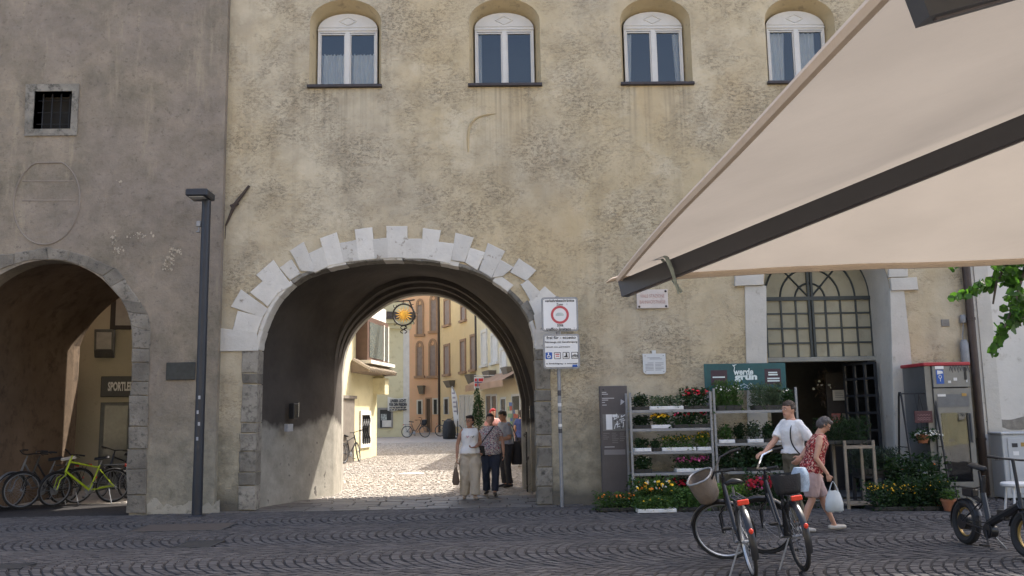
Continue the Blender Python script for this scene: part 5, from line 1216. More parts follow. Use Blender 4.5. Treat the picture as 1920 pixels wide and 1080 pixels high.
# on the ground
def on_ground(label, p0, p1, y0, y1, h, *a, **k): return planter(label, onY(p0, 940, y0).x, onY(p1, 940, y0).x, y0, y1, 0.006, h, *a, **k)
on_ground('low orange marigolds on the ground before the information pillar', 1122, 1192, 15.08, 15.42, .24, LF_GREEN, 620, .05, ((P_ORA, 34),), Bk, fsize=.02)
on_ground('white flowering plants on the ground under the first rack', 1186, 1254, 15.6, 15.95, .42, LF_DARK, 620, .06, ((P_WHI, 50), (P_YEL, 12)), Bk, fsize=.024)
on_ground('red begonias on the ground under the first rack', 1258, 1336, 15.6, 15.95, .40, LF_DARK, 620, .06, ((P_RED, 50),), Bk, fsize=.03)
on_ground('yellow and orange begonias in front of the first rack', 1192, 1266, 15.12, 15.5, .40, LF_GREEN, 900, .06, ((P_YEL, 30), (P_WHI, 14), (P_ORA, 10)), Bk, fsize=.034)
on_ground('green seedlings in a white tray on the cobbles', 1196, 1268, 14.76, 15.04, .20, LF_GREEN, 620, .05, ((P_YEL, 6),), Wt, fsize=.016)
on_ground('mixed green bedding plants on the ground before the second rack', 1270, 1345, 14.92, 15.4, .30, LF_GREEN, 900, .055, ((P_ORA, 4),), Bk)
on_ground('pale green ground plants beside the red geraniums', 1346, 1404, 14.95, 15.4, .34, LF_BRIGHT, 620, .06, (), Bk)
on_ground('bright red geraniums on the ground behind the bicycles', 1406, 1456, 14.95, 15.35, .44, LF_DARK, 520, .06, ((P_RED, 70), (P_MAG, 20)), Bk, fsize=.036)
on_ground('dark green shrubs on the ground at the shop door', 1458, 1530, 15.0, 15.5, .42, LF_DARK, 700, .07)
# teal banner on a frame above the second rack
BY = 15.98; a = onY(1322, 733, BY); b = onY(1472, 680, BY)
bn = thing('shop_banner', 'teal shop banner with white script lettering above the plant rack', 'banner', ((a.x+b.x)/2, BY, (a.z+b.z)/2)); w = b.x-a.x; h = b.z-a.z
mb = MB(); mb.bbox(-w/2, w/2, 0, .02, -h/2, h/2, .004); mb.build('panel', M('teal_print', (.022, .085, .092), .55, 0, .25, 2.5, .05, 30), bn)
for sx_ in (-.46, .46): mb = MB(); mb.box(w*sx_-.015, w*sx_+.015, .021, .05, -(a.z+b.z)/2, h/2-.02); mb.build('support', STEEL, bn)
MAR = M('maroon_print', (.055, .032, .042), .6, 0, .15, 4, 0)
for x0_, x1_, z0_, z1_ in ((-.42, -.22, -.30, .26), (.24, .44, -.30, .28)): mb = MB(); mb.box(w*x0_, w*x1_, -.0025, -.0005, h*z0_, h*z1_); mb.build('print_field', MAR, bn)
PW = M('pale_lettering', (.62, .70, .70), .6, 0, .04, 4, 0)
text('werde', -w*.02, -.005, h*.19, .2, PW, bn, w=w*.24, h=h*.24, bold=.006, shear=.1); text('grün', w*.005, -.005, -h*.04, .2, PW, bn, w=w*.28, h=h*.30, bold=.010, shear=.05)
mb = MB(); mb.tube([(-w*.135, -.005, h*.22), (-w*.125, -.005, h*.36), (-w*.15, -.005, h*.45)], .008, 5); mb.tube([(-w*.14, -.005, h*.42), (-w*.10, -.005, h*.46)], [.012, .003], 5)
for k, (x_, z_) in enumerate([(-.06, -.30), (-.02, -.31), (.02, -.30), (.06, -.29), (-.05, -.40), (-.01, -.41), (.03, -.40), (.08, -.38), (.12, -.34)]): mb.tube([(w*x_-.02, -.005, h*z_), (w*x_, -.005, h*z_+.025*(1 if k % 2 else -1)), (w*x_+.025, -.005, h*z_)], .006, 5)
mb.build('script_flourish', PW, bn)
for zz, x0_, x1_ in ((.0, -.40, -.25), (.14, .285, .395), (.06, .285, .40), (-.08, .27, .42), (-.17, .27, .42)): mb = MB(); mb.box(w*x0_, w*x1_, -.0045, -.0026, h*zz-.012, h*zz+.012); mb.build('text_line', PW, bn)
# wooden stand with herbs right of the door
WOOD = M('pale_wood', (.24, .20, .155), .8, 0, .2, 5, .2, 40)
SY0, SY1 = 14.75, 15.25; a = onY(1590, 928, SY0); b = onY(1644, 928, SY0); zt = onY(1600, 833, SY0).z
st = thing('plant_stand', 'weathered wooden plant stand beside the shop door', 'stand', (a.x, SY0, 0)); w = b.x-a.x
for x in (0, w):
    for y in (0, SY1-SY0): mb = MB(); mb.box(x-.02, x+.02, y-.02, y+.02, 0, zt+(.06 if y == 0 else .0)); mb.build('leg', WOOD, st)
for z in (zt-.02, .08): mb = MB(); mb.box(.021, w-.021, -.015, SY1-SY0+.015, z-.02, z); mb.build('shelf', WOOD, st)
mb = MB(); mb.box(.021, w-.021, -.02, -.001, zt-.07, zt-.022); mb.build('rail', WOOD, st)
planter('dense dark rosemary on the wooden stand', a.x-.30, b.x-.02, SY0+.05, SY1, zt+.002, .34, LF_DARK, 900, .075, (), Bk, up=.8, narrow=.2)
# second low stand with lavender
LA, LB = onY(1612, 900, 15.3).x, onY(1692, 900, 15.3).x
ls_ = thing('plant_stand', 'low dark crate stand carrying a lavender trough', 'stand', (LA, 15.3, 0))
mb = MB(); mb.bbox(0, LB-LA, 0, .45, .0, .05, .006); mb.bbox(.04, LB-LA-.04, .04, .41, .44, .50, .006)
for x in (.03, LB-LA-.08):
    for y in (.03, .36): mb.box(x, x+.05, y, y+.05, .05, .44)
mb.build('crate', M('dark_crate', (.045, .043, .045), .8), ls_)
planter('grey lavender in a black trough on the low crate', LA, LB, 15.32, 15.72, .502, .36, LF_LAV, 1000, .085, (), Bk, th=.10, up=1.2, narrow=.16)
on_ground('small yellow flowers spilling over a bowl near the metal frame', 1640, 1722, 14.35, 14.8, .34, LF_DARK, 800, .055, ((P_YEL, 70),), Bk, fsize=.015)
on_ground('dark bushy plants with yellow blossoms at the foot of the metal frame', 1715, 1790, 14.3, 14.75, .40, LF_DARK, 800, .07, ((P_YEL, 22),), Bk, fsize=.015)
on_ground('tall dark bushy plant behind the yellow flowers', 1676, 1772, 15.0, 15.4, .62, LF_DARK, 1100, .085, ((P_WHI, 8), (P_ORA, 6)), Bk, fsize=.025)
def pot(label, px, Y, r, h, leaf, nl, hh, fl=(), z=0.0):
    _seed[0] += 1; p = onY(px, 930, Y); t = thing('flower_pot', label, 'flower pot', (p.x, Y, z+.006))
    mb = MB(); mb.lathe([(r*.68, 0), (r*.72, .01), (r*.98, h*.8), (r*1.06, h*.8), (r*1.08, h), (r*.95, h), (r*.9, h*.85), (0.001, h*.82)], (0, 0, 0), 18); mb.build('pot', TERRA, t, True)
    leaves(nl, (0, 0, h+hh*.45), (r*1.3, r*1.2, hh*.55), .07, leaf, 'foliage', t, _seed[0])
    for k, (m, n_) in enumerate(fl): blossoms(n_, (0, 0, h+hh*.45), (r*1.2, r*1.1, hh*.5), .02, m, t, _seed[0]+k)
    return t
pot('terracotta pot of low green plants by the folding bicycle', 1779, 14.2, .12, .18, LF_GREEN, 180, .16)
pot('terracotta pot half hidden under the dark bushy plant', 1762, 14.7, .15, .2, LF_DARK, 260, .3)
# A-frame with hanging basket
AY = 15.55; a = onY(1687, 735, AY); b = onY(1749, 735, AY)
af = thing('basket_stand', 'black metal stand with a hanging basket bar', 'stand', (a.x, AY, 0)); w = b.x-a.x; zt = a.z
for x in (0, w):
    mb = MB(); mb.tube([(x, -.34, 0), (x, -.05, zt-.08), (x, -.02, zt-.01), (x, .02, zt-.01), (x, .05, zt-.08), (x, .34, 0)], .019, 8); mb.build('leg', BLACKM, af, True)
    mb = MB(); mb.tube([(x, -.17, zt*.5), (x, .17, zt*.5)], .009, 6); mb.build('brace', BLACKM, af)
mb = MB(); mb.tube([(0, 0, zt-.03), (w, 0, zt-.03)], .012, 8); mb.build('bar', BLACKM, af)
p = onY(1732, 822, AY-.05); hb = thing('hanging_basket', 'terracotta hanging basket of trailing white flowers on the black frame', 'basket', (p.x, AY-.02, p.z-.08))
mb = MB(); mb.lathe([(.07, 0), (.11, .12), (.125, .125), (.125, .15), (.1, .15), (.001, .13)], (0, 0, 0), 16); mb.build('pot', TERRA, hb, True)
mb = MB()
for k in range(3): an = 2*math.pi*k/3; mb.tube([(.115*math.cos(an), .115*math.sin(an), .15), (0, .02, a.z-.04-p.z+.08)], .004, 5)
mb.build('hanger', BLACKM, hb)
leaves(520, (.04, 0, .13), (.26, .16, .12), .055, LF_DARK, 'foliage', hb, 77); blossoms(46, (.08, -.02, .10), (.22, .16, .13), .022, P_WHI, hb, 78)
a2 = onY(1716, 793, AY-.08); b2 = onY(1748, 770, AY-.08)
hs = thing('price_board', 'small dark maroon board hung on the black frame', 'sign', ((a2.x+b2.x)/2, AY-.06, (a2.z+b2.z)/2)); w2 = b2.x-a2.x; h2 = b2.z-a2.z
mb = MB(); mb.bbox(-w2/2, w2/2, -.02, 0, -h2/2, h2/2, .004); mb.build('board', M('maroon_board', (.075, .028, .032), .6), hs)
mb = MB()
for zz in (.15, -.1, -.25): mb.tube([(-w2*.35+w2*.7*t, -.021, h2*zz+.006*math.sin(t*26)) for t in np.linspace(0, 1, 18)], .003, 4)
mb.build('chalk_script', M('chalk', (.35, .22, .22), .8), hs)
mb = MB(); mb.tube([(-w2*.3, -.01, h2/2), (-w2*.3, .06, zt-.04-(a2.z+b2.z)/2)], .003, 4); mb.tube([(w2*.3, -.01, h2/2), (w2*.3, .06, zt-.04-(a2.z+b2.z)/2)], .003, 4); mb.build('wire', BLACKM, hs)
# inside the doorway: notices, dried wreath
NY = 18.3
def notice(x0, x1, y0, y1, m, lab):
    a = onY(x0, y1, NY); b = onY(x1, y0, NY); t = thing('notice', lab, 'notice', ((a.x+b.x)/2, NY, (a.z+b.z)/2)); mb = MB(); mb.bbox(-(b.x-a.x)/2, (b.x-a.x)/2, -.01, 0, -(b.z-a.z)/2, (b.z-a.z)/2, .003); mb.build('sheet', m, t)
    mb = MB(); w = b.x-a.x; h = b.z-a.z
    for k in range(4): mb.box(-w*.35, w*(.1+.06*k), -.0125, -.0105, h*(.3-.17*k)-.006, h*(.3-.17*k)+.006)
    mb.build('text_line', M('notice_print', (.25, .25, .25), .7), t)
    return t
notice(1562, 1588, 731, 751, M('paper', (.58, .56, .50), .8, 0, .05), 'white paper notice inside the shop doorway')
notice(1560, 1576, 775, 793, M('card_red', (.42, .14, .12), .7, 0, .8, 14), 'red and white postcard under the paper notice')
notice(1580, 1593, 775, 793, M('card_brown', (.28, .22, .16), .7, 0, .7, 14), 'brown postcard beside the red postcard')
easel = thing('display_easel', 'dark upright display board standing inside the shop doorway', 'display', (onY(1577, 850, NY+.06).x, NY+.06, .004))
mb = MB(); mb.bbox(-.22, .22, 0, .05, .02, 2.35, .01); mb.box(-.24, .24, -.1, .2, 0, .03); mb.build('board', M('easel_dark', (.05, .045, .042), .8), easel)
wr = thing('dried_bouquet', 'dried bouquet hanging in the dark shop doorway', 'bouquet', (onY(1550, 730, 18.6).x, 18.6, onY(1550, 730, 18.6).z))
leaves(300, (0, 0, 0), (.20, .2, .38), .11, leafmat('dry_leaf', (.13, .105, .085), .2), 'foliage', wr, 5, .6, 'ell', .2, .4)
blossoms(20, (-.1, -.1, -.1), (.22, .2, .3), .03, P_WHI, wr, 6)
mb = MB(); mb.tube([(0, 0, .3), (0, 0, 3.28-wr.location.z)], .006, 5); mb.build('string', BLACKM, wr)
# ---------------------------------------------------------------- phone booth
PY0, PY1 = 15.45, 16.35; a = onY(1737, 905, PY0); b = onY(1826, 905, PY0)
x0 = onY(1741, 760, PY0).x; x1 = onY(1823, 760, PY0).x; w = x1-x0+.06; ztop = onY(1775, 679, PY0).z
pb = thing('phone_booth', 'grey metal and glass phone booth with a red roof edge', 'phone booth', ((x0+x1)/2, PY0, 0))
PBM = M('booth_grey', (.17, .175, .18), .4, .5, .12, 4, .05, 40); PBD = M('booth_dark', (.07, .075, .085), .45, .3)
zm = onY(1775, 728, PY0).z; dp = PY1-PY0
mb = MB(); mb.bbox(-w/2, w/2, .0, dp, ztop-.06, ztop, .01); mb.build('roof_edge', M('booth_red', (.36, .028, .04), .4, 0, .1), pb)
mb = MB(); mb.bbox(-w/2+.15, w/2-.02, .01, .10, zm+.015, ztop-.061, .008); mb.box(-w/2+.03, -w/2+.14, .05, dp-.02, .0, ztop-.061); mb.build('upper_panel', PBM, pb)
fr = MB(); xa, xb = -w/2+.15, w/2-.02
zg0, zg1 = onY(1790, 887, PY0).z, onY(1790, 774, PY0).z; zg0 = .34
fr.prism([(xa, .01), (xb, .01), (xb, zm), (xa, zm)], [[(xa+.09, zg0), (xb-.09, zg0), (xb-.09, zg1), (xa+.09, zg1)]], .02, .08); dr = fr.build('door', PBM, pb)
mb = MB(); mb.box(xa+.08, xb-.08, .045, .055, zg0-.01, zg1+.01); mb.build('pane', mat_glass('booth_glass', (.50, .57, .66), .5), dr)
mb = MB(); mb.box(xa+.05, xb-.05, .014, .0195, zg1+.10, zg1+.32); mb.build('notice_field', M('booth_field', (.13, .135, .14), .5), dr)
mb = MB(); mb.bbox(xb-.075, xb-.045, -.02, .018, 1.0, 1.5, .008); mb.build('handle', PBD, dr)
mb = MB(); mb.box(xa+.02, xb, dp-.05, dp, 0, ztop-.062); mb.box(xb-.03, xb, .10, dp-.06, .0, ztop-.062); mb.box(xa, xb-.04, .1, dp-.06, 0, .03); mb.build('shell', PBD, pb)
mb = MB(); mb.bbox(xa+.12, xb-.2, dp-.25, dp-.06, 1.05, 1.6, .02); mb.tube([(xa+.18, dp-.27, 1.1), (xa+.18, dp-.30, 1.3), (xa+.18, dp-.27, 1.5)], .03, 8); mb.build('telephone', BLACKM, pb)
xs = xa+.06; mb = MB(); mb.box(xs, xs+.13, .004, .0095, zm+.08, zm+.32); stk = mb.build('sticker', SBL, pb)
mb = MB(); mb.box(xs-.01, xs+.14, .004, .0095, zm+.335, zm+.385); mb.prism([(xs+.02, zm+.24), (xs+.12, zm+.26), (xs+.11, zm+.30), (xs+.02, zm+.31)], [], .001, .0038); mb.tube([(xs+.065+.025*math.cos(t), .002, zm+.20+.028*math.sin(t)) for t in np.linspace(0, 6.28, 10)], .006, 4); mb.tube([(xs+.065, .002, zm+.17), (xs+.065, .002, zm+.12)], .006, 4); mb.build('sticker_print', SW, stk)
mb = MB(); mb.box(xs+.30, xs+.36, .004, .0095, zm+.13, zm+.18); mb.box(xs+.20, xs+.25, .004, .0095, zm+.09, zm+.13); mb.box(xs+.52, xs+.54, .004, .0095, zm+.1, zm+.15); mb.build('sticker', M('sticker_white', (.6, .6, .6), .5), pb)
mb = MB(); 
for k in range(7): mb.tube([(xs+.24+.05*k, .006, zm+.30), (xs+.26+.05*k, .006, zm+.38+.03*(k % 3)), (xs+.30+.05*k, .006, zm+.27+.02*(k % 2))], .006, 4)
mb.build('graffiti', M('graffiti_dark', (.085, .085, .095), .6), pb)
mb = MB(); mb.box(xb-.10, xb-.06, .003, .0095, zm+.14, zm+.36); mb.build('slot', BLACKM, pb)
mb = MB(); mb.box(xs, xs+.14, .008, .0195, zm-.14, zm-.10); mb.build('sticker', M('sticker_white', (.6, .6, .6), .5), dr)
mb = MB(); mb.box(xb-.17, xb-.09, .008, .0195, zm-.14, zm-.09); mb.build('sticker', M('sticker_gold', (.35, .22, .06), .5), dr)
# ---------------------------------------------------------------- drainpipe + white building + cabinet
dpz = thing('drainpipe', 'dark brown drainpipe at the corner between ochre and white walls', 'drainpipe', (9.02, YW-.06, 0))
xp = (onY(1803, 485, YW-.1).x+onY(1839, 869, YW-.1).x)/2+.06; dpz.location = (xp, YW-.10, 0)
mb = MB(); mb.tube([(0, 0, .02), (0, 0, TOPZ-.2)], .072, 12); mb.build('pipe', PIPE, dpz, True)
for z in (1.0, 3.2, 5.5, 8): mb = MB(); mb.tube([(0, 0, z), (0, 0, z+.05)], .085, 12); mb.box(-.02, .02, .05, .1, z, z+.05); mb.build('clamp', PIPE, dpz)
wb = thing('white_building', 'white plastered building at the right of the drainpipe', 'building')
WB2 = mat_layer('aged_white_plaster', (.52, .505, .47), (.62, .60, .56), (.38, .355, .315), .7, 3.5, (.60, .74), .3, 7)
mb = MB(); mb.box(9.0, 24, YW-.05, YR, -.05, 14.7); mb.build('wall', WB2, wb)
mb = MB(); mb.box(xp+.16, xp+.42, YW-.075, YW-.051, -.02, 14.7); mb.build('corner_strip', WHITEP, wb)
mb = MB(); mb.add([(8.99, YW-.5, 14.7), (24.2, YW-.5, 14.7), (24.2, YR+.5, 14.7), (8.99, YR+.5, 14.7), (8.99, 18.4, 15.7), (24.2, 18.4, 15.7)], [(0, 1, 5, 4), (2, 3, 4, 5), (1, 2, 5), (3, 0, 4), (3, 2, 1, 0)]); mb.build('roof', ROOFT, wb)
STAIN = M('damp_stain', (.22, .205, .18), .95, 0, .3, 9, .2, 30)
for pts in ([(1848, 790), (1868, 785), (1890, 788), (1908, 784), (1930, 778), (1930, 806), (1890, 806), (1884, 802), (1862, 798)],):
    mb = MB(); mb.prism(chaikin([fp(*p, YW-.05) for p in pts], 2)[::-1], [], YW-.054, YW-.04); mb.build('plaster_patch', STAIN, wb, fix=True)
UY = 15.75; a = onY(1886, 905, UY); b = onY(1884, 815, UY)
ub = thing('utility_cabinet', 'pale grey utility cabinet with stickers against the white building', 'cabinet', (a.x, UY, 0)); h = b.z; 
UC = M('cabinet_grey', (.42, .44, .46), .5, 0, .08, 4, .05, 40)
mb = MB(); mb.bbox(0, .85, 0, .4, .02, h, .012); mb.bbox(-.02, .87, -.02, .42, h, h+.04, .01); mb.build('body', UC, ub)
mb = MB(); mb.bbox(.09, .82, -.015, -.001, .10, h-.06, .006); d_ = mb.build('door', UC, ub)
for x_, z_, m_ in ((.16, h-.22, SB), (.32, h-.21, M('sticker_gold', (.35, .22, .06), .5)), (.17, h-.36, SW)): mb = MB(); mb.box(x_, x_+.1, -.019, -.0155, z_, z_+.07); mb.build('sticker', m_, d_)
# white stool behind the folding bicycle
WY = 13.2; p = onY(1905, 906, WY); so = thing('stool', 'white round plastic stool behind the folding bicycle', 'stool', (p.x, WY, 0))
mb = MB(); mb.lathe([(.19, p.z-.05), (.21, p.z-.03), (.21, p.z), (.19, p.z+.015), (.001, p.z+.02)], (0, 0, 0), 24); mb.build('seat', TRAYW, so, True)
for k in range(4): an = math.pi/4+k*math.pi/2; mb = MB(); mb.tube([(.13*math.cos(an), .13*math.sin(an), p.z-.03), (.19*math.cos(an), .19*math.sin(an), 0)], .016, 8); mb.build('leg', TRAYW, so, True)
# fixtures in the gate passage
p = onwall(547, 770, (-4.15, YW+.36), (-3.45, YR-.97)); ic = thing('door_bell', 'dark intercom with a bright edge on the left passage wall', 'intercom', (p.x, p.y, p.z), math.atan2(YR-.97-YW-.36, .7))
mb = MB(); mb.bbox(-.10, .10, -.10, .02, -.16, .14, .015); mb.build('box', BLACKM, ic); mb = MB(); mb.bbox(.101, .115, -.10, -.01, -.12, .16, .004); mb.build('rim', CHROME, ic)
p = onwall(538, 802, (-4.15, YW+.36), (-3.45, YR-.97)); hn = thing('house_number', 'small white number plate under the intercom', 'sign', (p.x, p.y, p.z), math.atan2(YR-.97-YW-.36, .7))
mb = MB(); mb.bbox(-.11, .11, -.075, -.0, -.07, .07, .004); mb.build('plate', M('plate_grey', (.32, .33, .35), .5), hn)
p = onwall(1003, 773, (.93, 17.0), (.85, 20)); lb_ = thing('letter_box', 'dark letter box on the right passage wall', 'letter box', (p.x, 17.1, p.z))
mb = MB(); mb.bbox(-.16, .04, -.15, .15, -.12, .12, .01); mb.build('box', BLACKM, lb_); mb = MB(); mb.box(-.166, -.161, -.1, .1, .04, .06); mb.build('slot', STEEL, lb_)
gt = thing('iron_gate_leaf', 'folded black iron gate leaf at the right passage wall', 'gate', (.74, 19.0, 0))
for k in range(6): mb = MB(); mb.tube([(0, k*.07, .02), (0, k*.07, 1.25)], .011, 6); mb.build('bar', BLACKM, gt)
for z in (.12, .62, 1.15): mb = MB(); mb.box(-.012, .012, -.02, .37, z, z+.03); mb.build('rail', BLACKM, gt)
# postcard stand + conifer further down the lane
PCY = 41.0; p = onY(962, 805, PCY); pc = thing('postcard_rack', 'rack of coloured postcards outside the lane shop', 'rack', (p.x, PCY, lane_z(PCY)))
mb = MB(); mb.tube([(0, 0, 0), (0, 0, 1.9)], .03, 8); mb.lathe([(.25, 0), (.25, .03)], (0, 0, 0), 12); mb.build('pole', STEEL, pc)
random.seed(9)
for k in range(18):
    mb = MB(); mb.box(-.10, .10, -.012, 0, -.10, .10, Matrix.Translation((random.choice((-.13, .13)), -.06-.02*random.random(), .45+(k//2)*.17)) @ Matrix.Rotation(random.uniform(-.2, .2), 4, 'Z')); mb.build('postcard', M('card%d' % (k % 4), ((.1, .16, .36), (.5, .45, .38), (.40, .12, .10), (.2, .3, .2))[k % 4], .5), pc)
CY = 47.0; p = onY(897, 815, CY); cf = thing('conifer', 'slim dark green potted conifer outside the lane shop', 'tree', (p.x, CY, lane_z(CY)))
mb = MB(); mb.lathe([(.22, 0), (.3, .45), (.26, .45)], (0, 0, 0), 14); mb.build('pot', TERRA, cf, True)
mb = MB(); mb.tube([(0, 0, .4), (0, 0, 2.2)], [.05, .015], 6); mb.build('trunk', WOOD, cf)
leaves(1500, (0, 0, 1.5), (.42, .42, 1.15), .13, LF_DARK, 'crown', cf, 3, .6, 'ell', .5, .35, .55)
# dark covered scooter box in the lane
BYY = 50; p = onY(842, 814, BYY); bb = thing('covered_scooter', 'scooter under a black cover before the orange house', 'scooter', (p.x, BYY, lane_z(BYY)))
mb = MB(); mb.lathe([(.36, 0), (.42, .3), (.40, .65), (.30, .95), (.12, 1.05), (.001, 1.06)], (0, 0, 0), 16, Matrix.Diagonal((.9, 1.5, 1, 1))); mb.build('cover', M('black_cover', (.02, .02, .022), .7, 0, .2, 6, .5, 12), bb, True)
mb = MB()
for yy in (-.4, .4): mb.torus(.2, .06, 18, 8, Matrix.Translation((0, yy, .25)))
mb.build('wheel', RUBBER, bb)
# ================================================================== PARASOL
CANV = mat_thin('beige_canvas', (.212, .190, .168), .50, .85, .07, 1.6, 'cloth', .4)
RIBM = M('charcoal_aluminium', (.060, .060, .066), .45, .3, .08, 3, .02, 60)
zE = 2.35; Cn = onZ(1160, 521, zE); HALF = 3.3; phi = .030
e1 = Vector((math.cos(phi), math.sin(phi), 0)); e2 = Vector((math.sin(phi), -math.cos(phi), 0))
HUBZ = 3.43
def can(u, v):
    """u, v in -1..1, from the far-left corner (-1,-1)"""
    m = max(abs(u), abs(v)); k = (min(abs(u), abs(v))/m) if m > 1e-6 else 0
    ze = zE+.11*(1-k**1.6); z = HUBZ+(ze-HUBZ)*m-.035*math.sin(math.pi*m)*math.sin(math.pi*k)+.010*noise.noise(Vector((u*3.1, v*3.1, .5)))+.006*noise.noise(Vector((u*9, v*3, 1.5)))
    p = Cn+e1*(HALF*(1+u))+e2*(HALF*(1+v)); return Vector((p.x, p.y, z))
par = thing('parasol', 'huge square beige parasol with charcoal ribs over the square', 'parasol', (can(0, 0).x, can(0, 0).y, 0))
PO = Matrix.Translation((-par.location.x, -par.location.y, 0))
N_ = 80; mb = MB()
for i in range(N_+1):
    for j in range(N_+1): mb.v.append(tuple(PO @ can(-1+2*i/N_, -1+2*j/N_)))
for i in range(N_):
    for j in range(N_): a = i*(N_+1)+j; mb.f.append((a, a+1, a+N_+2, a+N_+1)); mb.m.append(0)
canopy = mb.build('canopy', CANV, par, 2)
HEM = M('canvas_hem', (.48, .39, .31), .9, 0, .06, 5, .3, 60)
t_ = np.linspace(-1, 1, 40)
for k, line in enumerate(([(-1, t) for t in t_], [(t, -1) for t in t_], [(1, t) for t in t_], [(t, 1) for t in t_])):
    mb = MB(); pts = [PO @ can(u, v)+Vector((0, 0, -.012)) for u, v in line]
    mb.tube(pts, .017, 6, squash=1.2); mb.build('hem', HEM, canopy, True)
def ribbar(mb, a, b, w, h):
    d = (b-a).normalized(); s = d.cross(Vector((0, 0, 1))).normalized(); n_ = s.cross(d)
    vs = [p+s*(sx*w/2)+n_*(sz*h/2) for p in (a, b) for sx, sz in ((-1, -1), (1, -1), (1, 1), (-1, 1))]
    mb.add(vs, [(0, 1, 2, 3), (7, 6, 5, 4), (0, 4, 5, 1), (1, 5, 6, 2), (2, 6, 7, 3), (3, 7, 4, 0)])
for u in (-1, 0, 1):
    for v in (-1, 0, 1):
        if u == v == 0: continue
        mb = MB(); a = PO @ can(u*.995, v*.995)+Vector((0, 0, -.075)); b = PO @ can(u*.04, v*.04)+Vector((0, 0, -.10)); ribbar(mb, a, b, .055, .092)
        mb.mi = 1; mid = a+(b-a)*.02; ribbar(mb, a+(b-a)*.012-Vector((0, 0, .049)), b-Vector((0, 0, .049)), .012, .006)
        rib = mb.build('rib', [RIBM, M('rib_edge', (.13, .115, .12), .5, .4)], par)
        c2 = PO @ can(u*.5, v*.5)+Vector((0, 0, -.16)); mb = MB(); ribbar(mb, Vector((u*.09, -v*.09, 2.3)), c2, .03, .045); mb.build('strut', RIBM, par)
        # canvas pocket at the rib end
        mb = MB(); q = PO @ can(u, v); dr = Vector((q.x, q.y, 0)).normalized(); mb.tube([q+dr*-.03+Vector((0, 0, -.004)), q+dr*.03+Vector((0, 0, -.008)), q+dr*.085+Vector((0, 0, -.022))], [.035, .026, .008], 8, squash=.4); mb.build('corner_pocket', HEM, canopy, True)
mb = MB(); mb.tube([(0, 0, 0), (0, 0, 3.45)], .075, 16); mb.build('mast', RIBM, par, True)
mb = MB(); mb.lathe([(.14, 2.22), (.16, 2.25), (.16, 2.37), (.1, 2.4)], (0, 0, 0), 16); mb.build('slider', RIBM, par, True)
mb = MB(); mb.bbox(-.5, .5, -.5, .5, .0, .09, .02); mb.build('base_plate', M('concrete', (.30, .29, .28), .9), par)
# tie strap at the far-left corner rib
d0 = (PO @ can(-.93, -.93)); mb = MB()
hs0 = d0+Vector((-.02, .02, .0)); pts = [d0+Vector((-.05, .02, .03)), d0+Vector((-.02, -.06, -.02)), d0+Vector((0, -.08, -.09)), d0+Vector((.02, -.06, -.15)), d0+Vector((.035, -.05, -.21))]
mb.tube(pts, [.010, .016, .015, .012, .006], 6, squash=.5); mb.tube([d0+Vector((-.05, .02, .03)), d0+Vector((-.0, .05, -.05)), d0+Vector((.02, 0, -.13)), d0+Vector((.05, -.05, -.20))], .009, 5); mb.build('tie_strap', M('strap_grey', (.24, .275, .26), .9, 0, .3, 20, .3), par, True)

# ================================================================== TREE at the right
tree = thing('lime_tree', 'leafy tree whose bright green branches hang in beside the white building', 'tree', (7.3, 9.6, 0))
BARK = mat_layer('bark', (.07, .058, .048), (.14, .12, .10), (.04, .034, .03), 5, 18, (.5, .7), .9, 25)
mb = MB(); TL = Vector(tree.location)
mb.tube([(0, 0, -.05), (.03, 0, .5), (-.02, .05, 1.5), (.05, .02, 2.8), (0, 0, 4.2), (.1, .1, 5.6)], [.24, .17, .15, .13, .10, .05], 12)
br_ends = []
random.seed(21)
for k in range(11):
    a = 2*math.pi*k/11+random.uniform(-.2, .2); z0 = random.uniform(2.6, 4.6); L_ = random.uniform(1.1, 2.0); p0 = Vector((0, 0, z0)); p2 = Vector((L_*math.cos(a), L_*math.sin(a), z0+random.uniform(.3, 1.0))); p1 = (p0+p2)/2+Vector((0, 0, .25))
    mb.tube([p0, p1, p2], [.06, .04, .015], 7); br_ends.append(p2)
mb.build('trunk', BARK, tree, True)
TLEAF = mat_thin('lime_leaf', (.045, .100, .024), .5, .45, .2, 7, 'leaf', .1, .3)
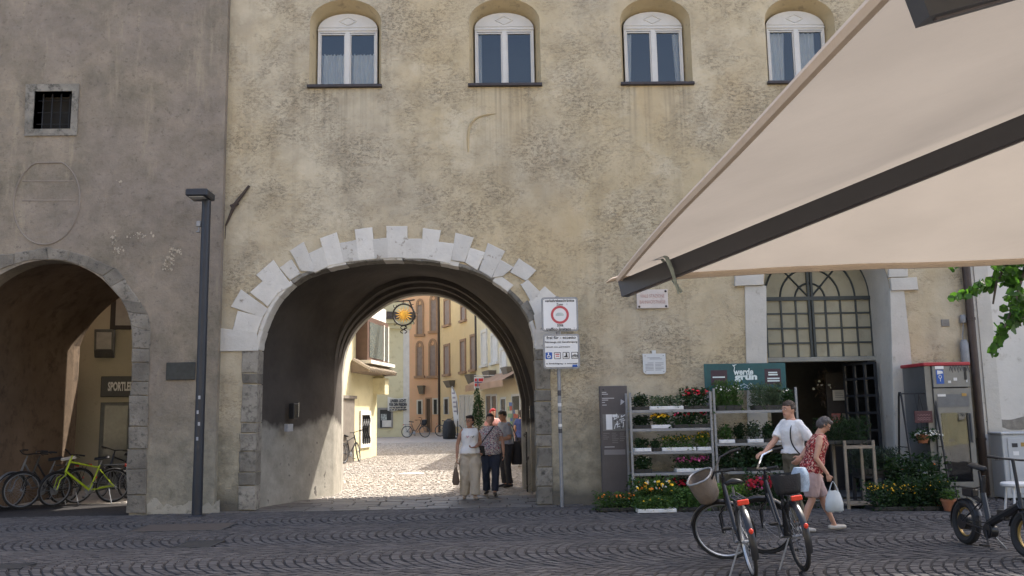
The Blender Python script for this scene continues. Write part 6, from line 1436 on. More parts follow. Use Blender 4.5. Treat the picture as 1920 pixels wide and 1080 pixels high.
# crown in clumps (beyond the frame edge) + traced hanging branches
cl = []
rs = np.random.RandomState(4)
def leafverts(c, n, rs, sp, size):
    p = c+rs.normal(0, 1, (n, 3))*sp; return p
allp = []
for e in br_ends+[Vector((0, 0, 5.8)), Vector((.5, .3, 5.2)), Vector((-.4, -.5, 5.3))]:
    for _ in range(5):
        c = np.array(e)+rs.normal(0, .35, 3); allp.append(leafverts(c, 48, rs, (.26, .26, .18), .08))
allp = np.concatenate(allp)
wx = allp+np.array(TL)
pxs = []
for q in wx:
    dd = Vector(q)-CAMP; zc = dd.dot(_f); pxs.append(960+FPX*dd.dot(_r)/zc if zc > .1 else 9999)
allp = allp[np.array(pxs) > 1945]
n_ = len(allp)
def leaf_mesh_arrays(c, size, rs):
    n = len(c); d = rs.normal(0, .7, (n, 3))+np.array([0, 0, -.55]); d /= np.linalg.norm(d, axis=1, keepdims=True)
    s = np.cross(d, rs.normal(0, 1, (n, 3))); s /= np.linalg.norm(s, axis=1, keepdims=True); nn = np.cross(d, s); L_ = (size*rs.uniform(.7, 1.25, n))[:, None]
    prof_ = [(-.5, 0, 0), (-.28, .40, .06), (.1, .42, .07), (.5, 0, -.05), (.1, -.42, .07), (-.28, -.40, .06)]
    v = np.stack([c+d*L_*a+s*L_*b+nn*L_*h for a, b, h in prof_], 1).reshape(-1, 3); b0 = (np.arange(n)*6)[:, None]
    f = np.concatenate([b0+np.array([[0, 1, 2, 3]]), b0+np.array([[0, 3, 4, 5]])], 1).reshape(-1, 4); return v, f
v, f = leaf_mesh_arrays(allp, .085, rs); stuff(link('crown', np_mesh('crown', v, f, TLEAF), tree))
TYY = 8.9
def twig(pts, rad=.012):
    P3 = [onY(x, y, TYY+dy)-TL for x, y, dy in pts]; mb = MB(); mb.tube(P3, [rad*(1-.7*i/(len(P3)-1)) for i in range(len(P3))], 6); mb.build('branch', BARK, tree, True); return P3
tw = [twig([(2080, 300, .5), (1990, 400, .3), (1930, 455, .1), (1890, 490, 0), (1868, 530, 0), (1862, 570, 0)], .03), twig([(1985, 405, .3), (1925, 490, 0), (1905, 560, 0), (1885, 610, -.1), (1866, 655, -.1)], .022), twig([(1890, 490, 0), (1850, 530, 0), (1815, 552, .05), (1793, 560, .05)], .014), twig([(1930, 455, .1), (1860, 455, .2), (1800, 470, .2), (1782, 492, .2)], .014), twig([(1925, 490, 0), (1940, 560, .1), (1925, 610, .1), (1930, 640, .1)], .014)]
lib = []
for k in range(6):
    v, f = leaf_mesh_arrays(np.zeros((1, 3)), .088, np.random.RandomState(50+k)); lib.append(np_mesh('leaf', v, f, TLEAF))
def put_leaf(px, py, dy):
    p = onY(px, py, TYY+dy)-TL; o = link('leaf', random.choice(lib), tree); s = random.uniform(.75, 1.3)
    o.matrix_local = Matrix.Translation(p) @ Euler((random.uniform(-.6, .6), random.uniform(-.6, .6), random.uniform(0, 6.3))).to_matrix().to_4x4() @ Matrix.Scale(s, 4)
for (x0, y0, x1, y1, n, sx, sy) in ((1930, 465, 1885, 520, 84, 18, 18), (1885, 505, 1912, 575, 62, 15, 12), (1905, 575, 1888, 612, 34, 11, 8), (1882, 610, 1866, 660, 30, 8, 8), (1870, 525, 1800, 556, 40, 8, 8), (1800, 556, 1788, 560, 7, 4, 4), (1772, 488, 1795, 500, 16, 7, 6), (1910, 590, 1930, 610, 18, 10, 10), (1862, 490, 1890, 500, 20, 8, 8)):
    for _ in range(int(n*1.12)):
        u = random.random(); put_leaf(x0+(x1-x0)*u+random.gauss(0, sx*.7), y0+(y1-y0)*u+random.gauss(0, sy*.7), random.gauss(0, .12))

# ================================================================== BICYCLES
def rot_about(p, axis, ang): return Matrix.Translation(p) @ Matrix.Rotation(ang, 4, axis) @ Matrix.Translation(-p)
def wheel(name, r, parent, mw, tyre=.02, rim_col=None, spokes=24, tyre_mat=RUBBER):
    mb = MB(); mb.torus(r-tyre, tyre, 40, 8); w = mb.build(name, tyre_mat, parent, True); w.matrix_local = mw
    mb = MB(); mb.torus(r-tyre*2-.006, .010, 40, 6, sq=1.3+tyre*10); mb.build('rim', rim_col or STEEL, w, True)
    mb = MB(); mb.tube([(-.05, 0, 0), (.05, 0, 0)], .016, 8); mb.tube([(-.03, 0, 0), (-.024, 0, 0)], .028, 10); mb.tube([(.024, 0, 0), (.03, 0, 0)], .028, 10); mb.build('hub', STEEL, w, True)
    mb = MB()
    for i in range(spokes):
        a = 2*math.pi*i/spokes; b = a+(.35 if i % 2 else -.35); s = .026 if (i//2) % 2 else -.026
        mb.tube([(s, .024*math.cos(b), .024*math.sin(b)), (0, (r-tyre*2-.008)*math.cos(a), (r-tyre*2-.008)*math.sin(a))], .0016, 3, cap=False)
    mb.build('spokes', STEEL, w); return w
def guard(r, a0, a1, w, mw, col, parent):
    mb = MB(); n = 18; vs = []
    for i in range(n+1):
        a = math.radians(a0+(a1-a0)*i/n)
        for k in range(5):
            x = (k/4-.5)*2; rr = r+.018-.014*x*x; vs.append((x*w, rr*math.cos(a), rr*math.sin(a)))
    fs = [(i*5+k, i*5+k+1, (i+1)*5+k+1, (i+1)*5+k) for i in range(n) for k in range(4)]
    mb.add(vs, fs); o = mb.build('mudguard', col, parent, 2); o.matrix_local = mw; return o
def bicycle(label, loc, heading, frame_mat, r=.34, wb=1.08, steer=0.0, lean=0.0, group=None, style='city', guard_mat=None, rack=True, basket=None, tyre=.02, rim=None, light=True, bar_mat=BLACKM, saddle_mat=BLACKM, stand=True, simple=False, grip=BLACKM, rear_basket=False, spokes=24):
    """heading: direction of travel in degrees clockwise from +Y"""
    t = thing('bicycle', label, 'bicycle', group=group)
    t.matrix_world = Matrix.Translation(loc) @ Matrix.Rotation(-math.radians(heading), 4, 'Z') @ Matrix.Rotation(math.radians(lean), 4, 'Y')
    gm = guard_mat or frame_mat
    Ra, Fa = Vector((0, 0, r)), Vector((0, wb, r)); BB = Vector((0, wb*.41, r*.82)); St = Vector((0, wb*.26, r+.42)); Hb = Vector((0, wb-.17, r+.30)); Ht = Vector((0, wb-.25, r+.55)); ax = (Ht-Hb).normalized()
    if style == 'fold': St = Vector((0, wb*.30, .62)); Hb = Vector((0, wb-.12, .50)); Ht = Vector((0, wb-.16, .66)); ax = (Ht-Hb).normalized()
    Mf = rot_about(Hb, ax, math.radians(steer))
    mb = MB()
    if style == 'city':
        mb.tube([Ht-ax*.05, (Ht+BB)/2+Vector((0, -.04, -.13)), BB], .019, 8); mb.tube([Hb+ax*.06, (Hb+BB)/2+Vector((0, -.02, -.11)), BB+Vector((0, -.02, .12))], .015, 8)
    elif style == 'fold':
        mb.tube([Hb+ax*.05, (Hb+BB)/2+Vector((0, 0, .07)), BB+Vector((0, -.02, .08))], .047, 8); mb.bbox(-.035, .035, wb*.55, wb*.68, .36, .47, .01)
    else:
        mb.tube([Ht-ax*.04, St-Vector((0, 0, .05))], .017, 8); mb.tube([Hb+ax*.03, BB], .022, 8)
    mb.tube([BB, St], .017 if style != 'fold' else .030, 8)
    if style == 'fold': mb.bbox(-.045, .045, -.02, .20, .56, .66, .015); mb.tube([St, St+Vector((0, .02, .2))], .022, 8); mb.tube([Ra+Vector((-.06, 0, 0)), Ra+Vector((.06, 0, 0))], .09, 16); mb.tube([BB-Vector((.05, 0, 0)), BB+Vector((.05, 0, 0))], .07, 14); mb.tube([St-Vector((0, 0, .1)), Vector((0, .1, .58))], .025, 8)
    mb.tube([Hb-ax*.02, Ht+ax*.02], .022, 8)
    for s in (-1, 1):
        mb.tube([BB+Vector((s*.03, 0, 0)), Ra+Vector((s*.06, 0, 0))], .010, 6); mb.tube([St+Vector((s*.015, 0, -.08)), Ra+Vector((s*.06, 0, 0))], .008, 6)
    mb.build('frame', frame_mat, t, True)
    sh = .10 if style != 'fold' else .26
    sd_ = (St-BB).normalized(); sp_ = St+sd_*sh
    mb = MB(); mb.tube([St-sd_*.05, sp_], .013, 8); mb.build('seat_post', STEEL if style != 'fold' else BLACKM, t, True)
    mb = MB(); n = 9; vs = []
    for i in range(n):
        u = i/(n-1); y = sp_.y-.13+.27*u; w = (.085*(1-u)**.7+.022) if u > .12 else .07; zt = sp_.z+.05+.015*math.cos(u*math.pi)
        for k in range(8): a = 2*math.pi*k/8; vs.append((w*math.cos(a), y, zt+.026*math.sin(a)-.02*abs(math.cos(a))))
    mb.add(vs, [(i*8+k, i*8+(k+1) % 8, (i+1)*8+(k+1) % 8, (i+1)*8+k) for i in range(n-1) for k in range(8)]+[tuple(range(8))[::-1], tuple((n-1)*8+k for k in range(8))]); mb.build('saddle', saddle_mat, t, 2)
    wheel('wheel', r, t, Matrix.Translation(Ra), tyre, rim, spokes); wheel('wheel', r, t, Mf @ Matrix.Translation(Fa), tyre, rim, spokes)
    mb = MB()
    for s in (-1, 1): mb.tube([Fa+Vector((s*.055, 0, 0)), Fa+Vector((s*.055, -.05, .2)), Hb+Vector((s*.05, .01, -.03)), Hb+Vector((s*.02, 0, 0))], .011, 6)
    mb.tube([Ht, Ht+ax*.10], .014, 8); mb.tube([Hb-ax*.04, Ht], .015, 8); mb.tube([Hb+Vector((-.055, .01, -.03)), Hb+Vector((.055, .01, -.03))], .012, 6); o = mb.build('fork', frame_mat, t, True); o.matrix_local = Mf
    bt = Ht+ax*(.11 if style != 'fold' else .38)
    mb = MB()
    if style == 'fold': mb.tube([Ht, bt], .018, 8); pts = [(-.29, -.03, .01), (-.1, 0, 0), (.1, 0, 0), (.29, -.03, .01)]
    elif style == 'mtb': pts = [(-.31, -.04, .03), (-.15, 0, .02), (0, .05, 0), (.15, 0, .02), (.31, -.04, .03)]
    else: pts = [(-.28, -.20, .05), (-.27, -.10, .06), (-.20, .02, .06), (-.06, .06, .02), (.06, .06, .02), (.20, .02, .06), (.27, -.10, .06), (.28, -.20, .05)]
    mb.tube([bt+Vector(p) for p in pts], .012, 8); hb_ = mb.build('handlebar', bar_mat, t, True); hb_.matrix_local = Mf
    for s in (0, -1):
        a, b = (bt+Vector(pts[s]), bt+Vector(pts[1 if s == 0 else -2])); mb = MB(); mb.tube([a-(b-a).normalized()*.01, a+(b-a).normalized()*.11], .017, 8); mb.tube([a+(b-a)*.8+Vector((0, .05, -.01)), a+(b-a)*.2+Vector((0, .06, -.03))], .006, 5); mb.build('grip', grip, hb_, True)
    if not simple:
        guard(r, 20, 200, .026+tyre*.4, Matrix.Translation(Ra), gm, t); guard(r, 25 if style != 'fold' else 20, 170, .026+tyre*.4, Mf @ Matrix.Translation(Fa), gm, t)
    mb = MB(); mb.tube([BB+Vector((.03, 0, 0)), BB+Vector((.042, 0, 0))], .085, 20); mb.tube([BB+Vector((.06, 0, 0)), BB+Vector((.065, .06, -.155))], .010, 6); mb.tube([BB+Vector((-.06, 0, 0)), BB+Vector((-.065, -.06, .155))], .010, 6); mb.tube([BB-Vector((.06, 0, 0)), BB+Vector((.06, 0, 0))], .016, 8); mb.build('crank', STEEL if style != 'fold' else BLACKM, t, True)
    for s in (1, -1): c = BB+Vector((s*.115, s*.06, -s*.155)); mb = MB(); mb.bbox(c.x-.045, c.x+.045, c.y-.035, c.y+.035, c.z-.012, c.z+.012, .004); mb.build('pedal', BLACKM, t)
    mb = MB(); mb.tube([BB+Vector((.036, 0, .085)), Ra+Vector((.036, 0, .03))], .006, 4); mb.tube([BB+Vector((.036, 0, -.085)), Ra+Vector((.036, 0, -.03))], .006, 4); mb.build('chain', BLACKM, t)
    if rack:
        zr = 2*r+.075 if style != 'fold' else .66; mb = MB()
        for s in (-1, 0, 1): mb.tube([(s*.055, -.20, zr), (s*.055, .22, zr)], .006, 5)
        for y in (-.2, -.05, .1, .22): mb.tube([(-.06, y, zr), (.06, y, zr)], .006, 5)
        for s in (-1, 1): mb.tube([(s*.06, -.12, zr), Ra+Vector((s*.065, 0, .02))], .006, 5); mb.tube([(s*.055, .22, zr), (s*.02, St.y-.02, zr+.03)], .006, 5)
        mb.build('rear_rack', BLACKM if style == 'fold' else DARKM, t, True)
    if light:
        mb = MB(); zr = 2*r+.06; mb.bbox(-.055, .055, -.235, -.205, zr-.03, zr+.02, .008); mb.build('rear_light', M('rear_light_red', (.62, .045, .02), .3, 0, .1, 6, 0), t)
        g_ = math.radians(165); c = Ra+Vector((0, (r+.03)*math.cos(g_), (r+.03)*math.sin(g_)+.05)); mb = MB(); mb.ell((c.x, c.y-.01, c.z), (.022, .012, .026), 10, 8); mb.build('reflector', M('rear_light_red', (.62, .045, .02), .3), t, True)
    if stand:
        mb = MB(); b = Ra+Vector((-.06, .10, -.02)) if style != 'fold' else BB+Vector((-.03, -.03, -.03)); ln_ = b.z; a = math.radians(lean); foot = Vector((-.25, b.y-.02, 0)); foot.z = .25*math.tan(-a)*-1 if False else max(-.03, -.25*math.tan(math.radians(-lean)) if lean < 0 else .0)
        mb.tube([b, Vector((-.22, b.y-.03, .22*math.tan(math.radians(-lean))))], .009, 6); mb.build('kickstand', STEEL, t, True)
    if basket:
        mb = MB(); c = bt+Vector((0, .26, -.13)); n = 20; vs = []
        for i, (z, k) in enumerate(((.13, 1.0), (.10, 1.0), (-.02, .93), (-.12, .80), (-.15, .66))):
            for q in range(n): a = 2*math.pi*q/n; e = 1/((abs(math.cos(a))**3+abs(math.sin(a))**3)**(1/3)); vs.append((c.x+.19*k*e*math.cos(a), c.y+.135*k*e*math.sin(a), c.z+z+.0015*math.sin(q*3+i)))
        mb.add(vs, [(i*n+q, i*n+(q+1) % n, (i+1)*n+(q+1) % n, (i+1)*n+q) for i in range(4) for q in range(n)]+[tuple(4*n+q for q in range(n))]); o = mb.build('basket', basket, t, 2); o.matrix_local = Mf
        mb = MB(); mb.tube([Vector(v) for v in vs[:n]], .011, 6, closed=True); mb.build('basket_rim', STEEL, o, True)
        mb = MB(); mb.tube([bt+Vector((-.06, .06, .02)), c+Vector((-.06, -.13, .08))], .012, 6); mb.tube([bt+Vector((.06, .06, .02)), c+Vector((.06, -.13, .08))], .012, 6); mb.build('basket_bracket', BLACKM, o)
    if rear_basket:
        zr = 2*r+.08; mb = MB(); n = 16; vs = []
        for i, (z, k) in enumerate(((.26, 1.0), (.2, 1.0), (.05, .88), (.0, .8))):
            for q in range(n): a = 2*math.pi*q/n; e = 1/((abs(math.cos(a))**4+abs(math.sin(a))**4)**.25); vs.append((.14*k*e*math.cos(a), .04+.13*k*e*math.sin(a), zr+z*.75))
        mb.add(vs, [(i*n+q, i*n+(q+1) % n, (i+1)*n+(q+1) % n, (i+1)*n+q) for i in range(3) for q in range(n)]+[tuple(3*n+q for q in range(n))]); mb.build('rear_basket', M('basket_black', (.02, .021, .024), .7, 0, .2, 20, .5, 60), t, 2)
    return t
BFR = M('black_paint', (.025, .026, .03), .3, .2, .1, 5, 0); SILV = M('silver_paint', (.42, .44, .47), .3, .7, .06, 5, 0); LIME = M('lime_paint', (.40, .52, .03), .35, 0, .1, 5, 0); GREYP = M('grey_paint', (.14, .15, .165), .35, .3, .08, 5, 0); GOLDR = M('gold_rim', (.33, .22, .07), .4, .3, .1, 5, 0)
a = onZ(1410, 1084); b = onZ(1378, 1044); hdg = 6.0
bicycle('black city bicycle with a taupe fabric basket on its turned handlebar', (a.x+.02, a.y, 0), hdg, BFR, .345, 1.12, 72, -8, None, 'city', BFR, True, M('taupe_fabric', (.16, .132, .11), .9, 0, .12, 6, .5, 50), .019, SILV)
a = onZ(1503, 1071)
bicycle('dark bicycle with a black rear basket and chrome handlebar beside the basket bicycle', (a.x+.02, a.y, 0), 2.0, BFR, .345, 1.10, 66, -7, None, 'city', BFR, True, None, .021, BLACKM, True, CHROME, rear_basket=True)
bg_ = thing('shopping_bag', 'white and blue bag inside the black rear basket', 'bag', (a.x+.06, a.y+.05, .78))
mb = MB(); n = 14; vs = []
for z, k in ((.0, .8), (.08, 1.0), (.18, .95), (.24, .6)):
    for q in range(n): t = 2*math.pi*q/n; vs.append((.085*k*math.cos(t)+.008*math.sin(q*4), .08*k*math.sin(t), z))
mb.add(vs, [(i*n+q, i*n+(q+1) % n, (i+1)*n+(q+1) % n, (i+1)*n+q) for i in range(3) for q in range(n)]+[tuple(range(n))[::-1], tuple(3*n+q for q in range(n))]); mb.build('bag_body', M('blue_white_plastic', (.26, .33, .42), .4, 0, .5, 9, .2), bg_, True)
# folding e-bike on the right
a = onZ(1813, 1020); b = onZ(1918, 1058); hd_ = math.degrees(math.atan2(b.x-a.x, b.y-a.y))
a = onZ(1813, 1021)
bicycle('black folding bicycle with fat tyres and golden rims', (a.x, a.y, 0), 177, BFR, .262, 1.16, 8, -4, None, 'fold', BFR, True, None, .048, GOLDR, False, BLACKM, spokes=10)
# bicycles in the tower passage
def at_ground(px, py): p = onZ(px, py); return (p.x, p.y, 0)
G4 = None
def front_at(px, py, h, wb=1.10):
    p = onZ(px, py); return (p.x-wb*math.sin(math.radians(h)), p.y-wb*math.cos(math.radians(h)), 0)
bicycle('grey city bicycle with its front wheel out, first along the brown passage wall', front_at(14, 955, 214), 214, GREYP, .35, 1.10, 10, -5, G4, 'city', GREYP, True)
bicycle('black city bicycle with a pale saddle between the lime and the grey bicycle', front_at(38, 954, 216), 216, BFR, .35, 1.10, -12, -5, G4, 'city', BFR, True, saddle_mat=M('pale_saddle', (.5, .47, .42), .6))
bicycle('lime green bicycle standing in the tower passage', front_at(100, 950, 232, 1.08), 232, LIME, .34, 1.08, 20, -5, G4, 'mtb', BLACKM, True)
bicycle('dark mountain bicycle facing out of the tower passage', front_at(190, 932, 190), 190, BFR, .34, 1.08, 12, -5, G4, 'mtb', BFR, False)
bicycle('black bicycle half hidden behind the stone jamb of the passage', front_at(238, 934, 200), 200, BFR, .34, 1.08, 0, -4, G4, 'mtb', BFR, False)
# bicycles in the lane
bicycle('bicycle parked at the door of the lemon corner house', (onY(645, 870, 30.2).x, 30.2, lane_z(30.2)), 20, BFR, .34, 1.05, 20, -4, None, 'mtb', BFR, False, simple=True)
bicycle('bicycle with a round black basket at the corner of the cream house', (onY(763, 821, 52.5).x, 52.5, lane_z(52.5)), 100, BFR, .34, 1.05, 40, -4, None, 'city', BFR, True, M('basket_black', (.02, .021, .024), .7), simple=True)
bicycle('bicycle leaning next to the covered scooter', (onY(826, 815, 53.5).x, 53.5, lane_z(53.5)), 75, GREYP, .34, 1.05, 20, -4, None, 'city', GREYP, False, simple=True)
# ================================================================== PEOPLE
def cm3(p, it=2, closed=False):
    p = [Vector(a) for a in p]
    for _ in range(it):
        q = [] if closed else [p[0]]
        for a, b in zip(p, p[1:]+([p[0]] if closed else [])): q += [a*.75+b*.25, a*.25+b*.75]
        p = q if closed else q+[p[-1]]
    return p
SKIN = M('skin', (.46, .26, .185), .55, 0, .12, 7, .08, 60); SKIN2 = M('skin_tan', (.36, .19, .125), .55, 0, .12, 7, .08, 60)
def fuse(mb, voxel, name, mats, parent, smooth=4, disp=0.0, dscale=9, seed=0):
    """closed pieces melted into one continuous skin"""
    me = mb.mesh(name, mats); o = D.objects.new(name, me); TMP.collection.objects.link(o)
    r = o.modifiers.new('r', 'REMESH'); r.mode = 'VOXEL'; r.voxel_size = voxel; r.use_smooth_shade = True
    s = o.modifiers.new('s', 'SMOOTH'); s.factor = .5; s.iterations = smooth
    m2 = evaluated_mesh(o); D.objects.remove(o); D.meshes.remove(me); m2.name = name
    m2.materials.clear(); m2.materials.append(mats)
    if disp:
        for v in m2.vertices:
            c = v.co; nz = noise.noise(Vector((c.x*dscale+seed, c.y*dscale, c.z*dscale*.6)))+.5*noise.noise(Vector((c.x*dscale*2.3, c.y*dscale*2.3+seed, c.z*dscale*1.6)))
            v.co = c+v.normal*(nz*disp)
    m2.polygons.foreach_set('use_smooth', [True]*len(m2.polygons)); m2.update()
    return link(name, m2, parent)
def rings(mb, sec, n=16):
    """sec: (x,y,z,rx,ry) stacked ellipses -> closed solid"""
    vs = []
    for (x, y, z, rx, ry) in sec:
        for k in range(n): a = 2*math.pi*k/n; vs.append((x+rx*math.cos(a), y+ry*math.sin(a), z))
    m = len(sec); mb.add(vs, [(i*n+k, i*n+(k+1) % n, (i+1)*n+(k+1) % n, (i+1)*n+k) for i in range(m-1) for k in range(n)]+[tuple(range(n))[::-1], tuple((m-1)*n+k for k in range(n))])
def limb(mb, pts, rad, n=10):
    mb.tube(pts, rad, n)
    for p, r in zip(pts, rad): mb.ell(p, (r, r, r), 10, 8)
def hand(mb, wrist, d, palmdir, s=1.0, curl=.5, side=1):
    """palm + five fingers; d = along the hand, palmdir = way the palm faces"""
    d = Vector(d).normalized(); pn = Vector(palmdir); pn = (pn-d*pn.dot(d)).normalized(); ac = d.cross(pn)*side
    w = Vector(wrist); c = w+d*.052*s
    m = Matrix((ac, pn, d)).transposed().to_4x4(); mb.ell((0, 0, 0), (.040*s, .017*s, .055*s), 10, 8, Matrix.Translation(c) @ m)
    for k, (off, ln) in enumerate(((.030, .068), (.010, .077), (-.010, .072), (-.028, .056))):
        p = w+d*.092*s+ac*off*s; pts = [p-d*.02*s]; ang = 0; q = p
        for seg in (.45, .32, .23):
            ang += curl*.75; q = q+(d*math.cos(ang)+pn*math.sin(ang))*ln*seg*s; pts.append(q)
        mb.tube(pts, [.0105*s, .0098*s, .0092*s, .008*s], 8)
        mb.ell(pts[-1], (.008*s,)*3, 8, 6)
    p = w+d*.03*s+ac*.034*s; q1 = p+(d*.7+ac*.6+pn*.2).normalized()*.036*s; q2 = q1+(d*.85+ac*.15+pn*(.3+curl*.4)).normalized()*.030*s
    mb.tube([p-ac*.015*s, q1, q2], [.013*s, .011*s, .009*s], 8); mb.ell(q2, (.009*s,)*3, 8, 6)
def person(label, loc, rz, H=1.62, sex='f', build=1.0, skin=SKIN, arms=None, legs=None, top=None, bottom=None, shoes=None, hair=None, hair_style='short', headrot=(0, 0, 0), lean=0.0, sleeve=.5, hem=.86, trouser=.10, wide=1.0, glasses=False, voxel=.0085, belly=0.0, group=None):
    k = H/1.65; t = thing('person', label, 'person', loc, rz, group); S = k
    L = lambda p: Vector((p[0]*S, p[1]*S, p[2]*S))
    def sp(z): return lean*max(0.0, z-.9)*-1        # forward lean of the spine (towards -Y)
    b = build; sw = .165 if sex == 'f' else .19
    torso = [(0, sp(.80)+.01, .80, .135*b, .10*b), (0, sp(.88), .88, .165*b, .118*b), (0, sp(.97)-belly*.4, .97, .155*b, .112*b+belly*.5), (0, sp(1.06)-belly*.6, 1.06, (.135 if sex == 'f' else .145)*b, .102*b+belly*.7), (0, sp(1.16)-.005-belly*.3, 1.16, (.142 if sex == 'f' else .162)*b, .112*b+belly*.4), (0, sp(1.26)-.012, 1.26, (.152 if sex == 'f' else .178)*b, .118*b+(.012 if sex == 'f' else 0)), (0, sp(1.345), 1.345, sw*.98, .088), (0, sp(1.385), 1.385, sw*.72, .070), (0, sp(1.415), 1.415, .075, .060)]
    torso = [tuple(v*S for v in r) for r in torso]
    body = MB(); rings(body, torso, 18)
    nb = Vector((0, sp(1.40)+.01, 1.395)); hc = Vector((0, sp(1.53)-.022-lean*.05, 1.535))
    limb(body, [L(nb), L((nb+hc)/2+Vector((0, .004, 0))), L(hc-Vector((0, -.012, .03)))], [.054*S, .049*S, .050*S])
    HM = Matrix.Translation(L(hc)) @ Euler(headrot).to_matrix().to_4x4() @ Matrix.Scale(S, 4)
    body.ell((0, 0, .018), (.073, .090, .098), 18, 14, HM); body.ell((0, -.030, -.045), (.056, .060, .066), 14, 10, HM)
    body.ell((0, -.062, -.082), (.028, .026, .020), 10, 8, HM)                                     # chin
    body.tube([HM @ Vector((0, -.086, .022)), HM @ Vector((0, -.104, -.008)), HM @ Vector((0, -.100, -.020))], [.009*S, .014*S, .011*S], 8)
    for s in (-1, 1): body.ell((s*.074, .012, .004), (.012, .020, .032), 8, 8, HM); body.ell((s*.030, -.080, .032), (.022, .012, .009), 8, 6, HM)
    A = arms or {}
    for s, nm in ((1, 'l'), (-1, 'r')):
        sh = Vector((s*(sw-.002), sp(1.34), 1.345)); el = Vector(A.get(nm+'e', (s*(sw+.045), .02, 1.08))); wr = Vector(A.get(nm+'w', (s*(sw+.05), -.06, .84)))
        r_ = 1.0 if sex == 'f' else 1.12
        limb(body, [L(sh-Vector((s*.03, 0, .0))), L(sh+(el-sh)*.35), L(el)], [.053*S*r_*b**.5, .046*S*r_*b**.5, .037*S*r_]); limb(body, [L(el), L(el+(wr-el)*.35), L(wr)], [.037*S*r_, .037*S*r_, .025*S*r_])
        hd_ = Vector(A.get(nm+'h', (wr-el).normalized())); hand(body, L(wr), hd_, A.get(nm+'p', (-s, 0, 0)), S*(.97 if sex == 'f' else 1.08), A.get(nm+'c', .45), -s)
    G = legs or {}
    LG = {}
    for s, nm in ((1, 'l'), (-1, 'r')):
        hp = Vector((s*.088, .01, .86)); kn = Vector(G.get(nm+'k', (s*.095, -.02, .47))); an = Vector(G.get(nm+'a', (s*.095, .02, .085))); LG[nm] = (hp, kn, an)
        limb(body, [L(hp), L(hp+(kn-hp)*.4), L(kn)], [.088*S*b, .074*S*b, .054*S]); limb(body, [L(kn), L(kn+(an-kn)*.3+Vector((0, .012, 0))), L(kn+(an-kn)*.75), L(an)], [.052*S, .054*S, .038*S, .034*S])
        td = Vector(G.get(nm+'t', (s*.12, -1, 0))).normalized(); pit = G.get(nm+'pitch', 0.0); fd = (td*math.cos(pit)+Vector((0, 0, math.sin(pit)))).normalized()
        a0 = an+Vector((0, 0, -.035)); limb(body, [L(a0-fd*.045), L(a0+fd*.06-Vector((0, 0, .012))), L(a0+fd*.14-Vector((0, 0, .022)))], [.032*S, .033*S, .022*S])
        if shoes:
            sm = MB(); limb(sm, [L(a0-fd*.055-Vector((0, 0, .005))), L(a0+fd*.05-Vector((0, 0, .016))), L(a0+fd*.155-Vector((0, 0, .024)))], [.038*S, .040*S, .030*S])
            so_ = fuse(sm, .010, 'shoe', shoes, t, 3)
            for v in so_.data.vertices:      # flat sole
                if pit < .05 and v.co.z < .004: v.co.z = .004
    bo = fuse(body, voxel, 'body', skin, t, 3)
    # --- clothing
    if bottom:
        tm = MB(); q = [(x, y, z, rx+.026*S, ry+.028*S) for x, y, z, rx, ry in torso if z < .99*S]; rings(tm, [(0, .01*S, .77*S, .11*S*b, .09*S)]+q[1:]+[(0, sp(1.0)*S, 1.005*S, .168*S*b, .128*S*b+belly*.6*S)], 18)
        for nm in 'lr':
            hp, kn, an = LG[nm]; s = 1 if nm == 'l' else -1
            cut = trouser
            if cut < .40:
                e = an+(kn-an)*max(0, (cut-.085))/max(.01, kn.z-an.z); pts = [hp, hp+(kn-hp)*.45, kn, kn+(e-kn)*.5, e]; rad = [.110*b, .098*b*max(1, wide*.92), .072*wide, .068*wide, .066*wide]
            else: e = kn+(hp-kn)*(cut-kn.z)/max(.01, hp.z-kn.z) if cut > kn.z else kn+(an-kn)*(kn.z-cut)/max(.01, kn.z-an.z); pts = [hp, hp+(kn-hp)*.5, e]; rad = [.112*b, .098*b*wide, .078*wide]
            pts = [L(p) for p in pts]; rad = [r*S for r in rad]; tm.tube(pts, rad, 14); tm.ell(pts[0], (rad[0],)*3, 12, 8)
            for p, r in list(zip(pts, rad))[1:-1]: tm.ell(p, (r, r, r), 12, 8)
        fuse(tm, .012, 'trousers', bottom, t, 3, .013, 13, H)
    if top:
        tm = MB(); q = [(x, y, z, rx+(.036 if z < 1.02*S else .022)*S, ry+(.042 if z < 1.02*S else .022)*S) for x, y, z, rx, ry in torso if hem*S+.015 < z < 1.40*S]
        def at(z):
            for r0, r1 in zip(torso[:-1], torso[1:]):
                if r0[2] <= z <= r1[2]: u = (z-r0[2])/(r1[2]-r0[2]); return tuple(a+(c-a)*u for a, c in zip(r0, r1))
            return torso[0]
        h0 = at(hem*S); q = [(h0[0], h0[1], h0[2], h0[3]+.042*S, h0[4]+.046*S)]+q
        rings(tm, q+[(0, sp(1.405)*S, 1.405*S, .088*S, .072*S)], 20)
        for s, nm in ((1, 'l'), (-1, 'r')):
            sh = Vector((s*(sw-.002), sp(1.34), 1.345)); el = Vector(A.get(nm+'e', (s*(sw+.045), .02, 1.08))); r_ = 1.0 if sex == 'f' else 1.12
            if sleeve > 0:
                e = sh+(el-sh)*min(sleeve*1.6, 1); pts = [L(sh-Vector((s*.04, 0, -.005))), L(sh+(e-sh)*.5), L(e)]; tm.tube(pts, [.060*S*r_, .060*S*r_, .059*S*r_], 12); tm.ell(pts[0], (.060*S*r_,)*3, 10, 8); tm.ell(pts[1], (.060*S*r_,)*3, 10, 8)
            else: tm.ell(L(sh-Vector((s*.045, 0, -.003))), (.052*S, .06*S, .060*S), 10, 8)
        fuse(tm, .011, 'shirt', top, t, 3, .010, 16, H*3)
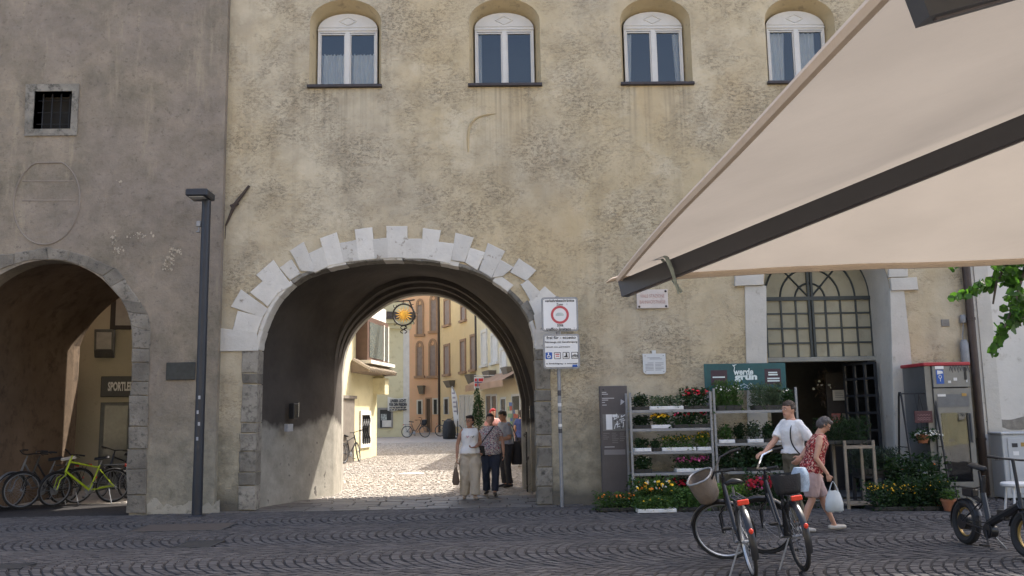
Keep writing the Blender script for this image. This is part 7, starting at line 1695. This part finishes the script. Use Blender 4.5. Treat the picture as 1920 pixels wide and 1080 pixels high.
    if hair:
        hm = MB(); hm.ell((0, .012, .036), (.083, .099, .100), 20, 16, HM)
        if hair_style == 'short_f': hm.ell((0, .035, -.005), (.080, .078, .085), 16, 12, HM); hm.ell((0, -.050, .098), (.055, .040, .028), 12, 8, HM)
        if hair_style == 'bun': hm.ell((0, .105, -.01), (.045, .045, .05), 12, 10, HM); hm.ell((0, .04, -.01), (.076, .06, .07), 12, 10, HM)
        if hair_style == 'pony': hm.ell((0, .10, -.04), (.035, .04, .09), 12, 10, HM)
        ho = fuse(hm, .009, 'hair', hair, t, 2); inv = HM.inverted(); n2 = HM.to_3x3()
        for v in ho.data.vertices:
            q = inv @ v.co; fz = q.z < (.062 if hair_style != 'man' else .060) and q.y < -.028
            side = hair_style == 'man' and q.z < .0 and q.y < .045
            if fz or side or q.z < -.085: q = Vector((q.x*.72, q.y*.66+.01, q.z*.85)); v.co = HM @ q
            else: v.co = v.co+v.normal*(.009*noise.noise(Vector((q.x*110, q.y*40, q.z*40)))+.008*noise.noise(q*25))*S
    EYE = M('eye_dark', (.02, .015, .012), .2, 0, .05, 5, 0); EW = M('eye_white', (.6, .58, .55), .3, 0, .03, 5, 0); LIP = M('lip', (.38, .13, .11), .5, 0, .1, 9, 0)
    for s in (-1, 1):
        e = MB(); e.ell((s*.031, -.0835, .014), (.0115, .006, .0050), 10, 8, HM); eo = e.build('eye', EW, t, 2)
        e = MB(); e.ell((s*.031, -.0895, .014), (.0050, .0035, .0048), 8, 6, HM); e.build('iris', EYE, eo, 2)
        e = MB(); e.tube([HM @ Vector((s*.014, -.092, .036)), HM @ Vector((s*.032, -.091, .041)), HM @ Vector((s*.048, -.080, .034))], [.003*S, .004*S, .002*S], 6); e.build('eyebrow', hair or EYE, t, 2)
    e = MB(); e.ell((0, -.0865, -.048), (.024, .008, .0075), 12, 8, HM); e.build('mouth', LIP, t, 2)
    if glasses:
        g_ = MB()
        for s in (-1, 1): g_.tube([HM @ Vector((s*.032+.024*math.cos(a), -.101, .012+.018*math.sin(a))) for a in np.linspace(0, 2*math.pi, 14)[:-1]], .0019*S, 5, closed=True); g_.tube([HM @ Vector((s*.056, -.100, .018)), HM @ Vector((s*.080, .0, .022))], .0019*S, 5)
        g_.tube([HM @ Vector((-.01, -.104, .016)), HM @ Vector((.01, -.104, .016))], .0019*S, 5); g_.build('glasses', BLACKM, t)
    t['_H'] = 0; del t['_H']
    return t, S, L
HDARK = M('dark_hair', (.020, .015, .013), .5, 0, .3, 40, .5, 120); HGREY = M('grey_hair', (.075, .066, .066), .6, 0, .35, 50, .5, 120); HBRN = M('brown_hair', (.045, .03, .022), .55, 0, .3, 40, .5, 120)
LIN = M('beige_linen', (.40, .345, .275), .9, 0, .08, 6, .3, 60); NAVYD = M('navy_denim', (.030, .036, .058), .85, 0, .15, 8, .3, 90); WHS = M('white_cotton', (.70, .70, .71), .85, 0, .04, 6, .2, 60); BLS = M('blue_grey_shirt', (.24, .255, .31), .85, 0, .1, 30, .2, 60); KHA = M('khaki', (.12, .105, .075), .9, 0, .12, 8, .3, 70); PNK = M('dusty_pink', (.37, .27, .265), .9, 0, .08, 8, .3, 70)
FLOR = mat_speckle('floral_blouse', (.50, .47, .45), ((.10, .07, .13), (.42, .10, .16), (.16, .15, .22), (.62, .60, .57)), 34, .25); FLRED = mat_speckle('red_floral_blouse', (.20, .022, .030), ((.035, .012, .018), (.55, .40, .33), (.38, .05, .05), (.50, .24, .19)), 26, .35)
SANDAL = M('sandal', (.28, .21, .15), .7); DSH = M('dark_shoe', (.03, .028, .03), .5); WSH = M('pale_shoe', (.45, .42, .38), .6)
# A: woman in white top
pA = onZ(882, 936); A_, SA, _l = person('person in a white sleeveless top and wide beige trousers walking out of the archway', (pA.x, pA.y, .005), math.radians(4), 1.60, 'f', 1.04, SKIN2,
    dict(le=(.215, .03, 1.10), lw=(.10, -.20, 1.03), lh=(-.9, -.4, -.1), lp=(0, 0, 1), lc=.7, re=(-.25, .02, 1.08), rw=(-.265, -.06, .82), rc=.9),
    dict(lk=(.10, -.05, .47), la=(.095, -.07, .085), rk=(-.10, .0, .47), ra=(-.11, .10, .09), rpitch=0.0), WHS, LIN, SANDAL, HDARK, 'short_f', (0, 0, -.55), .03, 0, .90, .075, 1.5, True)
mb = MB()
for k, (x_, m_) in enumerate(((-.05, 0), (0.0, 0), (.05, 1))): mb.mi = m_; mb.tube([Vector((x_-.02, 0, .02)), Vector((x_, 0, -.02)), Vector((x_+.022, 0, .02))], .006, 5)
o = mb.build('shirt_print', [M('print_pink', (.55, .12, .22), .8), INK], A_); o.matrix_local = Matrix.Translation((.0, -.165*SA, 1.235*SA))
hx = A_.matrix_world @ Vector((-.28*SA, -.07*SA, .76*SA)) if False else None
bagA = thing('handbag', 'slim brown handbag hanging from the hand of the person in the white top', 'bag', (pA.x-.275, pA.y-.09, .0))
mb = MB(); rings(mb, [(0, 0, .28, .045, .02), (0, 0, .34, .075, .035), (0, 0, .50, .055, .03), (0, 0, .62, .02, .015)], 12); mb.build('bag_body', M('brown_leather', (.11, .075, .055), .6), bagA, True, fix=True)
mb = MB(); mb.tube([(-.02, 0, .60), (-.005, 0, .70), (.01, 0, .73), (.02, 0, .70), (.02, 0, .60)], .008, 6); mb.build('handle', M('brown_leather', (.11, .075, .055), .6), bagA, True)
# B: woman in floral blouse
pB = onZ(921, 929); B_, SB_, _l = person('person in a floral blouse and navy trousers with a shoulder strap', (pB.x, pB.y, .005), math.radians(-4), 1.63, 'f', 1.16, SKIN,
    dict(le=(.25, .02, 1.10), lw=(.27, -.05, .85), re=(-.25, .03, 1.10), rw=(-.22, -.14, .92), rc=.8), dict(lk=(.10, -.09, .48), la=(.09, -.16, .09), rk=(-.10, -.02, .47), ra=(-.10, .12, .10)), FLOR, NAVYD, DSH, HDARK, 'bun', (0, 0, .12), .02, .38, .82, .09, 1.12, False, belly=.03)
sb = thing('shoulder_bag', 'small black bag on the shoulder strap of the person in the floral blouse', 'bag', (pB.x-.20, pB.y-.10, .80))
mb = MB(); mb.bbox(-.09, .09, -.06, .04, 0, .20, .02); mb.build('bag_body', BLACKM, sb)
mb = MB(); mb.tube(cm3([(-.02, -.02, .20), (.06, -.10, .32), (.17, -.11, .46), (.27, -.07, .58), (.29, .05, .60), (.24, .17, .50), (.1, .2, .35), (-.02, .06, .2)]), .011, 6); mb.build('strap', BLACKM, sb)
# C: man in blue-grey shirt
pC = onZ(950, 914); C_, SC_, _l = person('person in a blue grey shirt and dark trousers looking down in the passage', (pC.x, pC.y, .005), math.radians(-58), 1.70, 'm', 1.04, SKIN2,
    dict(le=(.21, -.04, 1.07), lw=(.04, -.28, 1.02), lh=(-.7, -.6, 0), lp=(0, 0, 1), lc=.9, re=(-.22, -.03, 1.08), rw=(-.05, -.28, 1.0), rh=(.6, -.7, .1), rp=(0, 0, 1), rc=.9), dict(lk=(.10, -.03, .48), rk=(-.10, -.02, .48)), BLS, M('dark_trousers', (.028, .027, .032), .85), DSH, HDARK, 'man', (.35, 0, 0), .08, .48, .93, .08, 1.05)
cp = thing('camera_case', 'small pale case held by the person in the blue grey shirt', 'case', (C_.matrix_basis.to_translation().x-.26, pC.y-.16, 1.06)); mb = MB(); mb.bbox(-.07, .07, -.035, .035, -.035, .035, .012); mb.build('case_body', M('pale_case', (.55, .53, .50), .5), cp)
mb = MB(); mb.tube([(-.06, 0, .03), (-.03, .03, .09), (.03, .03, .09), (.06, 0, .03)], .006, 5); mb.build('wrist_strap', BLACKM, cp)
bk = thing('shoulder_bag', 'large dark bag hanging behind the person in the blue grey shirt', 'bag', (pC.x+.24, pC.y+.06, .50)); mb = MB(); rings(mb, [(0, 0, 0, .11, .06), (0, 0, .08, .14, .08), (0, 0, .40, .12, .07), (0, 0, .52, .07, .05)], 14); mb.build('bag_body', M('bag_dark', (.03, .028, .032), .7), bk, True)
mb = MB(); mb.tube([(-.05, 0, .5), (-.12, -.02, .75), (-.15, 0, .92), (-.1, .06, .88), (.05, 0, .5)], .012, 6); mb.build('strap', BLACKM, bk)
# D: man in white shirt pointing
YDm = 12.75; pD = onY(1490, 940, YDm); D_, SD_, _l = person('person in a white short sleeved shirt and khaki trousers reaching out behind the bicycles', (pD.x+.03, YDm, .005), math.radians(-72), 1.72, 'm', 1.0, SKIN,
    dict(re=(-.14, -.20, 1.12), rw=(-.05, -.42, .99), rh=(0, -1, -.3), rp=(0, 0, -1), rc=.55, le=(.26, .10, 1.10), lw=(.24, -.06, .93), lc=.7), dict(lk=(.10, -.10, .48), la=(.09, -.12, .085), rk=(-.10, .03, .47), ra=(-.10, .14, .09)), WHS, KHA, DSH, HBRN, 'man', (.05, 0, .10), .03, .5, .96, .08, 1.05)
mb = MB(); mb.tube([(.165*math.cos(a)*SD_*1.0, (.125*math.sin(a)-.005)*SD_, .965*SD_) for a in np.linspace(0, 2*math.pi, 22)[:-1]], .018, 6, closed=True); mb.build('belt', M('belt_leather', (.03, .022, .018), .5), D_)
sg_ = thing('shoulder_bag', 'dark shoulder strap bag worn by the person in the white shirt', 'bag'); sg_.matrix_world = D_.matrix_basis.copy()
mb = MB(); mb.tube(cm3([(.11, .0, 1.455), (.13, -.09, 1.42), (.13, -.142, 1.30), (.15, -.140, 1.12), (.215, -.02, .95), (.225, .06, .95), (.17, .13, 1.12), (.14, .125, 1.30), (.12, .07, 1.43)], 2, True), .010, 6, closed=True); mb.build('strap', BLACKM, sg_)
mb = MB(); mb.bbox(.19, .27, .02, .24, .72, .95, .025); mb.build('bag_body', DARKM, sg_)
# E: woman walking right with a plastic bag
pE = onZ(1545, 997); E_, SE_, _l = person('person in a red floral blouse and pink shorts walking with a plastic bag', (pE.x-.12, 12.15, .0), math.radians(82), 1.50, 'f', 1.08, SKIN,
    dict(re=(-.215, -.04, 1.07), rw=(-.205, -.19, .84), rh=(.05, -.25, -1), rp=(1, 0, 0), rc=1.1, le=(.22, .02, 1.08), lw=(.21, -.12, .86), lc=.8),
    dict(rk=(-.09, .03, .46), ra=(-.09, .18, .095), lk=(.09, -.16, .48), la=(.09, -.30, .10), lpitch=.12), FLRED, PNK, WSH, HGREY, 'short_f', (.74, 0, 0), .30, 0, .84, .50, 1.25, True, belly=.02)
hw = E_.matrix_basis @ Vector((-.20*SE_, -.24*SE_, .74*SE_))
pbg = thing('plastic_bag', 'translucent white plastic carrier bag held by the person in red', 'bag', (hw.x+.01, hw.y-.02, hw.z-.395)); pbg.scale = (.76, .76, .76)
mb = MB(); n = 18; vs = []
zb_ = .0
for z, rx, ry in ((zb_, .13, .075), (zb_+.03, .155, .095), (zb_+.14, .155, .10), (zb_+.22, .14, .08), (zb_+.30, .115, .05), (zb_+.36, .085, .03)):
    for q in range(n): a = 2*math.pi*q/n; vs.append((rx*math.cos(a)*(1+.04*math.sin(5*a+z*30)), ry*math.sin(a)*(1+.12*math.sin(4*a+z*40)), z+.008*math.sin(7*a)))
mb.add(vs, [(i*n+q, i*n+(q+1) % n, (i+1)*n+(q+1) % n, (i+1)*n+q) for i in range(5) for q in range(n)]+[tuple(range(n))[::-1]])
PLB = mat_thin('bag_plastic', (.66, .70, .72), .35, .35, .05, 9, 'cloth', .3); mb.build('bag_body', PLB, pbg, 2)
for s in (-1, 1):
    mb = MB(); mb.tube([(s*.075, -.01, zb_+.35), (s*.05, -.005, zb_+.43), (s*.015, 0, zb_+.50), (0, 0, zb_+.515)], [.022, .017, .012, .010], 8, squash=.4); mb.build('handle', PLB, pbg, True)
mb = MB(); rings(mb, [(0, 0, zb_+.012, .12, .065), (0, 0, zb_+.05, .135, .08), (0, 0, zb_+.15, .13, .078), (0, 0, zb_+.17, .11, .06)], 14); _c = mb.build('contents', M('bag_contents', (.42, .47, .42), .7, 0, .3, 12, .2), pbg, True)
# two passers-by further down the lane
pF = onY(925, 850, 25.5); person('person in a dusty pink top behind the person in the floral blouse', (pF.x, 25.5, lane_z(25.5)), math.radians(5), 1.72, 'f', 1.0, SKIN, None, None, M('pink_top', (.50, .25, .24), .85), NAVYD, DSH, M('red_hat', (.40, .03, .04), .8), 'short_f', (0, 0, .3), .02, .3, .86, .09, 1.1, voxel=.012)
pG = onY(979, 860, 27.0); person('person in a blue top and shorts at the passage wall', (pG.x, 27.0, lane_z(27)), math.radians(165), 1.66, 'f', 1.0, SKIN, None, None, M('blue_top', (.05, .07, .20), .85), M('dark_shorts', (.03, .03, .05), .85), WSH, HBRN, 'pony', (0, 0, 0), .02, .3, .86, .55, 1.1, voxel=.012)

D.scenes.remove(TMP)
